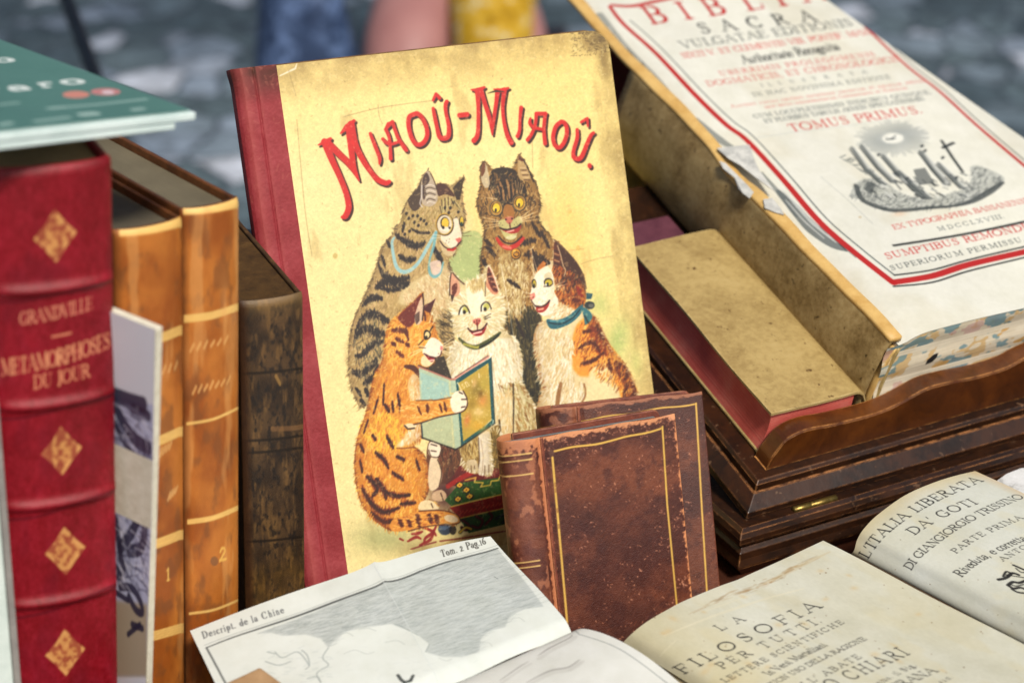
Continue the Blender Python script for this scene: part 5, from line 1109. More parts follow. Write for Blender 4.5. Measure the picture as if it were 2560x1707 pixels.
for p, wd in (([(960, 960), (958, 1010)], 12), ([(944, 1000), (934, 1032)], 15), ([(960, 1010), (974, 1030)], 13), ([(980, 1006), (984, 1030)], 12), ([(994, 986), (1002, 1030)], 14), ([(920, 1050), (910, 1080)], 14), ([(900, 1110), (910, 1130)], 12), ([(938, 1130), (960, 1150), (972, 1172)], 14), ([(900, 1150), (906, 1180)], 12), ([(916, 1190), (944, 1220), (930, 1240)], 22), ([(940, 1196), (960, 1226), (966, 1246)], 20), ([(904, 1220), (930, 1260), (960, 1280), (1000, 1268)], 18), ([(926, 1280), (960, 1304), (1000, 1300)], 16), ([(960, 1226), (990, 1240), (1026, 1236)], 15), ([(966, 1090), (984, 1120)], 14), ([(990, 1140), (1012, 1150)], 12), ([(1040, 1150), (1050, 1176)], 12), ([(930, 1086), (940, 1100)], 10), ([(1000, 1260), (1040, 1256)], 14), ([(980, 1180), (1010, 1200)], 12), ([(970, 1300), (1010, 1310)], 12)):
    c.stripe(p, wd, 105, (120, 52, 24), a=.7); c.stripe(p, wd*.55, 105, (70, 32, 20), a=.7, seed=5)
c.stroke([(962, 866), (955, 904), (938, 932), (928, 972), (912, 1044), (898, 1080), (888, 1136), (889, 1194), (901, 1250), (922, 1284), (952, 1311), (980, 1325)], 1.5, (150, 84, 34), .7, True)
c.stroke([(1034, 1116), (1060, 1138), (1072, 1172), (1071, 1222), (1060, 1250)], 1.8, (130, 70, 32), .8, True); c.stroke([(992, 1120), (1014, 1120), (1036, 1118), (1050, 1128)], 1.6, (150, 90, 40), .8, True)
c.volume(catE, (150, 82, 30), .55, 12)
c.rim(catE, 360, 9, 1.3, [(240, 190, 90), (190, 116, 44), (130, 70, 30)], .8, 205)
# thin far leg and feet
c.poly([(1076, 1146), (1092, 1142), (1100, 1160), (1106, 1186), (1098, 1214), (1078, 1226), (1070, 1200)], (236, 216, 184), .97, True); c.stroke([(1094, 1148), (1104, 1180), (1098, 1214)], 1.4, (80, 50, 34), .9, True)
c.poly([(1084, 1230), (1104, 1224), (1116, 1236), (1112, 1250), (1096, 1252), (1080, 1246)], (214, 184, 150), .97, True); c.stroke([(1102, 1232), (1108, 1250)], 1.3, (70, 40, 30), .9); c.poly([(1052, 1254), (1076, 1250), (1092, 1262), (1094, 1272), (1048, 1274)], (238, 220, 180), .97, True); c.stroke([(1078, 1258), (1082, 1268)], 1.3, (80, 50, 34), .9)
c.poly([(1076, 1104), (1096, 1108), (1102, 1124), (1094, 1142), (1076, 1140), (1070, 1124)], (244, 232, 210), .97, True); c.stroke([(1078, 1126), (1090, 1128)], 1.4, (70, 44, 34), .9); c.stroke([(1078, 1110), (1092, 1114)], 1.4, (70, 44, 34), .9); c.stroke([(1072, 1124), (1078, 1140), (1096, 1142), (1102, 1128)], 1.2, (80, 52, 40), .9, True)
# tail bands
c.poly([(980, 1326), (1021, 1325), (1074, 1313), (1114, 1308), (1141, 1309), (1149, 1298), (1139, 1285), (1101, 1276), (1048, 1277), (1010, 1290), (980, 1300)], (226, 160, 72), .97, True); c.fur([(980, 1320), (1040, 1318), (1110, 1306), (1110, 1280), (1048, 1279), (990, 1300)], 100, 170, 9, 1.7, [(248, 200, 100), (190, 110, 44), (240, 180, 90)], .8, 18, 104)
for x in (1000, 1022, 1044, 1074, 1090): c.stripe([(x, 1284 if x > 1030 else 1298), (x + 4, 1316 if x < 1060 else 1308)], 11, 10, (96, 42, 22))
c.disc((1128, 1296), 18, 9.5, (250, 228, 190), .95, 12); c.stroke([(1048, 1277), (1101, 1275), (1139, 1284), (1150, 1298), (1140, 1309), (1074, 1314), (1021, 1327)], 1.5, (96, 48, 26), .85, True)
# head
c.fur([(975, 810), (1010, 780), (1060, 772), (1088, 820), (1080, 870), (1040, 915), (970, 900), (964, 850)], 260, 120, 10, 1.7, [(244, 192, 84), (226, 160, 66), (250, 216, 120), (236, 176, 90)], .8, 30, 105)
c.poly([(1056, 735), (1050, 750), (1046, 776), (1040, 800), (1022, 818), (1002, 806), (996, 790), (1022, 766), (1042, 746)], (122, 42, 30), .95, True, feather=1); c.poly([(1054, 744), (1058, 770), (1056, 800), (1044, 812), (1036, 800), (1042, 770)], (222, 196, 170), .95, True)
for k in range(6): c.stroke([(1036 + k, 790 + 4*k), (1048, 780 + 4*k)], 1.2, (60, 36, 34), .85)
c.stroke([(1057, 734), (1059, 768), (1056, 800)], 1.6, (50, 26, 24), .9, True); c.poly([(1089, 746), (1076, 782), (1068, 780), (1058, 774), (1060, 764), (1076, 756)], (88, 28, 34), .95)
for p, wd in (([(980, 826), (1004, 826), (1020, 838)], 13), ([(1014, 822), (1022, 850)], 12), ([(988, 846), (1010, 856)], 9), ([(978, 858), (990, 862)], 8), ([(1060, 780), (1064, 800)], 9), ([(1014, 860), (1024, 864)], 8), ([(990, 880), (1010, 892)], 9)): c.stripe(p, wd, 95, (104, 46, 24))
c.poly([(1078, 844), (1096, 850), (1108, 866), (1100, 888), (1084, 895), (1066, 892), (1056, 880), (1064, 862)], (246, 236, 218), .97, True); c.poly([(1058, 890), (1084, 896), (1082, 908), (1066, 917), (1052, 908)], (246, 226, 186), .95, True)
c.poly([(1060, 830), (1066, 824), (1076, 830), (1076, 842), (1066, 850), (1060, 846)], (40, 28, 22), 1, True); c.disc((1068, 837), 6, 8, (232, 214, 160), 1); c.disc((1066, 842), 3, 3, (40, 28, 22), .9); c.stroke([(1076, 826), (1082, 816)], 2, (60, 34, 22), .9)
c.poly([(1101, 864), (1108, 866), (1106, 876), (1100, 874)], (226, 150, 140), 1); c.stroke([(1104, 878), (1100, 889), (1090, 894)], 1.4, (90, 44, 36), .9, True); c.disc((1096, 884), 1.2, 1.2, (70, 40, 34), 1)
c.poly([(1061, 884), (1074, 890), (1086, 894), (1082, 904), (1074, 902)], (156, 24, 40), .97, True); c.stroke([(1060, 884), (1074, 891), (1088, 894)], 1.4, (70, 22, 26), .95); c.stroke([(1074, 901), (1084, 900)], 2, (246, 220, 206), .9)
for p in ([(1058, 870), (1024, 884)], [(1058, 874), (1020, 894)], [(1060, 866), (1036, 866)], [(1106, 862), (1138, 840)], [(1108, 866), (1140, 850)], [(1108, 870), (1142, 862)], [(1106, 876), (1136, 886)], [(1106, 880), (1130, 892)], [(1074, 806), (1080, 780)], [(1082, 810), (1092, 784)]): c.stroke(p, [1, .8, .4], (250, 238, 206), .9)
for p in ([(1046, 862), (1058, 852)], [(1048, 868), (1064, 870)], [(1050, 858), (1062, 846)]): c.stroke(p, [1.4, .6], (80, 48, 26), .85)
c.stroke([(1014, 916), (1034, 920), (1048, 938)], [4, 7, 4], (84, 36, 26), .85, True)
# the small book
c.poly([(1047, 917), (1127, 948), (1139, 948), (1152, 1116), (1139, 1123), (1056, 1094)], (190, 206, 180), .98); c.poly([(1050, 930), (1120, 956), (1128, 1010), (1056, 1000)], (176, 206, 196), .8); c.poly([(1056, 1094), (1058, 1050), (1130, 1040), (1139, 1120)], (196, 200, 162), .8)
c.stroke([(1124, 950), (1134, 1118)], 2, (214, 214, 170), .8); c.stroke([(1046, 916), (1127, 948), (1139, 948)], 2.6, (196, 140, 120), .95); c.stroke([(1046, 913), (1127, 945)], 1, (60, 36, 30), .9); c.stroke([(1056, 1094), (1139, 1123), (1153, 1116)], 1.8, (44, 36, 28), .9); c.stroke([(1052, 1040), (1056, 1094)], 2, (40, 50, 60), .8)
c.poly([(1139, 947), (1227, 894), (1236, 1057), (1153, 1115)], (30, 98, 104), .99); c.poly([(1146, 957), (1221, 907), (1229, 1051), (1158, 1103)], (206, 178, 82), .99)
c.stroke([(1138, 946), (1220, 892)], 3, (222, 164, 146), .95); c.stroke([(1138, 943), (1220, 889)], .9, (70, 40, 34), .8); c.stroke([(1153, 1116), (1237, 1058)], 1.4, (30, 30, 26), .9); c.stroke([(1228, 894), (1237, 1058)], 1.2, (24, 44, 46), .8)
for cx, cy, rx, ry, col in ((1190, 970, 16, 22, (150, 130, 52)), (1180, 1010, 14, 20, (170, 142, 50)), (1206, 1000, 14, 18, (222, 160, 90)), (1196, 1030, 18, 12, (238, 210, 150)), (1168, 1050, 9, 18, (216, 140, 80)), (1186, 958, 7, 14, (226, 190, 130)), (1210, 960, 12, 20, (196, 176, 84)), (1196, 1064, 24, 16, (226, 182, 70)), (1202, 984, 8, 10, (140, 110, 40))): c.blob((cx, cy), rx, ry, col, .85, -20)
text(c, 'Isn', [(1150, 976), (1176, 962)], 20, (246, 230, 190), .9); c.stroke([(1197, 934), (1198, 944)], 1.4, (246, 230, 190), .9); c.stroke([(1180, 950), (1181, 956)], 1.2, (246, 230, 190), .8)
# arm and paw over it
arm = [(1004, 1012), (1044, 1000), (1090, 1000), (1128, 992), (1141, 978), (1158, 978), (1167, 998), (1166, 1016), (1152, 1030), (1098, 1041), (1054, 1055), (1020, 1062), (1004, 1050)]
c.poly(arm, (226, 162, 70), 1, True); c.fur(arm, 110, 170, 11, 1.9, [(244, 196, 100), (220, 150, 66), (248, 214, 140)], .8, 20, 106); c.poly([(1128, 992), (1141, 978), (1158, 978), (1167, 998), (1166, 1016), (1152, 1030), (1134, 1030), (1126, 1010)], (248, 238, 216), .97, True)
for p in ([(1100, 1010), (1104, 1028)], [(1112, 1008), (1114, 1026)], [(1070, 1012), (1068, 1030)], [(1046, 1020), (1052, 1034)]): c.stripe(p, 10, 60, (104, 48, 24))
c.stroke([(1040, 1001), (1090, 1000), (1128, 993)], 1.3, (110, 60, 30), .8); c.stroke([(1020, 1064), (1054, 1056), (1098, 1042), (1150, 1031), (1166, 1018), (1168, 998), (1158, 977)], 1.6, (76, 44, 28), .9, True)
for p in ([(1154, 998), (1166, 998)], [(1154, 1018), (1162, 1016)], [(1148, 980), (1156, 984)]): c.stroke(p, 1.5, (60, 36, 28), .95)
c.poly([(1010, 1062), (1030, 1058), (1034, 1068), (1016, 1070)], (246, 230, 196), .9, True); c.stroke([(1012, 1064), (1020, 1072), (1036, 1070)], 2, (60, 36, 26), .85)
# scratches and loose fibres on the varnish
for p in ([(1212, 1066), (1230, 1048), (1236, 1060), (1262, 1062), (1268, 1064)], [(1234, 1050), (1228, 1066)], [(1200, 1096), (1234, 1110)], [(1252, 660), (1302, 940)]): c.stroke(p, .7, (250, 244, 226), .75, True)
for k in range(120):
    x, y = 880 + 640*g.random(), 430 + 880*g.random(); c.stroke([(x, y), (x + g.normal(0, 5), y + g.normal(0, 5))], .6, (250, 240, 214), .35)
q_ = np.pad(c.img, ((1, 1), (1, 1), (0, 0)), mode='edge')
c.img = .5*c.img + .125*(q_[:-2, 1:-1] + q_[2:, 1:-1] + q_[1:-1, :-2] + q_[1:-1, 2:])          # ink spread
c.img *= (1 + .08*(fbm(960, 640, 2.4, 2, 46) - .5) + .06*(fbm(960, 640, 7, 3, 47) - .5))[..., None]   # stone grain
k = np.clip((fbm(960, 640, 5, 3, 48) - .66)/.08, 0, 1)[..., None]*.28; c.img = c.img*(1-k) + np.array([244, 228, 176])/255*k      # rubbed spots
c.img = np.clip(c.img, 0, 1)**1.3
c.build('printed_cover', M_cover, mi, gain=.94, keep=lambda u, v: ~(((u > MW-.0115) & (v > MH-.0115)) & (np.hypot(u-(MW-.0115), v-(MH-.0115)) > .0115)))

# cloth spine: rounded back, hinge groove, narrow strip onto the board
def spn(s, v):
    s = np.asarray(s, float)
    u = np.interp(s, [0, .2, .35, .5, .62, .8, 1], [.0035, -.0022, -.0014, .0035, .0095, .0125, .0232])
    n = np.interp(s, [0, .12, .25, .4, .5, .62, .68, .74, .85, 1], [-MT, -.0125, -.006, -.0008, .0009, .0011, .0003, .0008, .0011, .0007])
    fl = .0016*np.exp(-((v - MH)/.006)**2)
    return mf(u - fl*(1-s), v, n + fl*(.4 - s*.4))
c = Paint(spn, 0, 1, .0006, MH+.0006, 90, 700, (146, 50, 56))
c.img += ((fbm(700, 90, 40, 5, 51) - .5)*.16)[..., None]; c.img += ((fbm(700, 90, 2.2, 2, 52) - .5)*.08)[..., None]
Y = np.linspace(0, 1, 700)[:, None]*np.ones((1, 90)); X = np.linspace(0, 1, 90)[None]*np.ones((700, 1))
k = np.clip((Y-.93)/.06, 0, 1)*.75*fbm(700, 90, 20, 4, 53)*1.6; c.img = c.img*(1-k[..., None]) + np.array([70, 40, 30])/255*k[..., None]
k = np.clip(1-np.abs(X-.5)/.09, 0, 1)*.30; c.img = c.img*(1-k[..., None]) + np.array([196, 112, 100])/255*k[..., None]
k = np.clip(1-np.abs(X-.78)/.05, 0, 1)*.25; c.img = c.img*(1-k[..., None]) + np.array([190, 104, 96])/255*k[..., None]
for q in range(140):
    x, y = 90*g.random(), 700*(1-.3*g.random()**3); c.cap([(x, y), (x + g.normal(0, 2), y + g.normal(0, 5))], .6, (190, 120, 100), .3)
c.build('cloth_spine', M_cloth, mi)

# ------------------------------------------------------------------ two small brown leather books in front of it
def arclen(pts):
    pts = np.asarray(pts, float); d = np.r_[0, np.cumsum(np.hypot(*np.diff(pts, axis=0).T))]
    return d/d[-1], pts
def leather_book(fr, W, H, T, loc, label, paint, nu, nv, joint=.0205, wear=1.0, seed=0):
    t = thing('leather_book', loc, label, 'book')
    jt = joint
    s, p = arclen([(jt*.55, -T), (jt*.22, -T*.86), (.0005, -T*.62), (0, -T*.42), (.0012, -T*.22), (.005, -.0016), (jt*.55, .0004), (jt*.86, .0001), (jt, -.0013), (jt*1.14, -.0001), (jt*1.4, .0006), (W*.6, .0007), (W-.0016, .0005), (W, -.0006), (W+.0002, -.0022)])
    pu = smooth(np.c_[p[:, 0], p[:, 1]], n=6); s, pu = arclen(pu)
    def P(a, v):
        u = np.interp(a, s, pu[:, 0]); n = np.interp(a, s, pu[:, 1])
        spine = np.clip(1 - u/(jt*.8), 0, 1)
        n = n + .0003*np.sin(v*170)*spine*0
        fl = .0010*np.exp(-((v-H)/.003)**2)*spine
        return fr(u, v + .0004*np.sin(u*210), n + fl)
    c = Paint(P, 0, 1, .0, H, nu, nv, (108, 44, 34))
    paint(c, s, pu)
    c.build('binding', M_leather, t)
    slab('front_board', fr, jt+.0005, W-.0003, .0003, H-.0003, -.0026, -.0004, M_lthr, t, .0005, rnd=(0, .002, .004, 0))
    slab('back_board', fr, jt*.55, W+.0004, .0003, H+.0002, -T, -T+.0024, M_lthr, t, .0007, rnd=(0, .002, .004, 0))
    slab('page_block', fr, .0035, W-.0035, .002, H-.0032, -T+.0026, -.0028, M_greypages, t, .0003)
    return t
M_lthr = mat_noise('brown calf', [(.3, (70, 30, 24)), (.55, (112, 54, 38)), (.75, (150, 88, 60))], 120, .55, gs=.4, edge=(206, 140, 100))
M_greypages = mat_noise('blue grey stained page edges', [(.3, (96, 108, 112)), (.6, (136, 148, 150)), (.8, (176, 184, 182))], 300, .6, .3, gs=.4, grain=900)

def leather_base(c, seed, nu, nv):
    f = fbm(nv, nu, 70, 6, seed); f2 = fbm(nv, nu, 16, 4, seed+1); f3 = fbm(nv, nu, 4, 3, seed+2, sx=1, sy=1)
    a = np.array([74, 34, 25])/255; b_ = np.array([112, 58, 37])/255; d = np.array([60, 25, 23])/255
    k = np.clip((f-.35)/.3, 0, 1)[..., None]; c.img = a*(1-k) + b_*k
    k = np.clip((f2-.55)/.2, 0, 1)[..., None]*.5; c.img = c.img*(1-k) + d*k
    c.img += ((f3-.5)*.09)[..., None]
def scuff(c, n, seed, xr, yr, col=(214, 150, 118)):
    g = np.random.default_rng(seed)
    for k in range(n):
        x, y = g.uniform(*xr), g.uniform(*yr); m = g.integers(1, 5)
        for j in range(m):
            q = np.array([x + g.normal(0, 5), y + g.normal(0, 5)]); l = g.uniform(.5, 4); th = g.normal(.9, .5)
            c.cap([q, q + l*np.array([math.cos(th), -math.sin(th)])], [g.uniform(.3, 1.1), .3], col, g.uniform(.3, .85))
def rubbed(c, d, width, seed, col, a=.95, cell=9):
    """wear that bites in raggedly from an edge; d = distance in canvas pixels"""
    f = fbm(c.nv, c.nu, cell, 4, seed)
    k = np.clip((1 - d/width)*1.25 + (f-.5)*1.3, 0, 1); k = np.clip((k-.35)/.3, 0, 1)*a
    c.img = c.img*(1-k[..., None]) + np.array(col)/255*k[..., None]

f1 = Frame((.0078, -.1031, 0), .3285, .3333)
W1, H1, T1 = .0965, .12, .022
GOLD = (222, 178, 84)
def paint1(c, s, pu):
    nu, nv = c.nu, c.nv
    leather_base(c, 300, nu, nv)
    Y = np.arange(nv)[:, None]*np.ones((1, nu)); X = np.arange(nu)[None]*np.ones((nv, 1))
    sj = np.interp(.0205, pu[:, 0][len(pu)//2-20:], s[len(pu)//2-20:]) if False else s[np.argmin(np.hypot(pu[:, 0]-.0205, pu[:, 1]+.0007))]
    xj = sj*nu
    top = nv - Y
    rubbed(c, top, 13, 301, (222, 152, 106), .92, 5)
    rubbed(c, (nu*.985 - X), 12, 302, (222, 148, 98), .92, 6)
    rubbed(c, np.abs(X - xj), 8, 303, (206, 132, 90), .85, 6)
    rubbed(c, np.hypot((nu*.985-X), top)*.7, 17, 304, (222, 154, 110), .85, 5)
    rubbed(c, np.where(X < xj, top*.55, 99), 20, 305, (206, 134, 90), .9, 6)
    sp = (X < xj*.92)
    f = fbm(nv, nu, 11, 5, 306, sy=1.6); k = np.where(sp, np.clip((f-.55)/.10, 0, 1)*.6, 0); c.img = c.img*(1-k[..., None]) + np.array([190, 122, 84])/255*k[..., None]
    k = np.where(sp, np.exp(-((X-xj*.72)/(xj*.13))**2)*.25, 0); c.img = c.img*(1-k[..., None]) + np.array([170, 122, 116])/255*k[..., None]
    scuff(c, 120, 307, (xj, nu), (0, nv)); scuff(c, 60, 308, (nu*.84, nu), (0, nv)); scuff(c, 40, 309, (xj, nu), (nv*.9, nv))
    g = np.random.default_rng(9)
    for k in range(900):                                        # fine diagonal scratches of the grain
        x, y = xj + (nu-xj)*g.random(), nv*g.random(); l = g.uniform(3, 9)
        c.cap([(x, y), (x + l*.6, y + l*.8)], .35, (150, 84, 62) if g.random() < .5 else (58, 22, 20), .28)
    def gl(p, r=2.6):
        c.stroke(p, r + .8, (70, 40, 16), .6); c.stroke(p, r, GOLD, .95)
    gl([(1385, 1128), (1540, 1098), (1655, 1070)]); gl([(1381, 1143), (1399, 1340), (1417, 1545), (1424, 1640)]); gl([(1656, 1066), (1668, 1260), (1692, 1510), (1700, 1600)], 2.2)
    for k in range(8):
        t = g.random(); c.stroke([(1382 + 40*t, 1143 + 460*t), (1383 + 40*t, 1143 + 460*t + 8)], 2.4, (120, 70, 36), .5)
    c.disc((1379, 1132), 7, 8, (90, 56, 44), .85); c.stroke([(1658, 1070), (1674, 1068)], 3, (70, 40, 40), .9)
    for y0, y1 in ((1136, 1150), (1151, 1160), (1177, 1181), (1187, 1190), (1286, 1289), (1300, 1303), (1404, 1407), (1417, 1420)):
        dx = (y0-1136)*.085
        c.stroke([(1262 + dx, y0 + 2), (1290 + dx, y0 + 1), (1328 + dx*.9, y0 - 4)], [.8, 1.6, 2.2], (226, 190, 116), .9, True)
        c.stroke([(1262 + dx, y0 + 6), (1290 + dx, y0 + 5), (1328 + dx*.9, y0)], [.8, 1.2, 1.4], (66, 30, 24), .6, True)
lb1 = leather_book(f1, W1, H1, T1, f1(.05, 0, -.01), 'small worn brown leather book with gold line border, the nearer one leaning in front', paint1, 330, 360)
f2 = Frame((.0268, -.0735, 0), .2301, .4341)
def paint2(c, s, pu):
    nu, nv = c.nu, c.nv
    leather_base(c, 320, nu, nv); c.img *= .94
    Y = np.arange(nv)[:, None]*np.ones((1, nu)); X = np.arange(nu)[None]*np.ones((nv, 1)); top = nv - Y
    xj = s[np.argmin(np.hypot(pu[:, 0]-.0205, pu[:, 1]+.0007))]*nu
    rubbed(c, top, 11, 321, (178, 116, 84), .8); rubbed(c, nu*.985-X, 6, 322, (186, 124, 88), .8)
    f = fbm(nv, nu, 12, 4, 323); k = np.where(X < xj, np.clip((f-.5)/.12, 0, 1)*.6, 0); c.img = c.img*(1-k[..., None]) + np.array([170, 112, 82])/255*k[..., None]
    scuff(c, 60, 324, (xj, nu), (0, nv))
    g = np.random.default_rng(10)
    for k in range(700):
        x, y = xj + (nu-xj)*g.random(), nv*g.random(); l = g.uniform(3, 10); c.cap([(x, y), (x + l*.6, y + l*.8)], .35, (158, 96, 72) if g.random() < .5 else (58, 22, 20), .26)
    for p in ([(1448, 1054), (1600, 1030), (1740, 1009)], [(1740, 1008), (1754, 1260), (1768, 1490), (1772, 1560)]):
        c.stroke(p, 3.0, (70, 40, 16), .55); c.stroke(p, 2.2, GOLD, .95)
    c.stroke([(1350, 1070), (1370, 1068), (1388, 1064)], 1.6, (206, 164, 96), .8); c.stroke([(1352, 1078), (1388, 1072)], 1, (66, 30, 24), .6)
lb2 = leather_book(f2, .0914, .1213, .022, f2(.05, 0, -.01), 'larger brown leather book, tucked behind the nearer small leather one', paint2, 320, 380)

# ------------------------------------------------------------------ standing books on the left
def standing(name, label, Obase, yaw, lean, roll, w, h, depth, bulge, paint, nu, nv, matb, matp, bands=(), bandh=.0016, spinemat=None, over=.003, group=None):
    fr = Frame(Obase, rad(yaw), rad(lean), rad(roll)); fr.O = fr(-w, 0, 0)
    t = thing(name, fr(w/2, 0, -depth/2), label, 'book', group)
    def P(a, v):
        k = 2*a - 1
        n = bulge*(np.sqrt(np.clip(1 - .93*k*k, 0, 1)) - .26)/.74 - .0005
        u = w*(.5 + .5*np.sign(k)*np.abs(k)**.9*(1 - .0*k))
        for b in bands: n = n + bandh*np.exp(-((v-b)/.0026)**2)*(1 - .55*k**4)
        hc = np.clip((v-(h-.004))/.004, 0, 1); n = n - .0016*hc**2
        return fr(u, v, n)
    c = Paint(P, 0, 1, .0004, h, nu, nv, (120, 20, 30))
    paint(c, fr, P)
    c.build('spine', spinemat or M_leather, t, gain=.95)
    bt = .0024
    for name_, a, b in (('left_board', .0, bt), ('right_board', w-bt, w)):
        slab(name_[name_.index('_')+1:], fr, a, b, .0003, h-.0004, -depth, -.0012, matb, t, .0008)
    slab('page_block', fr, bt+.0002, w-bt-.0002, .003, h-over-.0015, -depth+.004, -.0022, matp(fr), t, .0003)
    # rolled leather cap over the head of the spine
    L = []
    for k in np.linspace(0, 1, 15):
        q = P(np.array(k), np.array(h)) ; i = fr(w*(.5 + (k-.5)*.86), h-.0012, -.0016 + bulge*.25*(1-(2*k-1)**2))
        L.append([q, q*.45 + i*.55 + fr.Z*.0007, i, i - fr.Z*.003, q - fr.Z*.003])
    loops('head_cap', L, matb, t, smooth=True)
    return t, fr, P
GP = lambda col: (lambda fr: mat_pages('page tops', [(.25, tuple(int(x*.72) for x in col)), (.6, col), (.85, tuple(min(int(x*1.12), 255) for x in col))], fr.X, 1500))
M_redl = mat_noise('red morocco', [(.3, (116, 10, 26)), (.7, (160, 20, 38))], 90, .45, .45, gs=.4, grain=900)
M_browncalf = mat_noise('tan calf boards', [(.3, (62, 34, 16)), (.6, (110, 66, 32)), (.8, (150, 96, 48))], 90, .5, .4, gs=.3)
def paint_red(c, fr, P):
    nu, nv = c.nu, c.nv
    c.img[:] = np.array([138, 10, 28])/255; c.img += ((fbm(nv, nu, 60, 5, 401)-.5)*.14)[..., None]*np.array([1.2, .4, .6]); c.img += ((fbm(nv, nu, 2.5, 2, 402)-.5)*.12)[..., None]; c.img += ((fbm(nv, nu, 8, 3, 405)-.5)*.10)[..., None]
    k = np.clip((fbm(nv, nu, 40, 3, 403)-.55)/.2, 0, 1)[..., None]*.35; c.img = c.img*(1-k) + np.array([112, 10, 34])/255*k
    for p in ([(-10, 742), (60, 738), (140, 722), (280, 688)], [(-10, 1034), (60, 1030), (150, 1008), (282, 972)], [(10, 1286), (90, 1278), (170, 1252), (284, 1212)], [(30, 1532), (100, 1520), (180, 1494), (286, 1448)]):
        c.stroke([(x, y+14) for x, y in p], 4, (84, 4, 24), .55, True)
    GD = (226, 168, 100)
    for cx, cy, hw, hh in ((138, 590, 54, 66), (154, 1127, 51, 60), (163, 1376, 51, 60), (163, 1630, 50, 58)):
        q = [(cx-hw, cy+8), (cx-hw*.45, cy-hh*.42), (cx-2, cy-hh), (cx+hw*.5, cy-hh*.5), (cx+hw, cy-10), (cx+hw*.5, cy+hh*.42), (cx+2, cy+hh), (cx-hw*.5, cy+hh*.5)]
        c.poly(q, GD, .95)
        for a, b in ((0, -.55), (0, .55), (-.5, 0), (.5, 0), (0, 0), (.28, -.2), (-.28, .2), (.25, .25), (-.25, -.28)):
            c.disc((cx + a*hw, cy + b*hh - a*8), hw*.13, hh*.10, (164, 84, 50), .75)
            c.ring((cx + a*hw, cy + b*hh - a*8), hw*.2, hh*.17, 1.6, (196, 128, 70), .6)
    wear = np.clip((fbm(nv, nu, 7, 4, 404)-.50)/.10, 0, 1)[..., None]*.75
    gold = (c.img[..., 1:2] > .3)
    c.img = np.where(gold, c.img*(1-wear) + np.array([150, 60, 44])/255*wear, c.img)
    text(c, 'GRANDVILLE', [(50, 812), (140, 796), (232, 772)], 30, (224, 150, 116), .95, (-.02, -1), bold=1.5)
    c.stroke([(130, 842), (178, 832)], 3, (224, 150, 110), .9)
    text(c, 'LES METAMORPHOSES', [(-60, 946), (60, 930), (160, 908), (276, 868)], 38, (226, 156, 112), .95, (-.02, -1), bold=1.5)
    text(c, 'DU JOUR', [(84, 972), (150, 960), (226, 940)], 32, (226, 152, 110), .95, (-.02, -1), bold=1.5)
zb = [(.3055-.0868), (.3055-.1520), (.3055-.2075), (.3055-.2600)]
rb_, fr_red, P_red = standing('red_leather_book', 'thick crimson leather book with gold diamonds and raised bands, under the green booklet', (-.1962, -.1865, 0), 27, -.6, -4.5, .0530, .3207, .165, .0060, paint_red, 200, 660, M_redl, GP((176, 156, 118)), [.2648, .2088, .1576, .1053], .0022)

def paint_brown(ys, extra, seed):
    def f(c, fr, P):
        nu, nv = c.nu, c.nv
        a, b_ = np.array([158, 84, 28])/255, np.array([198, 120, 48])/255
        k = np.clip((fbm(nv, nu, 60, 5, seed)-.35)/.3, 0, 1)[..., None]; c.img = a*(1-k) + b_*k
        k = np.clip((fbm(nv, nu, 22, 4, seed+1)-.56)/.14, 0, 1)[..., None]*.5; c.img = c.img*(1-k) + np.array([120, 74, 42])/255*k
        k = np.clip((fbm(nv, nu, 30, 4, seed+2, sy=3)-.6)/.1, 0, 1)[..., None]*.5; c.img = c.img*(1-k) + np.array([226, 164, 100])/255*k
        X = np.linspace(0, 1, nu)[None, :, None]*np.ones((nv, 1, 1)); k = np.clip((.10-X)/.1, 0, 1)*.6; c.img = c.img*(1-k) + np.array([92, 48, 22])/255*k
        for p in ys:
            for d in (-11, -5, 1, 7):
                c.stroke([(x, y + d) for x, y in p], 2.5, (248, 204, 120), .92, True)
        extra(c)
    return f
def band(x0, x1, y0, y1): return [(x0, y0), ((x0+x1)/2, y0 - (y0-y1)*.28), (x1, y1)]
def ex2(c):
    for y, t in ((874, 'OEUVRES'), (986, 'A. PIRON')): pass
    for x, y, w_ in ((476, 880, 120), (482, 986, 100)):
        g = np.random.default_rng(int(y))
        for k in range(7):
            xx = x + w_*k/7; c.stroke([(xx, y - 30*k/7 - 2), (xx + 8, y - 30*k/7 - 20 + 8*g.random())], 3.2, (232, 178, 110), .75)
    text(c, '2', [(546, 1402), (570, 1396)], 44, (238, 184, 92), .95, (0, -1), bold=1.6)
    c.disc((536, 1402), 10, 12, (96, 70, 60), .5)
    for p in ((520, 540), (470, 900), (560, 760)): c.blob(p, 16, 50, (226, 160, 96), .35)
def ex1(c):
    for x, y, w_ in ((392, 940, 60), (400, 1140, 30), (420, 1250, 24)):
        g = np.random.default_rng(int(y))
        for k in range(4):
            xx = x + w_*k/4; c.stroke([(xx, y - 6*k), (xx + 6, y - 20 - 5*k)], 3.4, (232, 184, 120), .7)
    text(c, '1', [(412, 1452), (430, 1446)], 40, (240, 190, 100), .95, (0, -1), bold=1.8)
standing('tan_leather_book', 'tan leather book with gold bands and number 2, the right one of the pair', (-.1453, -.1131, 0), 40, .4, -4.5, .0320, .2682, .175, .0055,
         paint_brown([band(460, 600, 526, 508), band(462, 600, 796, 764), band(468, 600, 1052, 1010), band(470, 600, 1300, 1262), band(474, 600, 1526, 1490)], ex2, 430), 130, 480, M_browncalf, GP((116, 108, 88)), (), group='pair of tan leather volumes')
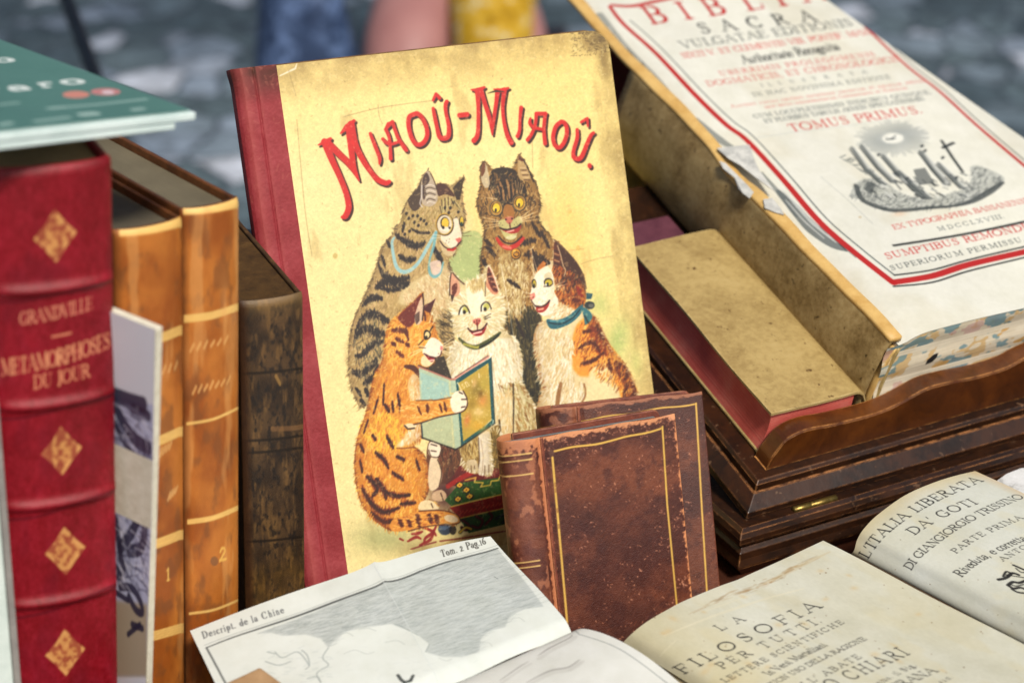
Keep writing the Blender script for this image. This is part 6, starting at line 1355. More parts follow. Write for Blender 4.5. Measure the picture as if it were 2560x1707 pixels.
standing('tan_leather_book', 'tan leather book with gold bands and number 1, the left one beside the white card', (-.1708, -.1347, 0), 40, 0, -4.67, .0363, .268, .175, .0055,
         paint_brown([band(300, 456, 580, 556), band(300, 458, 866, 824), band(300, 458, 1124, 1076), band(300, 460, 1376, 1334), band(300, 462, 1600, 1568)], ex1, 440), 130, 480, M_browncalf, GP((104, 96, 80)), (), group='pair of tan leather volumes')
def paint_dark(c, fr, P):
    nu, nv = c.nu, c.nv
    a, b_, d = np.array([54, 40, 29])/255, np.array([86, 64, 42])/255, np.array([124, 92, 54])/255
    k = np.clip((fbm(nv, nu, 34, 5, 450)-.35)/.3, 0, 1)[..., None]; c.img = a*(1-k) + b_*k
    k = np.clip((fbm(nv, nu, 9, 5, 451, sy=2.2)-.5)/.25, 0, 1)[..., None]*.7; c.img = c.img*(1-k) + d*k
    k = np.clip((fbm(nv, nu, 8, 5, 452)-.52)/.2, 0, 1)[..., None]*.75; c.img = c.img*(1-k) + np.array([34, 28, 26])/255*k
    Y = np.linspace(1, 0, nv)[:, None, None]; k = np.exp(-(Y/.035)**2)*.6; c.img = c.img*(1-k) + np.array([150, 118, 68])/255*k
    k = np.clip((Y-.72)/.1, 0, 1)*.35*fbm(nv, nu, 20, 4, 453)[..., None]*1.5; c.img = c.img*(1-k) + np.array([130, 92, 30])/255*k
    for y in (930, 1098, 1128, 1350): c.stroke([(604, y+4), (680, y), (758, y-10)], 2.6, (30, 22, 16), .75, True)
    c.stroke([(680, 1072), (760, 1062)], 5, (140, 100, 62), .6); c.stroke([(690, 940), (700, 960)], 4, (170, 130, 70), .7)
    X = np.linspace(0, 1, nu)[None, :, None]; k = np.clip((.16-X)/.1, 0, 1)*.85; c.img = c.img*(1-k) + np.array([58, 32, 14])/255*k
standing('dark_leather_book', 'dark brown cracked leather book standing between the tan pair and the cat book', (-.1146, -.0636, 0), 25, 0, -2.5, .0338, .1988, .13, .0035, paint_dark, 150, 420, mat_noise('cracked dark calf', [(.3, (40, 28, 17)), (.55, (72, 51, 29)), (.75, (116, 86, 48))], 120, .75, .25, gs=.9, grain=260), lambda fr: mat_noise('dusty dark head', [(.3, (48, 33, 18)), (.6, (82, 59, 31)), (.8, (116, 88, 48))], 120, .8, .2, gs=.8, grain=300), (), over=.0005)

# grey box end showing behind it
gb_ = slab('grey_box', Frame(hit(603, 604, (0, .12, 0), (0, 1, 0)) - np.array([.10, 0, .0]), rad(-18), 0), .0, .118, -.05, .0, -.05, 0, mat_noise('grey card', [(.3, (76, 80, 80)), (.7, (104, 108, 106))], 60, .7), None, .001)
props(gb_, 'plain grey box behind the dark leather book, only its corner showing', 'box')

# white booklet with an ink picture, between the red book and the tan pair
cf = Frame(atz(362, 1870, 0), rad(-38), 0); cf.Z = cf.Z + cf.X*.150

def cardP(u, v): return cf(u, v, 0*u + .0006*np.sin(v*30))
cw, chh = .045, .2475
ct = thing('booklet', cf(-.03, 0, 0), 'white booklet with a black ink picture, squeezed beside the crimson book', 'booklet')
c = Paint(cardP, -cw, 0, .0003, chh, 150, 400, (226, 228, 238))
c.poly([(276, 978), (300, 988), (330, 1000), (384, 1012), (376, 1300), (370, 1500), (366, 1690), (280, 1690), (280, 1400), (278, 1200)], (188, 194, 222), .95)
c.poly([(280, 1500), (368, 1510), (366, 1690), (282, 1690)], (176, 158, 126), .85, feather=6)
g = np.random.default_rng(77)
for p, r in (([(280, 985), (320, 1000), (360, 1012)], 12), ([(286, 1010), (310, 1060), (340, 1100), (372, 1120)], 11), ([(288, 1060), (320, 1120), (350, 1160)], 7), ([(330, 1020), (372, 1040)], 8), ([(320, 1190), (352, 1210)], 5), ([(300, 1370), (330, 1330), (350, 1290), (362, 1320), (352, 1370), (322, 1375)], 11), ([(290, 1300), (300, 1380), (310, 1420)], 9), ([(286, 1420), (300, 1440)], 10), ([(300, 1466), (330, 1470), (350, 1500), (356, 1530), (340, 1524), (322, 1490)], 7), ([(290, 1480), (320, 1500)], 5), ([(330, 1560), (356, 1570)], 6), ([(320, 1585), (350, 1560)], 5), ([(290, 1160), (306, 1200)], 6)):
    c.stroke(p, r, (44, 44, 66), .85, True)
c.fur([(280, 1000), (372, 1020), (366, 1480), (284, 1460)], 170, 60, 26, 2.2, [(70, 70, 100), (52, 52, 74), (240, 240, 250), (120, 122, 150)], .6, 25, 12)
c.build('printed_front', M_gloss, ct, gain=.95)
slab('pages', cf, -cw, -.0001, .0006, chh-.0004, -.0042, -.0005, mat_noise('cream edges', [(.3, (206, 200, 176)), (.7, (238, 234, 216))], 200, .7), ct, .0004)

# white paperback at the far left, its fore-edge towards us
wf = Frame(atz(78, 2010, 0), rad(27), 0, rad(-2.6))
wt_ = thing('paperback', wf(-.02, 0, -.05), 'white paperback at the left edge, standing in front of the crimson book', 'book')
slab('cover', wf, -.0032, 0, .0004, .222, -.03, .0, mat_noise('worn white cover', [(.3, (122, 118, 116)), (.7, (160, 156, 150))], 70, .6), wt_, .0006)
slab('page_block', wf, -.030, -.0034, .001, .221, -.028, -.001, mat_noise('pale page edge', [(.3, (196, 212, 206)), (.7, (224, 236, 230))], 70, .7), wt_, .0006)
dk = slab('dark_book', Frame(atz(-60, 1640, .045), rad(-32), rad(80)), -.03, .075, -.10, .0, -.008, 0, mat_noise('dark cloth boards', [(.3, (38, 34, 36)), (.7, (60, 54, 56))], 90, .6), None, .0015)
props(dk, 'dark cloth book corner lying low at the bottom left', 'book')

# ------------------------------------------------------------------ green booklets lying across the standing books
Pc = atz(478, 275, .3305)
bf = Frame(Pc, rad(47.66), math.pi/2); k_ = rad(-10.39)
X2 = math.cos(k_)*bf.X + math.sin(k_)*bf.N; bf.N = math.cos(k_)*bf.N - math.sin(k_)*bf.X; bf.X = X2
gt = thing('booklet', bf(-.08, .09, -.008), 'sea green booklet with white lettering lying across the top of the left books', 'booklet')
c = Paint(lambda u, v: bf(u, v, 0*u), -.19, 0, 0, .22, 420, 420, (76, 122, 112))
c.img += ((fbm(420, 420, 120, 4, 501)-.5)*.08)[..., None]
WH = (236, 244, 240)
text(c, 'raro', [(-40, 236), (228, 205)], 34, WH, .95, (-.86, -.42), bold=2.4, w=3.4)
text(c, 'ano', [(-130, 168), (46, 152)], 30, WH, .95, (-.86, -.42), bold=2.4, w=3.4)
c.disc((190, 237), 34, 9, (222, 138, 120), .95); c.disc((264, 230), 38, 9, (206, 130, 128), .95); c.disc((270, 231), 16, 5, (226, 206, 214), .9)
for p, r, a in (([(120, 272), (240, 262), (364, 248)], 4, .5), ([(0, 262), (44, 257)], 4, .45), ([(90, 304), (170, 294)], 5, .5), ([(206, 287), (238, 284)], 7, .7), ([(334, 275), (356, 272)], 5, .6), ([(4, 312), (26, 308)], 5, .6), ([(130, 270), (160, 268)], 3, .4)): c.stroke(p, r, (196, 220, 212), a)
c.build('printed_front', M_gloss, gt, gain=.95)
M_teal = mat_noise('green card edge', [(.3, (150, 190, 186)), (.7, (206, 226, 222))], 90, .5)
M_pg = mat_pages('white page edges', [(.2, (170, 196, 194)), (.55, (222, 238, 236)), (.85, (240, 248, 246))], bf.N, 1600)
slab('cover', bf, -.19, -.0002, .0003, .2197, -.0009, -.0002, M_teal, gt, .0003)
slab('pages', bf, -.19, .0018, -.0012, .219, -.0044, -.0011, M_pg, gt, .0005)
bt2 = slab('booklet', bf, -.19, -.0085, -.0004, .205, -.0082, -.0047, M_pg, None, .0008)
props(bt2, 'white edged booklet directly under the sea green one', 'booklet')

# ------------------------------------------------------------------ open volume with a folded engraving, bottom centre
ot = thing('engraving_book', atz(1000, 1800, 0), 'open old book with a large folded engraving of clouds spread out, bottom centre', 'book')
TL, RT, TR = atz(475, 1576, .050), atz(936, 1415, .064), atz(1226, 1340, .060)
BL, RB, CR = atz(636, 1910, .040), atz(1096, 1710, .047), atz(1430, 1566, .050)
def sheet(u, v):                                              # u 0..1 left leaf, 1..2 right leaf; v from the top edge to the crease
    u = np.asarray(u, float)[..., None]; v = np.asarray(v, float)[..., None]
    a = np.clip(u, 0, 1); b = np.clip(u-1, 0, 1)
    top = np.where(u < 1, TL*(1-a) + RT*a, RT*(1-b) + TR*b); bot = np.where(u < 1, BL*(1-a) + RB*a, RB*(1-b) + CR*b)
    K = np.array([0, 0, 1.0])
    p = top*(1-v) + bot*v
    return p + K*(.0016*np.sin(a*math.pi)*1.0 + .0028*np.exp(-np.abs(u-1)/.07)*(1-v*.5) - .004*np.clip((v-.9)/.1, 0, 1)**2 + .0022*np.sin(b*math.pi)*(1-v*.6) + .0007*np.sin(u*9)*np.sin(v*7)) 
c = Paint(sheet, 0, 2, 0, 1, 760, 380, (212, 218, 214))
c.img += ((fbm(380, 760, 120, 4, 510)-.5)*.05)[..., None]
def mx(p): return [(440 + x*.4762, 1300 + y*.4762) for x, y in p]
skyL = mx([(420, 596), (560, 545), (800, 450), (1062, 345), (1200, 570), (1130, 542), (1000, 560), (900, 580), (835, 622), (800, 668), (760, 620), (680, 598), (560, 605), (500, 590)])
skyR = mx([(1062, 345), (1250, 280), (1460, 205), (1686, 146), (1800, 282), (1930, 452), (1830, 466), (1750, 500), (1728, 560), (1640, 580), (1600, 620), (1590, 690), (1500, 716), (1400, 716), (1310, 690), (1330, 650), (1270, 600), (1190, 560)])
GRY = (164, 172, 172)
for q in (skyL, skyR):
    c.poly(q, GRY, .62, feather=5)
g = np.random.default_rng(55)
for q, n in ((skyL, 200), (skyR, 420)):
    R = np.array(q); c.fur(R, n*3, -17.5, 26, .7, [(120, 130, 130), (206, 212, 212), (140, 148, 148), (190, 198, 198)], .45, 2, n)
for p in ([(800, 668), (770, 720), (800, 760), (740, 800), (760, 850)], [(520, 690), (560, 720), (640, 690), (700, 760)], [(470, 740), (540, 760), (600, 740)], [(480, 690), (520, 700)], [(660, 680), (690, 710), (700, 760), (680, 780)], [(1310, 690), (1330, 650)], [(690, 830), (740, 820), (760, 850)], [(1150, 545), (1190, 560), (1270, 602)]): c.stroke(mx(p), 1.3, (140, 150, 150), .65, True)
for k in range(36):
    x, y = g.uniform(470, 800), g.uniform(660, 850); c.stroke(mx([(x, y), (x + 30, y + g.uniform(-14, 6))]), .9, (176, 186, 186), .5)
DK = (84, 88, 88)
c.stroke(mx([(160, 668), (400, 580), (800, 440), (1060, 342), (1280, 268), (1500, 200), (1690, 146)]), [1.5, 2.2, 3.2, 2.6, 2.8, 2.6, 2.0], DK, .9)
c.stroke(mx([(150, 655), (400, 566), (800, 426), (1058, 326), (1280, 254), (1500, 186), (1688, 130)]), .9, (150, 156, 156), .7)
c.stroke(mx([(160, 668), (260, 855), (420, 1160)]), 2.0, DK, .75); c.stroke(mx([(1690, 146), (1880, 370), (2060, 572)]), 2.6, (104, 110, 110), .85); c.stroke(mx([(1704, 134), (1890, 352), (2078, 566)]), 1.0, (130, 136, 136), .7)
text(c, 'Descript. de la Chine', [(506, 1596), (610, 1562), (712, 1530)], 17, (110, 114, 116), .9, (-.3, -.95), bold=1.2)
text(c, 'Tom. 2 Pag.16', [(1104, 1392), (1216, 1358)], 17, (92, 92, 88), .92, (-.3, -.95), bold=1.25)
for k in range(70):
    x, y = g.uniform(300, 1900), g.uniform(560, 850); c.stroke(mx([(x, y), (x + g.uniform(14, 50), y + g.uniform(-16, 4))]), .6, (186, 194, 192), .4)
for p in ([(860, 600), (900, 590), (930, 606)], [(960, 572), (1010, 566), (1050, 580)], [(1380, 722), (1420, 736), (1450, 726)], [(1600, 640), (1640, 640), (1660, 660)], [(1760, 520), (1800, 510), (1830, 530)], [(880, 700), (940, 680), (1000, 700), (1040, 690)], [(1100, 640), (1160, 630), (1200, 650)]): c.stroke(mx(p), .9, (160, 168, 166), .5, True)
for p in ([(1165, 812), (1182, 836), (1200, 850)], [(1244, 815), (1232, 840)], [(1200, 850), (1232, 840)]): c.stroke(mx(p), 3.4, (70, 74, 74), .9)
c.stroke(mx([(1670, 296), (1690, 306)]), 1, (90, 94, 94), .8)
c.stroke([(936, 1415), (1096, 1710)], .9, (196, 204, 204), .7); c.blob((820, 1465), 20, 10, (200, 204, 200), .5)
c.build('folded_engraving', M_paper, ot, gain=.97)
LR1, LR2 = atz(1710, 1716, .040), atz(880, 2260, .030)
def leaf(u, v):
    u = np.asarray(u, float)[..., None]; v = np.asarray(v, float)[..., None]
    K = np.array([0, 0, 1.0])
    mid = atz(1560, 1606, .050)
    right = CR*(1-v)**2 + 2*v*(1-v)*(2*mid - .5*CR - .5*LR1) + LR1*v*v
    left = BL*(1-v) + LR2*v
    return left*(1-u) + right*u - K*.0042*np.exp(-v/.05) + K*.002*np.sin(u*math.pi)*v
c = Paint(leaf, 0, 1, 0, 1, 460, 240, (214, 216, 212))
c.img += ((fbm(240, 460, 90, 4, 520)-.5)*.09)[..., None]
for p, r in ((mx([(1900, 710), (1960, 670), (2060, 620), (2080, 600)]), 4), (mx([(1840, 850), (1960, 790), (2060, 770), (2120, 730)]), 3.4), (mx([(1700, 840), (1800, 770), (1850, 740)]), 2.4), (mx([(2060, 770), (2110, 735)]), 2.6)): c.stroke(p, [1, r, r*.8, 1], (150, 148, 146), .75, True); c.stroke([(x+5, y+6) for x, y in p], r*2, (184, 184, 180), .4, True)
c.stroke([(1436, 1572), (1560, 1616), (1700, 1716)], 2.4, (196, 202, 200), .8, True); c.stroke([(1432, 1580), (1550, 1622), (1680, 1716)], 1.2, (132, 138, 138), .8, True)
c.build('lower_leaf', M_paper, ot, gain=.93)
K = np.array([0, 0, 1.0])
def low(p, z): q = np.array(p); q[2] = z; return q
L = []
for z in (.004, .020, .0335):
    t = .0
    L.append([low(BL*.93 + RT*.07, z), low(RB*.88 + RT*.12, z), low(CR*.93 + RT*.07, z), low(LR1*.96 + BL*.04, z), low(LR2*.97 + CR*.03, z)])
loops('page_block', L, mat_pages('engraving book edges', [(.3, (170, 160, 130)), (.7, (214, 206, 180))], (0, 0, 1), 900), ot)
L = [[low(p, z) for p in (BL*.98 + RT*.02, RB*.86 + RT*.14, CR*.97 + RT*.03, LR1, LR2)] for z in (.0003, .0038)]
loops('cover', L, M_browncalf, ot, bevel=.0006)
# a tan book corner lying on the engraving
tcz = .0635
ct_ = [(650, 1668), (556, 1712), (500, 1760), (700, 1830), (760, 1748)]
tc_ = loops('tan_book', [[atz(x, y, .052 + zz) for x, y in ct_] for zz in (0, .0085)], mat_noise('tan cloth board', [(.3, (150, 118, 84)), (.7, (184, 152, 114))], 90, .6, edge=(60, 40, 34)), None, bevel=.0008)
props(tc_, 'tan board book corner lying on the engraving at the bottom edge', 'book')

# ------------------------------------------------------------------ two open title pages, bottom right
PZ = .050
TRp = atz(2058, 1352, PZ); Dn = atz(2560, 1610, PZ) - TRp; Dn /= np.linalg.norm(Dn)
tp = np.array([atz(1556, 1607, .034), atz(1580, 1584, .040), atz(1618, 1556, .0448), atz(1668, 1528, .0482), atz(1724, 1500, .0497), atz(1900, 1424, PZ), TRp])
tp = smooth(tp, n=8); ts = np.r_[0, np.cumsum(np.linalg.norm(np.diff(tp, axis=0), axis=1))]; ts /= ts[-1]
def pgF(u, v):
    u = np.asarray(u, float); v = np.asarray(v, float)
    p = np.stack([np.interp(u, ts, tp[:, i]) for i in range(3)], -1)
    z = .0007*np.sin(u*7 + v*22)*np.sin(v*40+1) + .0009*np.sin(u*3.2)*np.cos(v*31) - .0005*np.exp(-((u-.55-v*2.2)/.05)**2)
    return p + Dn*v[..., None] + K*z[..., None]
ft = thing('open_book', pgF(.5, .12) - K*.05, 'open old book at its FILOSOFIA title page, stained cream paper, bottom right', 'book')
c = Paint(pgF, 0, 1, 0, .24, 640, 520, (208, 208, 192))
nv, nu = 520, 640
c.img += ((fbm(nv, nu, 130, 5, 530)-.5)*.10)[..., None]*np.array([.8, 1, 1.5]); c.img += ((fbm(nv, nu, 4, 3, 531)-.5)*.035)[..., None]
k = np.clip((fbm(nv, nu, 70, 4, 532)-.54)/.12, 0, 1)[..., None]*.22; c.img = c.img*(1-k) + np.array([204, 192, 150])/255*k
X = np.linspace(0, 1, nu)[None, :, None]; Y = np.linspace(0, 1, nv)[:, None, None]
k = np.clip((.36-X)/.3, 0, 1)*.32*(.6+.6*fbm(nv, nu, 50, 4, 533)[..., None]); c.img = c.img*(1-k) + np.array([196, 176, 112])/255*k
TNc = (168, 136, 96)
g = np.random.default_rng(87)
base_l = smooth(np.array([(1690, 1552), (1760, 1518), (1828, 1487), (1890, 1466), (1939, 1446), (1976, 1424), (2008, 1410), (2076, 1378)]), n=12)
for k in range(110):
    i = int(g.beta(2.2, 1.6)*(len(base_l)-8)); q = base_l[i:i+int(g.integers(3, 8))] + np.array([g.normal(0, 3), g.normal(0, 3.5)])
    c.stroke(q, [.4, g.uniform(.6, 2.2), .4], (158, 124, 84) if g.random() < .75 else (120, 90, 60), g.uniform(.12, .4))
c.stroke(base_l[40:], [1, 4, 6, 4, 1], (196, 176, 136), .35)
for p in ([(1660, 1588), (1780, 1540), (1900, 1500), (2010, 1470)], [(1760, 1528), (1900, 1480)], [(1650, 1640), (1690, 1600)]): c.stroke(p, [1, 3, 1], (222, 216, 190), .5, True)
g = np.random.default_rng(88)
for k in range(70):
    q = (1620 + 940*g.random(), 1390 + 320*g.random()); c.disc(q, g.uniform(.8, 2.6), g.uniform(.7, 1.8), (112, 84, 54), g.uniform(.4, .9))
for k in range(26):
    q = (1640 + 800*g.random(), 1420 + 280*g.random()); c.blob(q, g.uniform(5, 16), g.uniform(4, 9), (206, 176, 124), .4)
IK = (40, 40, 40); UPF = tuple(-(proj(TRp + Dn*.02) - proj(TRp)))
text(c, 'LA', [(1800, 1577), (1868, 1548)], 24, IK, .95, UPF, track=.5, bold=1.25, w=1.3)
text(c, 'FILOSOFIA', [(1702, 1688), (1880, 1598), (2066, 1512)], 33, IK, .97, UPF, bold=1.3, w=1.45)
text(c, 'PER TUTTI.', [(1802, 1673), (1930, 1612), (2060, 1552)], 24, IK, .95, UPF, bold=1.25, w=1.4)
text(c, 'LETTERE SCIENTIFICHE', [(1812, 1706), (1960, 1630), (2114, 1555)], 15.5, IK, .92, UPF, bold=1.25, w=1.4)
text(c, 'In Versi Martelliani', [(1924, 1687), (1996, 1648), (2070, 1612)], 21, IK, .92, (-1.1, -.35), w=.9, bold=1.1)
text(c, 'DEL BUON USO DELLA RAGIONE', [(1886, 1738), (2030, 1662), (2168, 1597)], 14, IK, .92, UPF, bold=1.25, w=1.4)
text(c, "DELL' ABATE", [(1976, 1736), (2070, 1686), (2158, 1641)], 18, IK, .93, UPF, bold=1.25, w=1.3)
text(c, 'PIETRO CHIARI', [(1960, 1782), (2120, 1704), (2278, 1632)], 36, IK, .96, UPF, w=.95, bold=1.2)
text(c, 'Sereniss. il Sig.', [(2160, 1730), (2294, 1662)], 18, IK, .92, (-1.1, -.35))
text(c, 'FOSCARI MOCENIGO SORANA', [(1900, 1870), (2346, 1677)], 24, IK, .95, UPF, bold=1.25, w=1.4)
text(c, 'stampato per ordine suo.', [(2180, 1800), (2384, 1692)], 16, IK, .9, UPF)
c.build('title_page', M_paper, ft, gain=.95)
L = []
for v in (.0015, .12, .238):
    tops = [pgF(np.array(t), np.array(v)) - K*.0035 for t in np.linspace(.0, 1, 22)]
    L.append(tops + [low(tops[-1], .0045), low(tops[0], .0045)])
loops('page_block', L, mat_pages('cream page edges', [(.3, (160, 144, 104)), (.7, (208, 196, 156))], (0, 0, 1), 1200), ft)
L = [[low(pgF(a, v), z) for a, v in ((-.0, 0), (1, 0), (1, .239), (0, .239))] for z in (.0003, .0042)]
loops('cover', L, M_vellum, ft, bevel=.0006)

gp = np.array([atz(2092, 1384, .032), atz(2112, 1402, .036) - Dn*.004, atz(2130, 1384, .0415), atz(2143, 1350, .049), atz(2160, 1322, .0545), atz(2196, 1284, .0595), atz(2262, 1236, .0630), atz(2340, 1205, .0640), atz(2438, 1178, .0628)])
gp = smooth(gp[[0, 2, 3, 4, 5, 6, 7, 8]], n=8); gs_ = np.r_[0, np.cumsum(np.linalg.norm(np.diff(gp, axis=0), axis=1))]; gs_ /= gs_[-1]
def pgI(u, v):
    u = np.asarray(u, float); v = np.asarray(v, float)
    p = np.stack([np.interp(u, gs_, gp[:, i]) for i in range(3)], -1)
    z = .0006*np.sin(u*9 + v*30) + .0005*np.sin(v*52)*u
    return p + Dn*v[..., None] + K*z[..., None]
it = thing('open_book', pgI(.6, .1) - K*.06, "open old book at its L'ITALIA LIBERATA title page, rising in a curve, far right", 'book')
c = Paint(pgI, 0, 1, 0, .20, 520, 520, (206, 208, 196))
nv = nu = 520
c.img += ((fbm(nv, nu, 110, 5, 540)-.5)*.10)[..., None]*np.array([.8, 1, 1.5]); c.img += ((fbm(nv, nu, 4, 3, 541)-.5)*.03)[..., None]
X = np.linspace(0, 1, nu)[None, :, None]; Y = np.linspace(0, 1, nv)[:, None, None]
k = np.clip((.06-Y)/.06, 0, 1)*.5; c.img = c.img*(1-k) + np.array([200, 178, 128])/255*k
k = np.clip((X-.93)/.07, 0, 1)*.45; c.img = c.img*(1-k) + np.array([206, 170, 128])/255*k
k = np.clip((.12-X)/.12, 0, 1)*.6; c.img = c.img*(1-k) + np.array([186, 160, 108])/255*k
k = np.clip((fbm(nv, nu, 60, 4, 542)-.55)/.12, 0, 1)[..., None]*.22; c.img = c.img*(1-k) + np.array([214, 202, 160])/255*k
UPI = UPF
text(c, "L'ITALIA LIBERATA", [(2168, 1398), (2206, 1346), (2262, 1300), (2330, 1259), (2400, 1226), (2460, 1201)], 26, IK, .96, UPI, bold=1.3, w=1.25)
text(c, "DA' GOTI", [(2284, 1338), (2340, 1303), (2400, 1275), (2448, 1257)], 26, IK, .95, UPI, bold=1.25, w=1.3)
text(c, 'DI GIANGIORGIO TRISSINO', [(2277, 1425), (2306, 1389), (2351, 1353), (2408, 1314), (2498, 1269), (2562, 1243)], 21, IK, .94, UPI, bold=1.3, w=1.25)
text(c, 'PARTE PRIMA', [(2389, 1384), (2440, 1349), (2500, 1320), (2562, 1294)], 17, IK, .94, UPI, bold=1.25, w=1.3)
text(c, 'Riveduta, e corretta per l', [(2404, 1442), (2440, 1412), (2500, 1378), (2560, 1352), (2620, 1328)], 25, IK, .94, UPI, bold=1.15, w=1.1)
text(c, 'ANTONIO', [(2506, 1403), (2560, 1374), (2620, 1346)], 16, IK, .93, UPI, bold=1.25, w=1.3)
for p, r in (([(2496, 1448), (2514, 1444), (2530, 1432), (2546, 1436)], 3.4), ([(2508, 1440), (2516, 1428), (2528, 1434), (2520, 1442)], 2.2), ([(2534, 1412), (2548, 1418), (2566, 1426)], 3), ([(2540, 1420), (2554, 1430), (2570, 1428)], 1.6), ([(2520, 1462), (2532, 1454), (2548, 1456), (2566, 1450)], 3.4), ([(2520, 1462), (2534, 1470), (2552, 1468), (2570, 1476)], 3), ([(2530, 1472), (2546, 1480), (2570, 1482)], 2.4), ([(2526, 1460), (2540, 1464), (2560, 1460)], 1.4), ([(2516, 1436), (2540, 1440), (2566, 1444)], 1.4)): c.stroke(p, r, IK, .92, True)
for k in range(24):
    q = (2190 + 360*g.random(), 1290 + 320*g.random()); c.disc(q, 1.4, 1.1, (100, 76, 50), .7)
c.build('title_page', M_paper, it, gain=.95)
L = []
for v in (.0012, .1, .198):
    tops = [pgI(np.array(t), np.array(v)) - K*.0025 for t in np.linspace(0, 1, 24)]
    e = tops[-1] + (tops[-1]-tops[-2])*.06
    L.append(tops + [low(e, .0045), low(tops[0], .0045)])
loops('page_block', L, mat_pages('reddish page edges', [(.3, (168, 120, 92)), (.7, (216, 186, 152))], (0, 0, 1), 1500), it)
L = [[low(pgI(a, v), z) for a, v in ((0, .0), (1, -.001), (1, .199), (0, .199))] for z in (.0003, .0042)]
loops('cover', L, M_browncalf, it, bevel=.0006)
# another printed sheet beyond it at the right edge
q = [(2472, 1216), (2516, 1184), (2552, 1170), (2640, 1160), (2760, 1260), (2640, 1300)]
c2 = [atz(x, y, .040) for x, y in q]
sh = loops('printed_sheet', [[p - K*.002 for p in c2], c2], mat_noise('white printed sheet', [(.35, (120, 116, 112)), (.46, (204, 206, 206)), (.7, (232, 234, 236))], 55, .8), None)
blk2 = None
props(sh, 'white printed sheet behind the reddish edged open book, at the right edge', 'sheet')
sp_ = loops('paper_stack', [[low(p, z) for p in c2] for z in (.0004, .0378)], mat_pages('stack edges', [(.3, (160, 150, 130)), (.7, (214, 208, 192))], (0, 0, 1), 900), None)
props(sp_, 'stack of old paper under the white printed sheet at the right edge', 'paper stack')

# ------------------------------------------------------------------ maroon volume standing behind the cat book
mr = Frame(lid(-.065, .348, -.09), YAW + rad(4), rad(6))
mv = thing('maroon_volume', mr(.09, 0, -.01), 'maroon book with a speckled gold edge standing between the cat book and the bible', 'book')
hm = .118
M_mar = mat_noise('maroon leather', [(.3, (66, 14, 14)), (.6, (104, 26, 22)), (.72, (150, 84, 50)), (.8, (96, 26, 22))], 160, .5, gs=.3)
slab('cover', mr, .128, .245, 0, .146, -.004, 0, M_mar, mv, .001)
slab('page_block', mr, .131, .240, .003, .142, -.024, -.0042, mat_noise('pages maroon', [(.3, (140, 120, 90)), (.7, (190, 170, 130))], 80, .8), mv, .0005)
slab('cover', mr, .128, .245, 0, .146, -.0284, -.0242, M_mar, mv, .001)

# ------------------------------------------------------------------ seated person in a yellow patterned skirt, far behind
py_ = 2.05
def at_y(x, y, yy): return hit(x, y, (0, yy, 0), (0, 1, 0))
per = thing('person', at_y(1120, 60, py_ + .25)*np.array([1, 1, 0]) + np.array([0, 0, GZ]), 'person in a yellow patterned dress, a bare pinkish leg showing, blurred behind the cat book', 'person')
M_skin = mat_noise('skin', [(.3, (148, 102, 100)), (.7, (168, 122, 118))], 12, .55, .35, gs=.05)
M_dress = mat_noise('yellow patterned cloth', [(.36, (120, 92, 20)), (.46, (170, 132, 24)), (.54, (186, 152, 50)), (.62, (186, 188, 170))], 34, .8, .2, gs=.2, grain=60)
knee = at_y(1006, 105, py_); hipz = knee[2] - .02
def skin_fig(name, nodes, edges, mat, parent):
    me = bpy.data.meshes.new(name); me.from_pydata([n[:3] for n in nodes], edges, []); me.update()
    o = link(me, name, mat, parent)
    m = o.modifiers.new('skin', 'SKIN'); m.use_smooth_shade = True
    for i, n in enumerate(nodes):
        me.skin_vertices[0].data[i].radius = (n[3], n[3])
    me.skin_vertices[0].data[0].use_root = True
    s_ = o.modifiers.new('sub', 'SUBSURF'); s_.levels = 2; s_.render_levels = 2
    return o
kx, ky, kz = knee
N_ = [(kx+.09, ky+.52, kz+.02, .13), (kx+.09, ky+.54, kz+.20, .12), (kx+.09, ky+.53, kz+.42, .14), (kx+.09, ky+.52, kz+.52, .06), (kx+.09, ky+.50, kz+.60, .085), (kx+.09, ky+.49, kz+.70, .08),
      (kx+.05, ky+.40, kz+.03, .095), (kx+.0, ky+.06, kz-.045, .08), (kx-.005, ky+.02, kz-.20, .056), (kx-.01, ky+.06, GZ+.09, .036), (kx-.01, ky-.08, GZ+.035, .03),
      (kx+.09, ky+.40, kz+.03, .085), (kx+.18, ky+.06, kz-.02, .06), (kx+.18, ky+.04, kz-.20, .05), (kx+.18, ky+.08, GZ+.09, .036), (kx+.18, ky-.06, GZ+.035, .03),
      (kx-.02, ky+.53, kz+.40, .05), (kx-.08, ky+.46, kz+.18, .042), (kx+.02, ky+.20, kz+.12, .032), (kx+.34, ky+.53, kz+.40, .05), (kx+.40, ky+.46, kz+.18, .042), (kx+.28, ky+.20, kz+.12, .032)]
E_ = [(0, 1), (1, 2), (2, 3), (3, 4), (4, 5), (0, 6), (6, 7), (7, 8), (8, 9), (9, 10), (0, 11), (11, 12), (12, 13), (13, 14), (14, 15), (2, 16), (16, 17), (17, 18), (2, 19), (19, 20), (20, 21)]
skin_fig('body', N_, E_, M_skin, per)
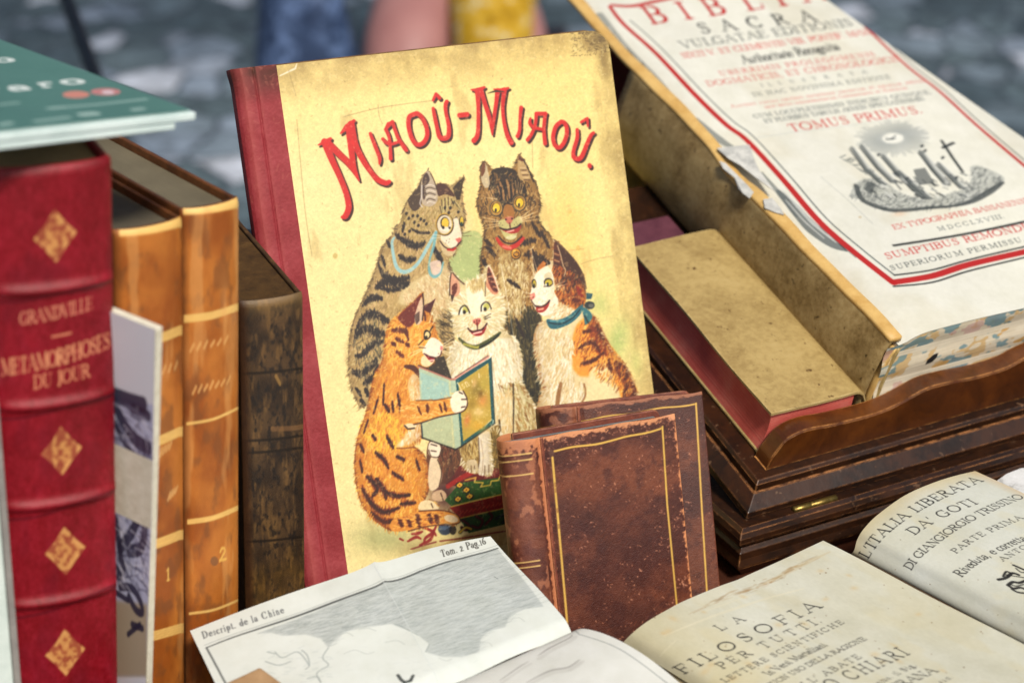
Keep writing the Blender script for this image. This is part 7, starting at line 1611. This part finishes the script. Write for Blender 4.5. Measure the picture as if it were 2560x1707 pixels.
# dress: bodice, skirt over the far thigh and a fold beside the near knee
D_ = [(kx+.09, ky+.53, kz+.0, .125), (kx+.09, ky+.54, kz+.20, .105), (kx+.09, ky+.53, kz+.42, .125), (kx+.13, ky+.30, kz+.03, .095), (kx+.145, ky+.04, kz+.0, .072), (kx+.14, ky+.02, kz-.12, .066), (kx+.08, ky+.38, kz+.03, .13), (kx+.045, ky+.22, kz+.04, .105)]
skin_fig('dress', D_, [(0, 1), (1, 2), (0, 3), (3, 4), (4, 5), (0, 6), (6, 7)], M_dress, per)
hs = skin_fig('hair', [(kx+.09, ky+.51, kz+.64, .10), (kx+.09, ky+.54, kz+.70, .10), (kx+.09, ky+.58, kz+.56, .07)], [(0, 1), (0, 2)], mat_noise('dark hair', [(.3, (30, 20, 14)), (.7, (54, 38, 26))], 60, .5), per)
st_ = thing('stool', (kx+.09, ky+.52, GZ), 'low dark stool under the seated person in yellow', 'stool')
slab('seat', Frame((kx+.09, ky+.52, kz-.20), 0, math.pi/2), -.19, .19, -.18, .18, -.03, 0, M_wood, st_, .004)
for a, b_ in ((-.16, -.15), (.16, -.15), (-.16, .15), (.16, .15)):
    tube('leg', [(kx+.09+a, ky+.52+b_, GZ+.0005), (kx+.09+a*.9, ky+.52+b_*.9, kz-.231)], .014, M_wood, st_)
# bright blue cloth bag beside the person
bb = at_y(740, 40, 1.75)
M_blue = mat_noise('shiny blue cloth', [(.3, (22, 32, 56)), (.5, (46, 64, 96)), (.6, (110, 134, 178)), (.72, (34, 48, 82))], 12, .5, .5, gs=.5, grain=14)
L = []
for k, (z, r, q) in enumerate(((GZ+.001, .075, .06), (GZ+.06, .095, .08), (bb[2]-.25, .09, .08), (bb[2]-.05, .07, .06), (bb[2]+.02, .06, .05), (bb[2]+.10, .055, .04))):
    L.append([(bb[0]+.012 + r*math.cos(t)*(1 + .06*math.sin(5*t+k)), bb[1] + q*math.sin(t)*(1 + .08*math.cos(4*t+k)), z) for t in [2*math.pi*i/40 for i in range(40)]])
bg_ = loops('cloth_bag', L, M_blue, None, smooth=True)
props(bg_, 'blue cloth bag standing on the paving beside the person, blurred behind the cat book', 'bag')

# ------------------------------------------------------------------ pieces that belong to a part hang one level deeper
def under(root, child, part):
    ps = [o for o in root.children if o.name.split('.')[0] == part]
    for o in [o for o in root.children if o.name.split('.')[0] == child]:
        if ps:
            o.parent = ps[0]; o.location = (0, 0, 0)
for root, pairs in ((bib, (('marbled_tail_edge', 'text_block'), ('title_page', 'text_block'), ('spine_lip', 'spine_cover'), ('turn_in', 'spine_cover'))), (lec, (('hinge', 'lid'), ('book_rest', 'lid'))), (mi, (('printed_cover', 'front_board'),)), (ft, (('title_page', 'page_block'),)), (it, (('title_page', 'page_block'),)), (ot, (('folded_engraving', 'page_block'), ('lower_leaf', 'page_block')))):
    for ch, pa in pairs: under(root, ch, pa)
for root in [o for o in S.collection.objects if o.parent is None and o.type == 'EMPTY']:
    under(root, 'head_cap', 'spine')
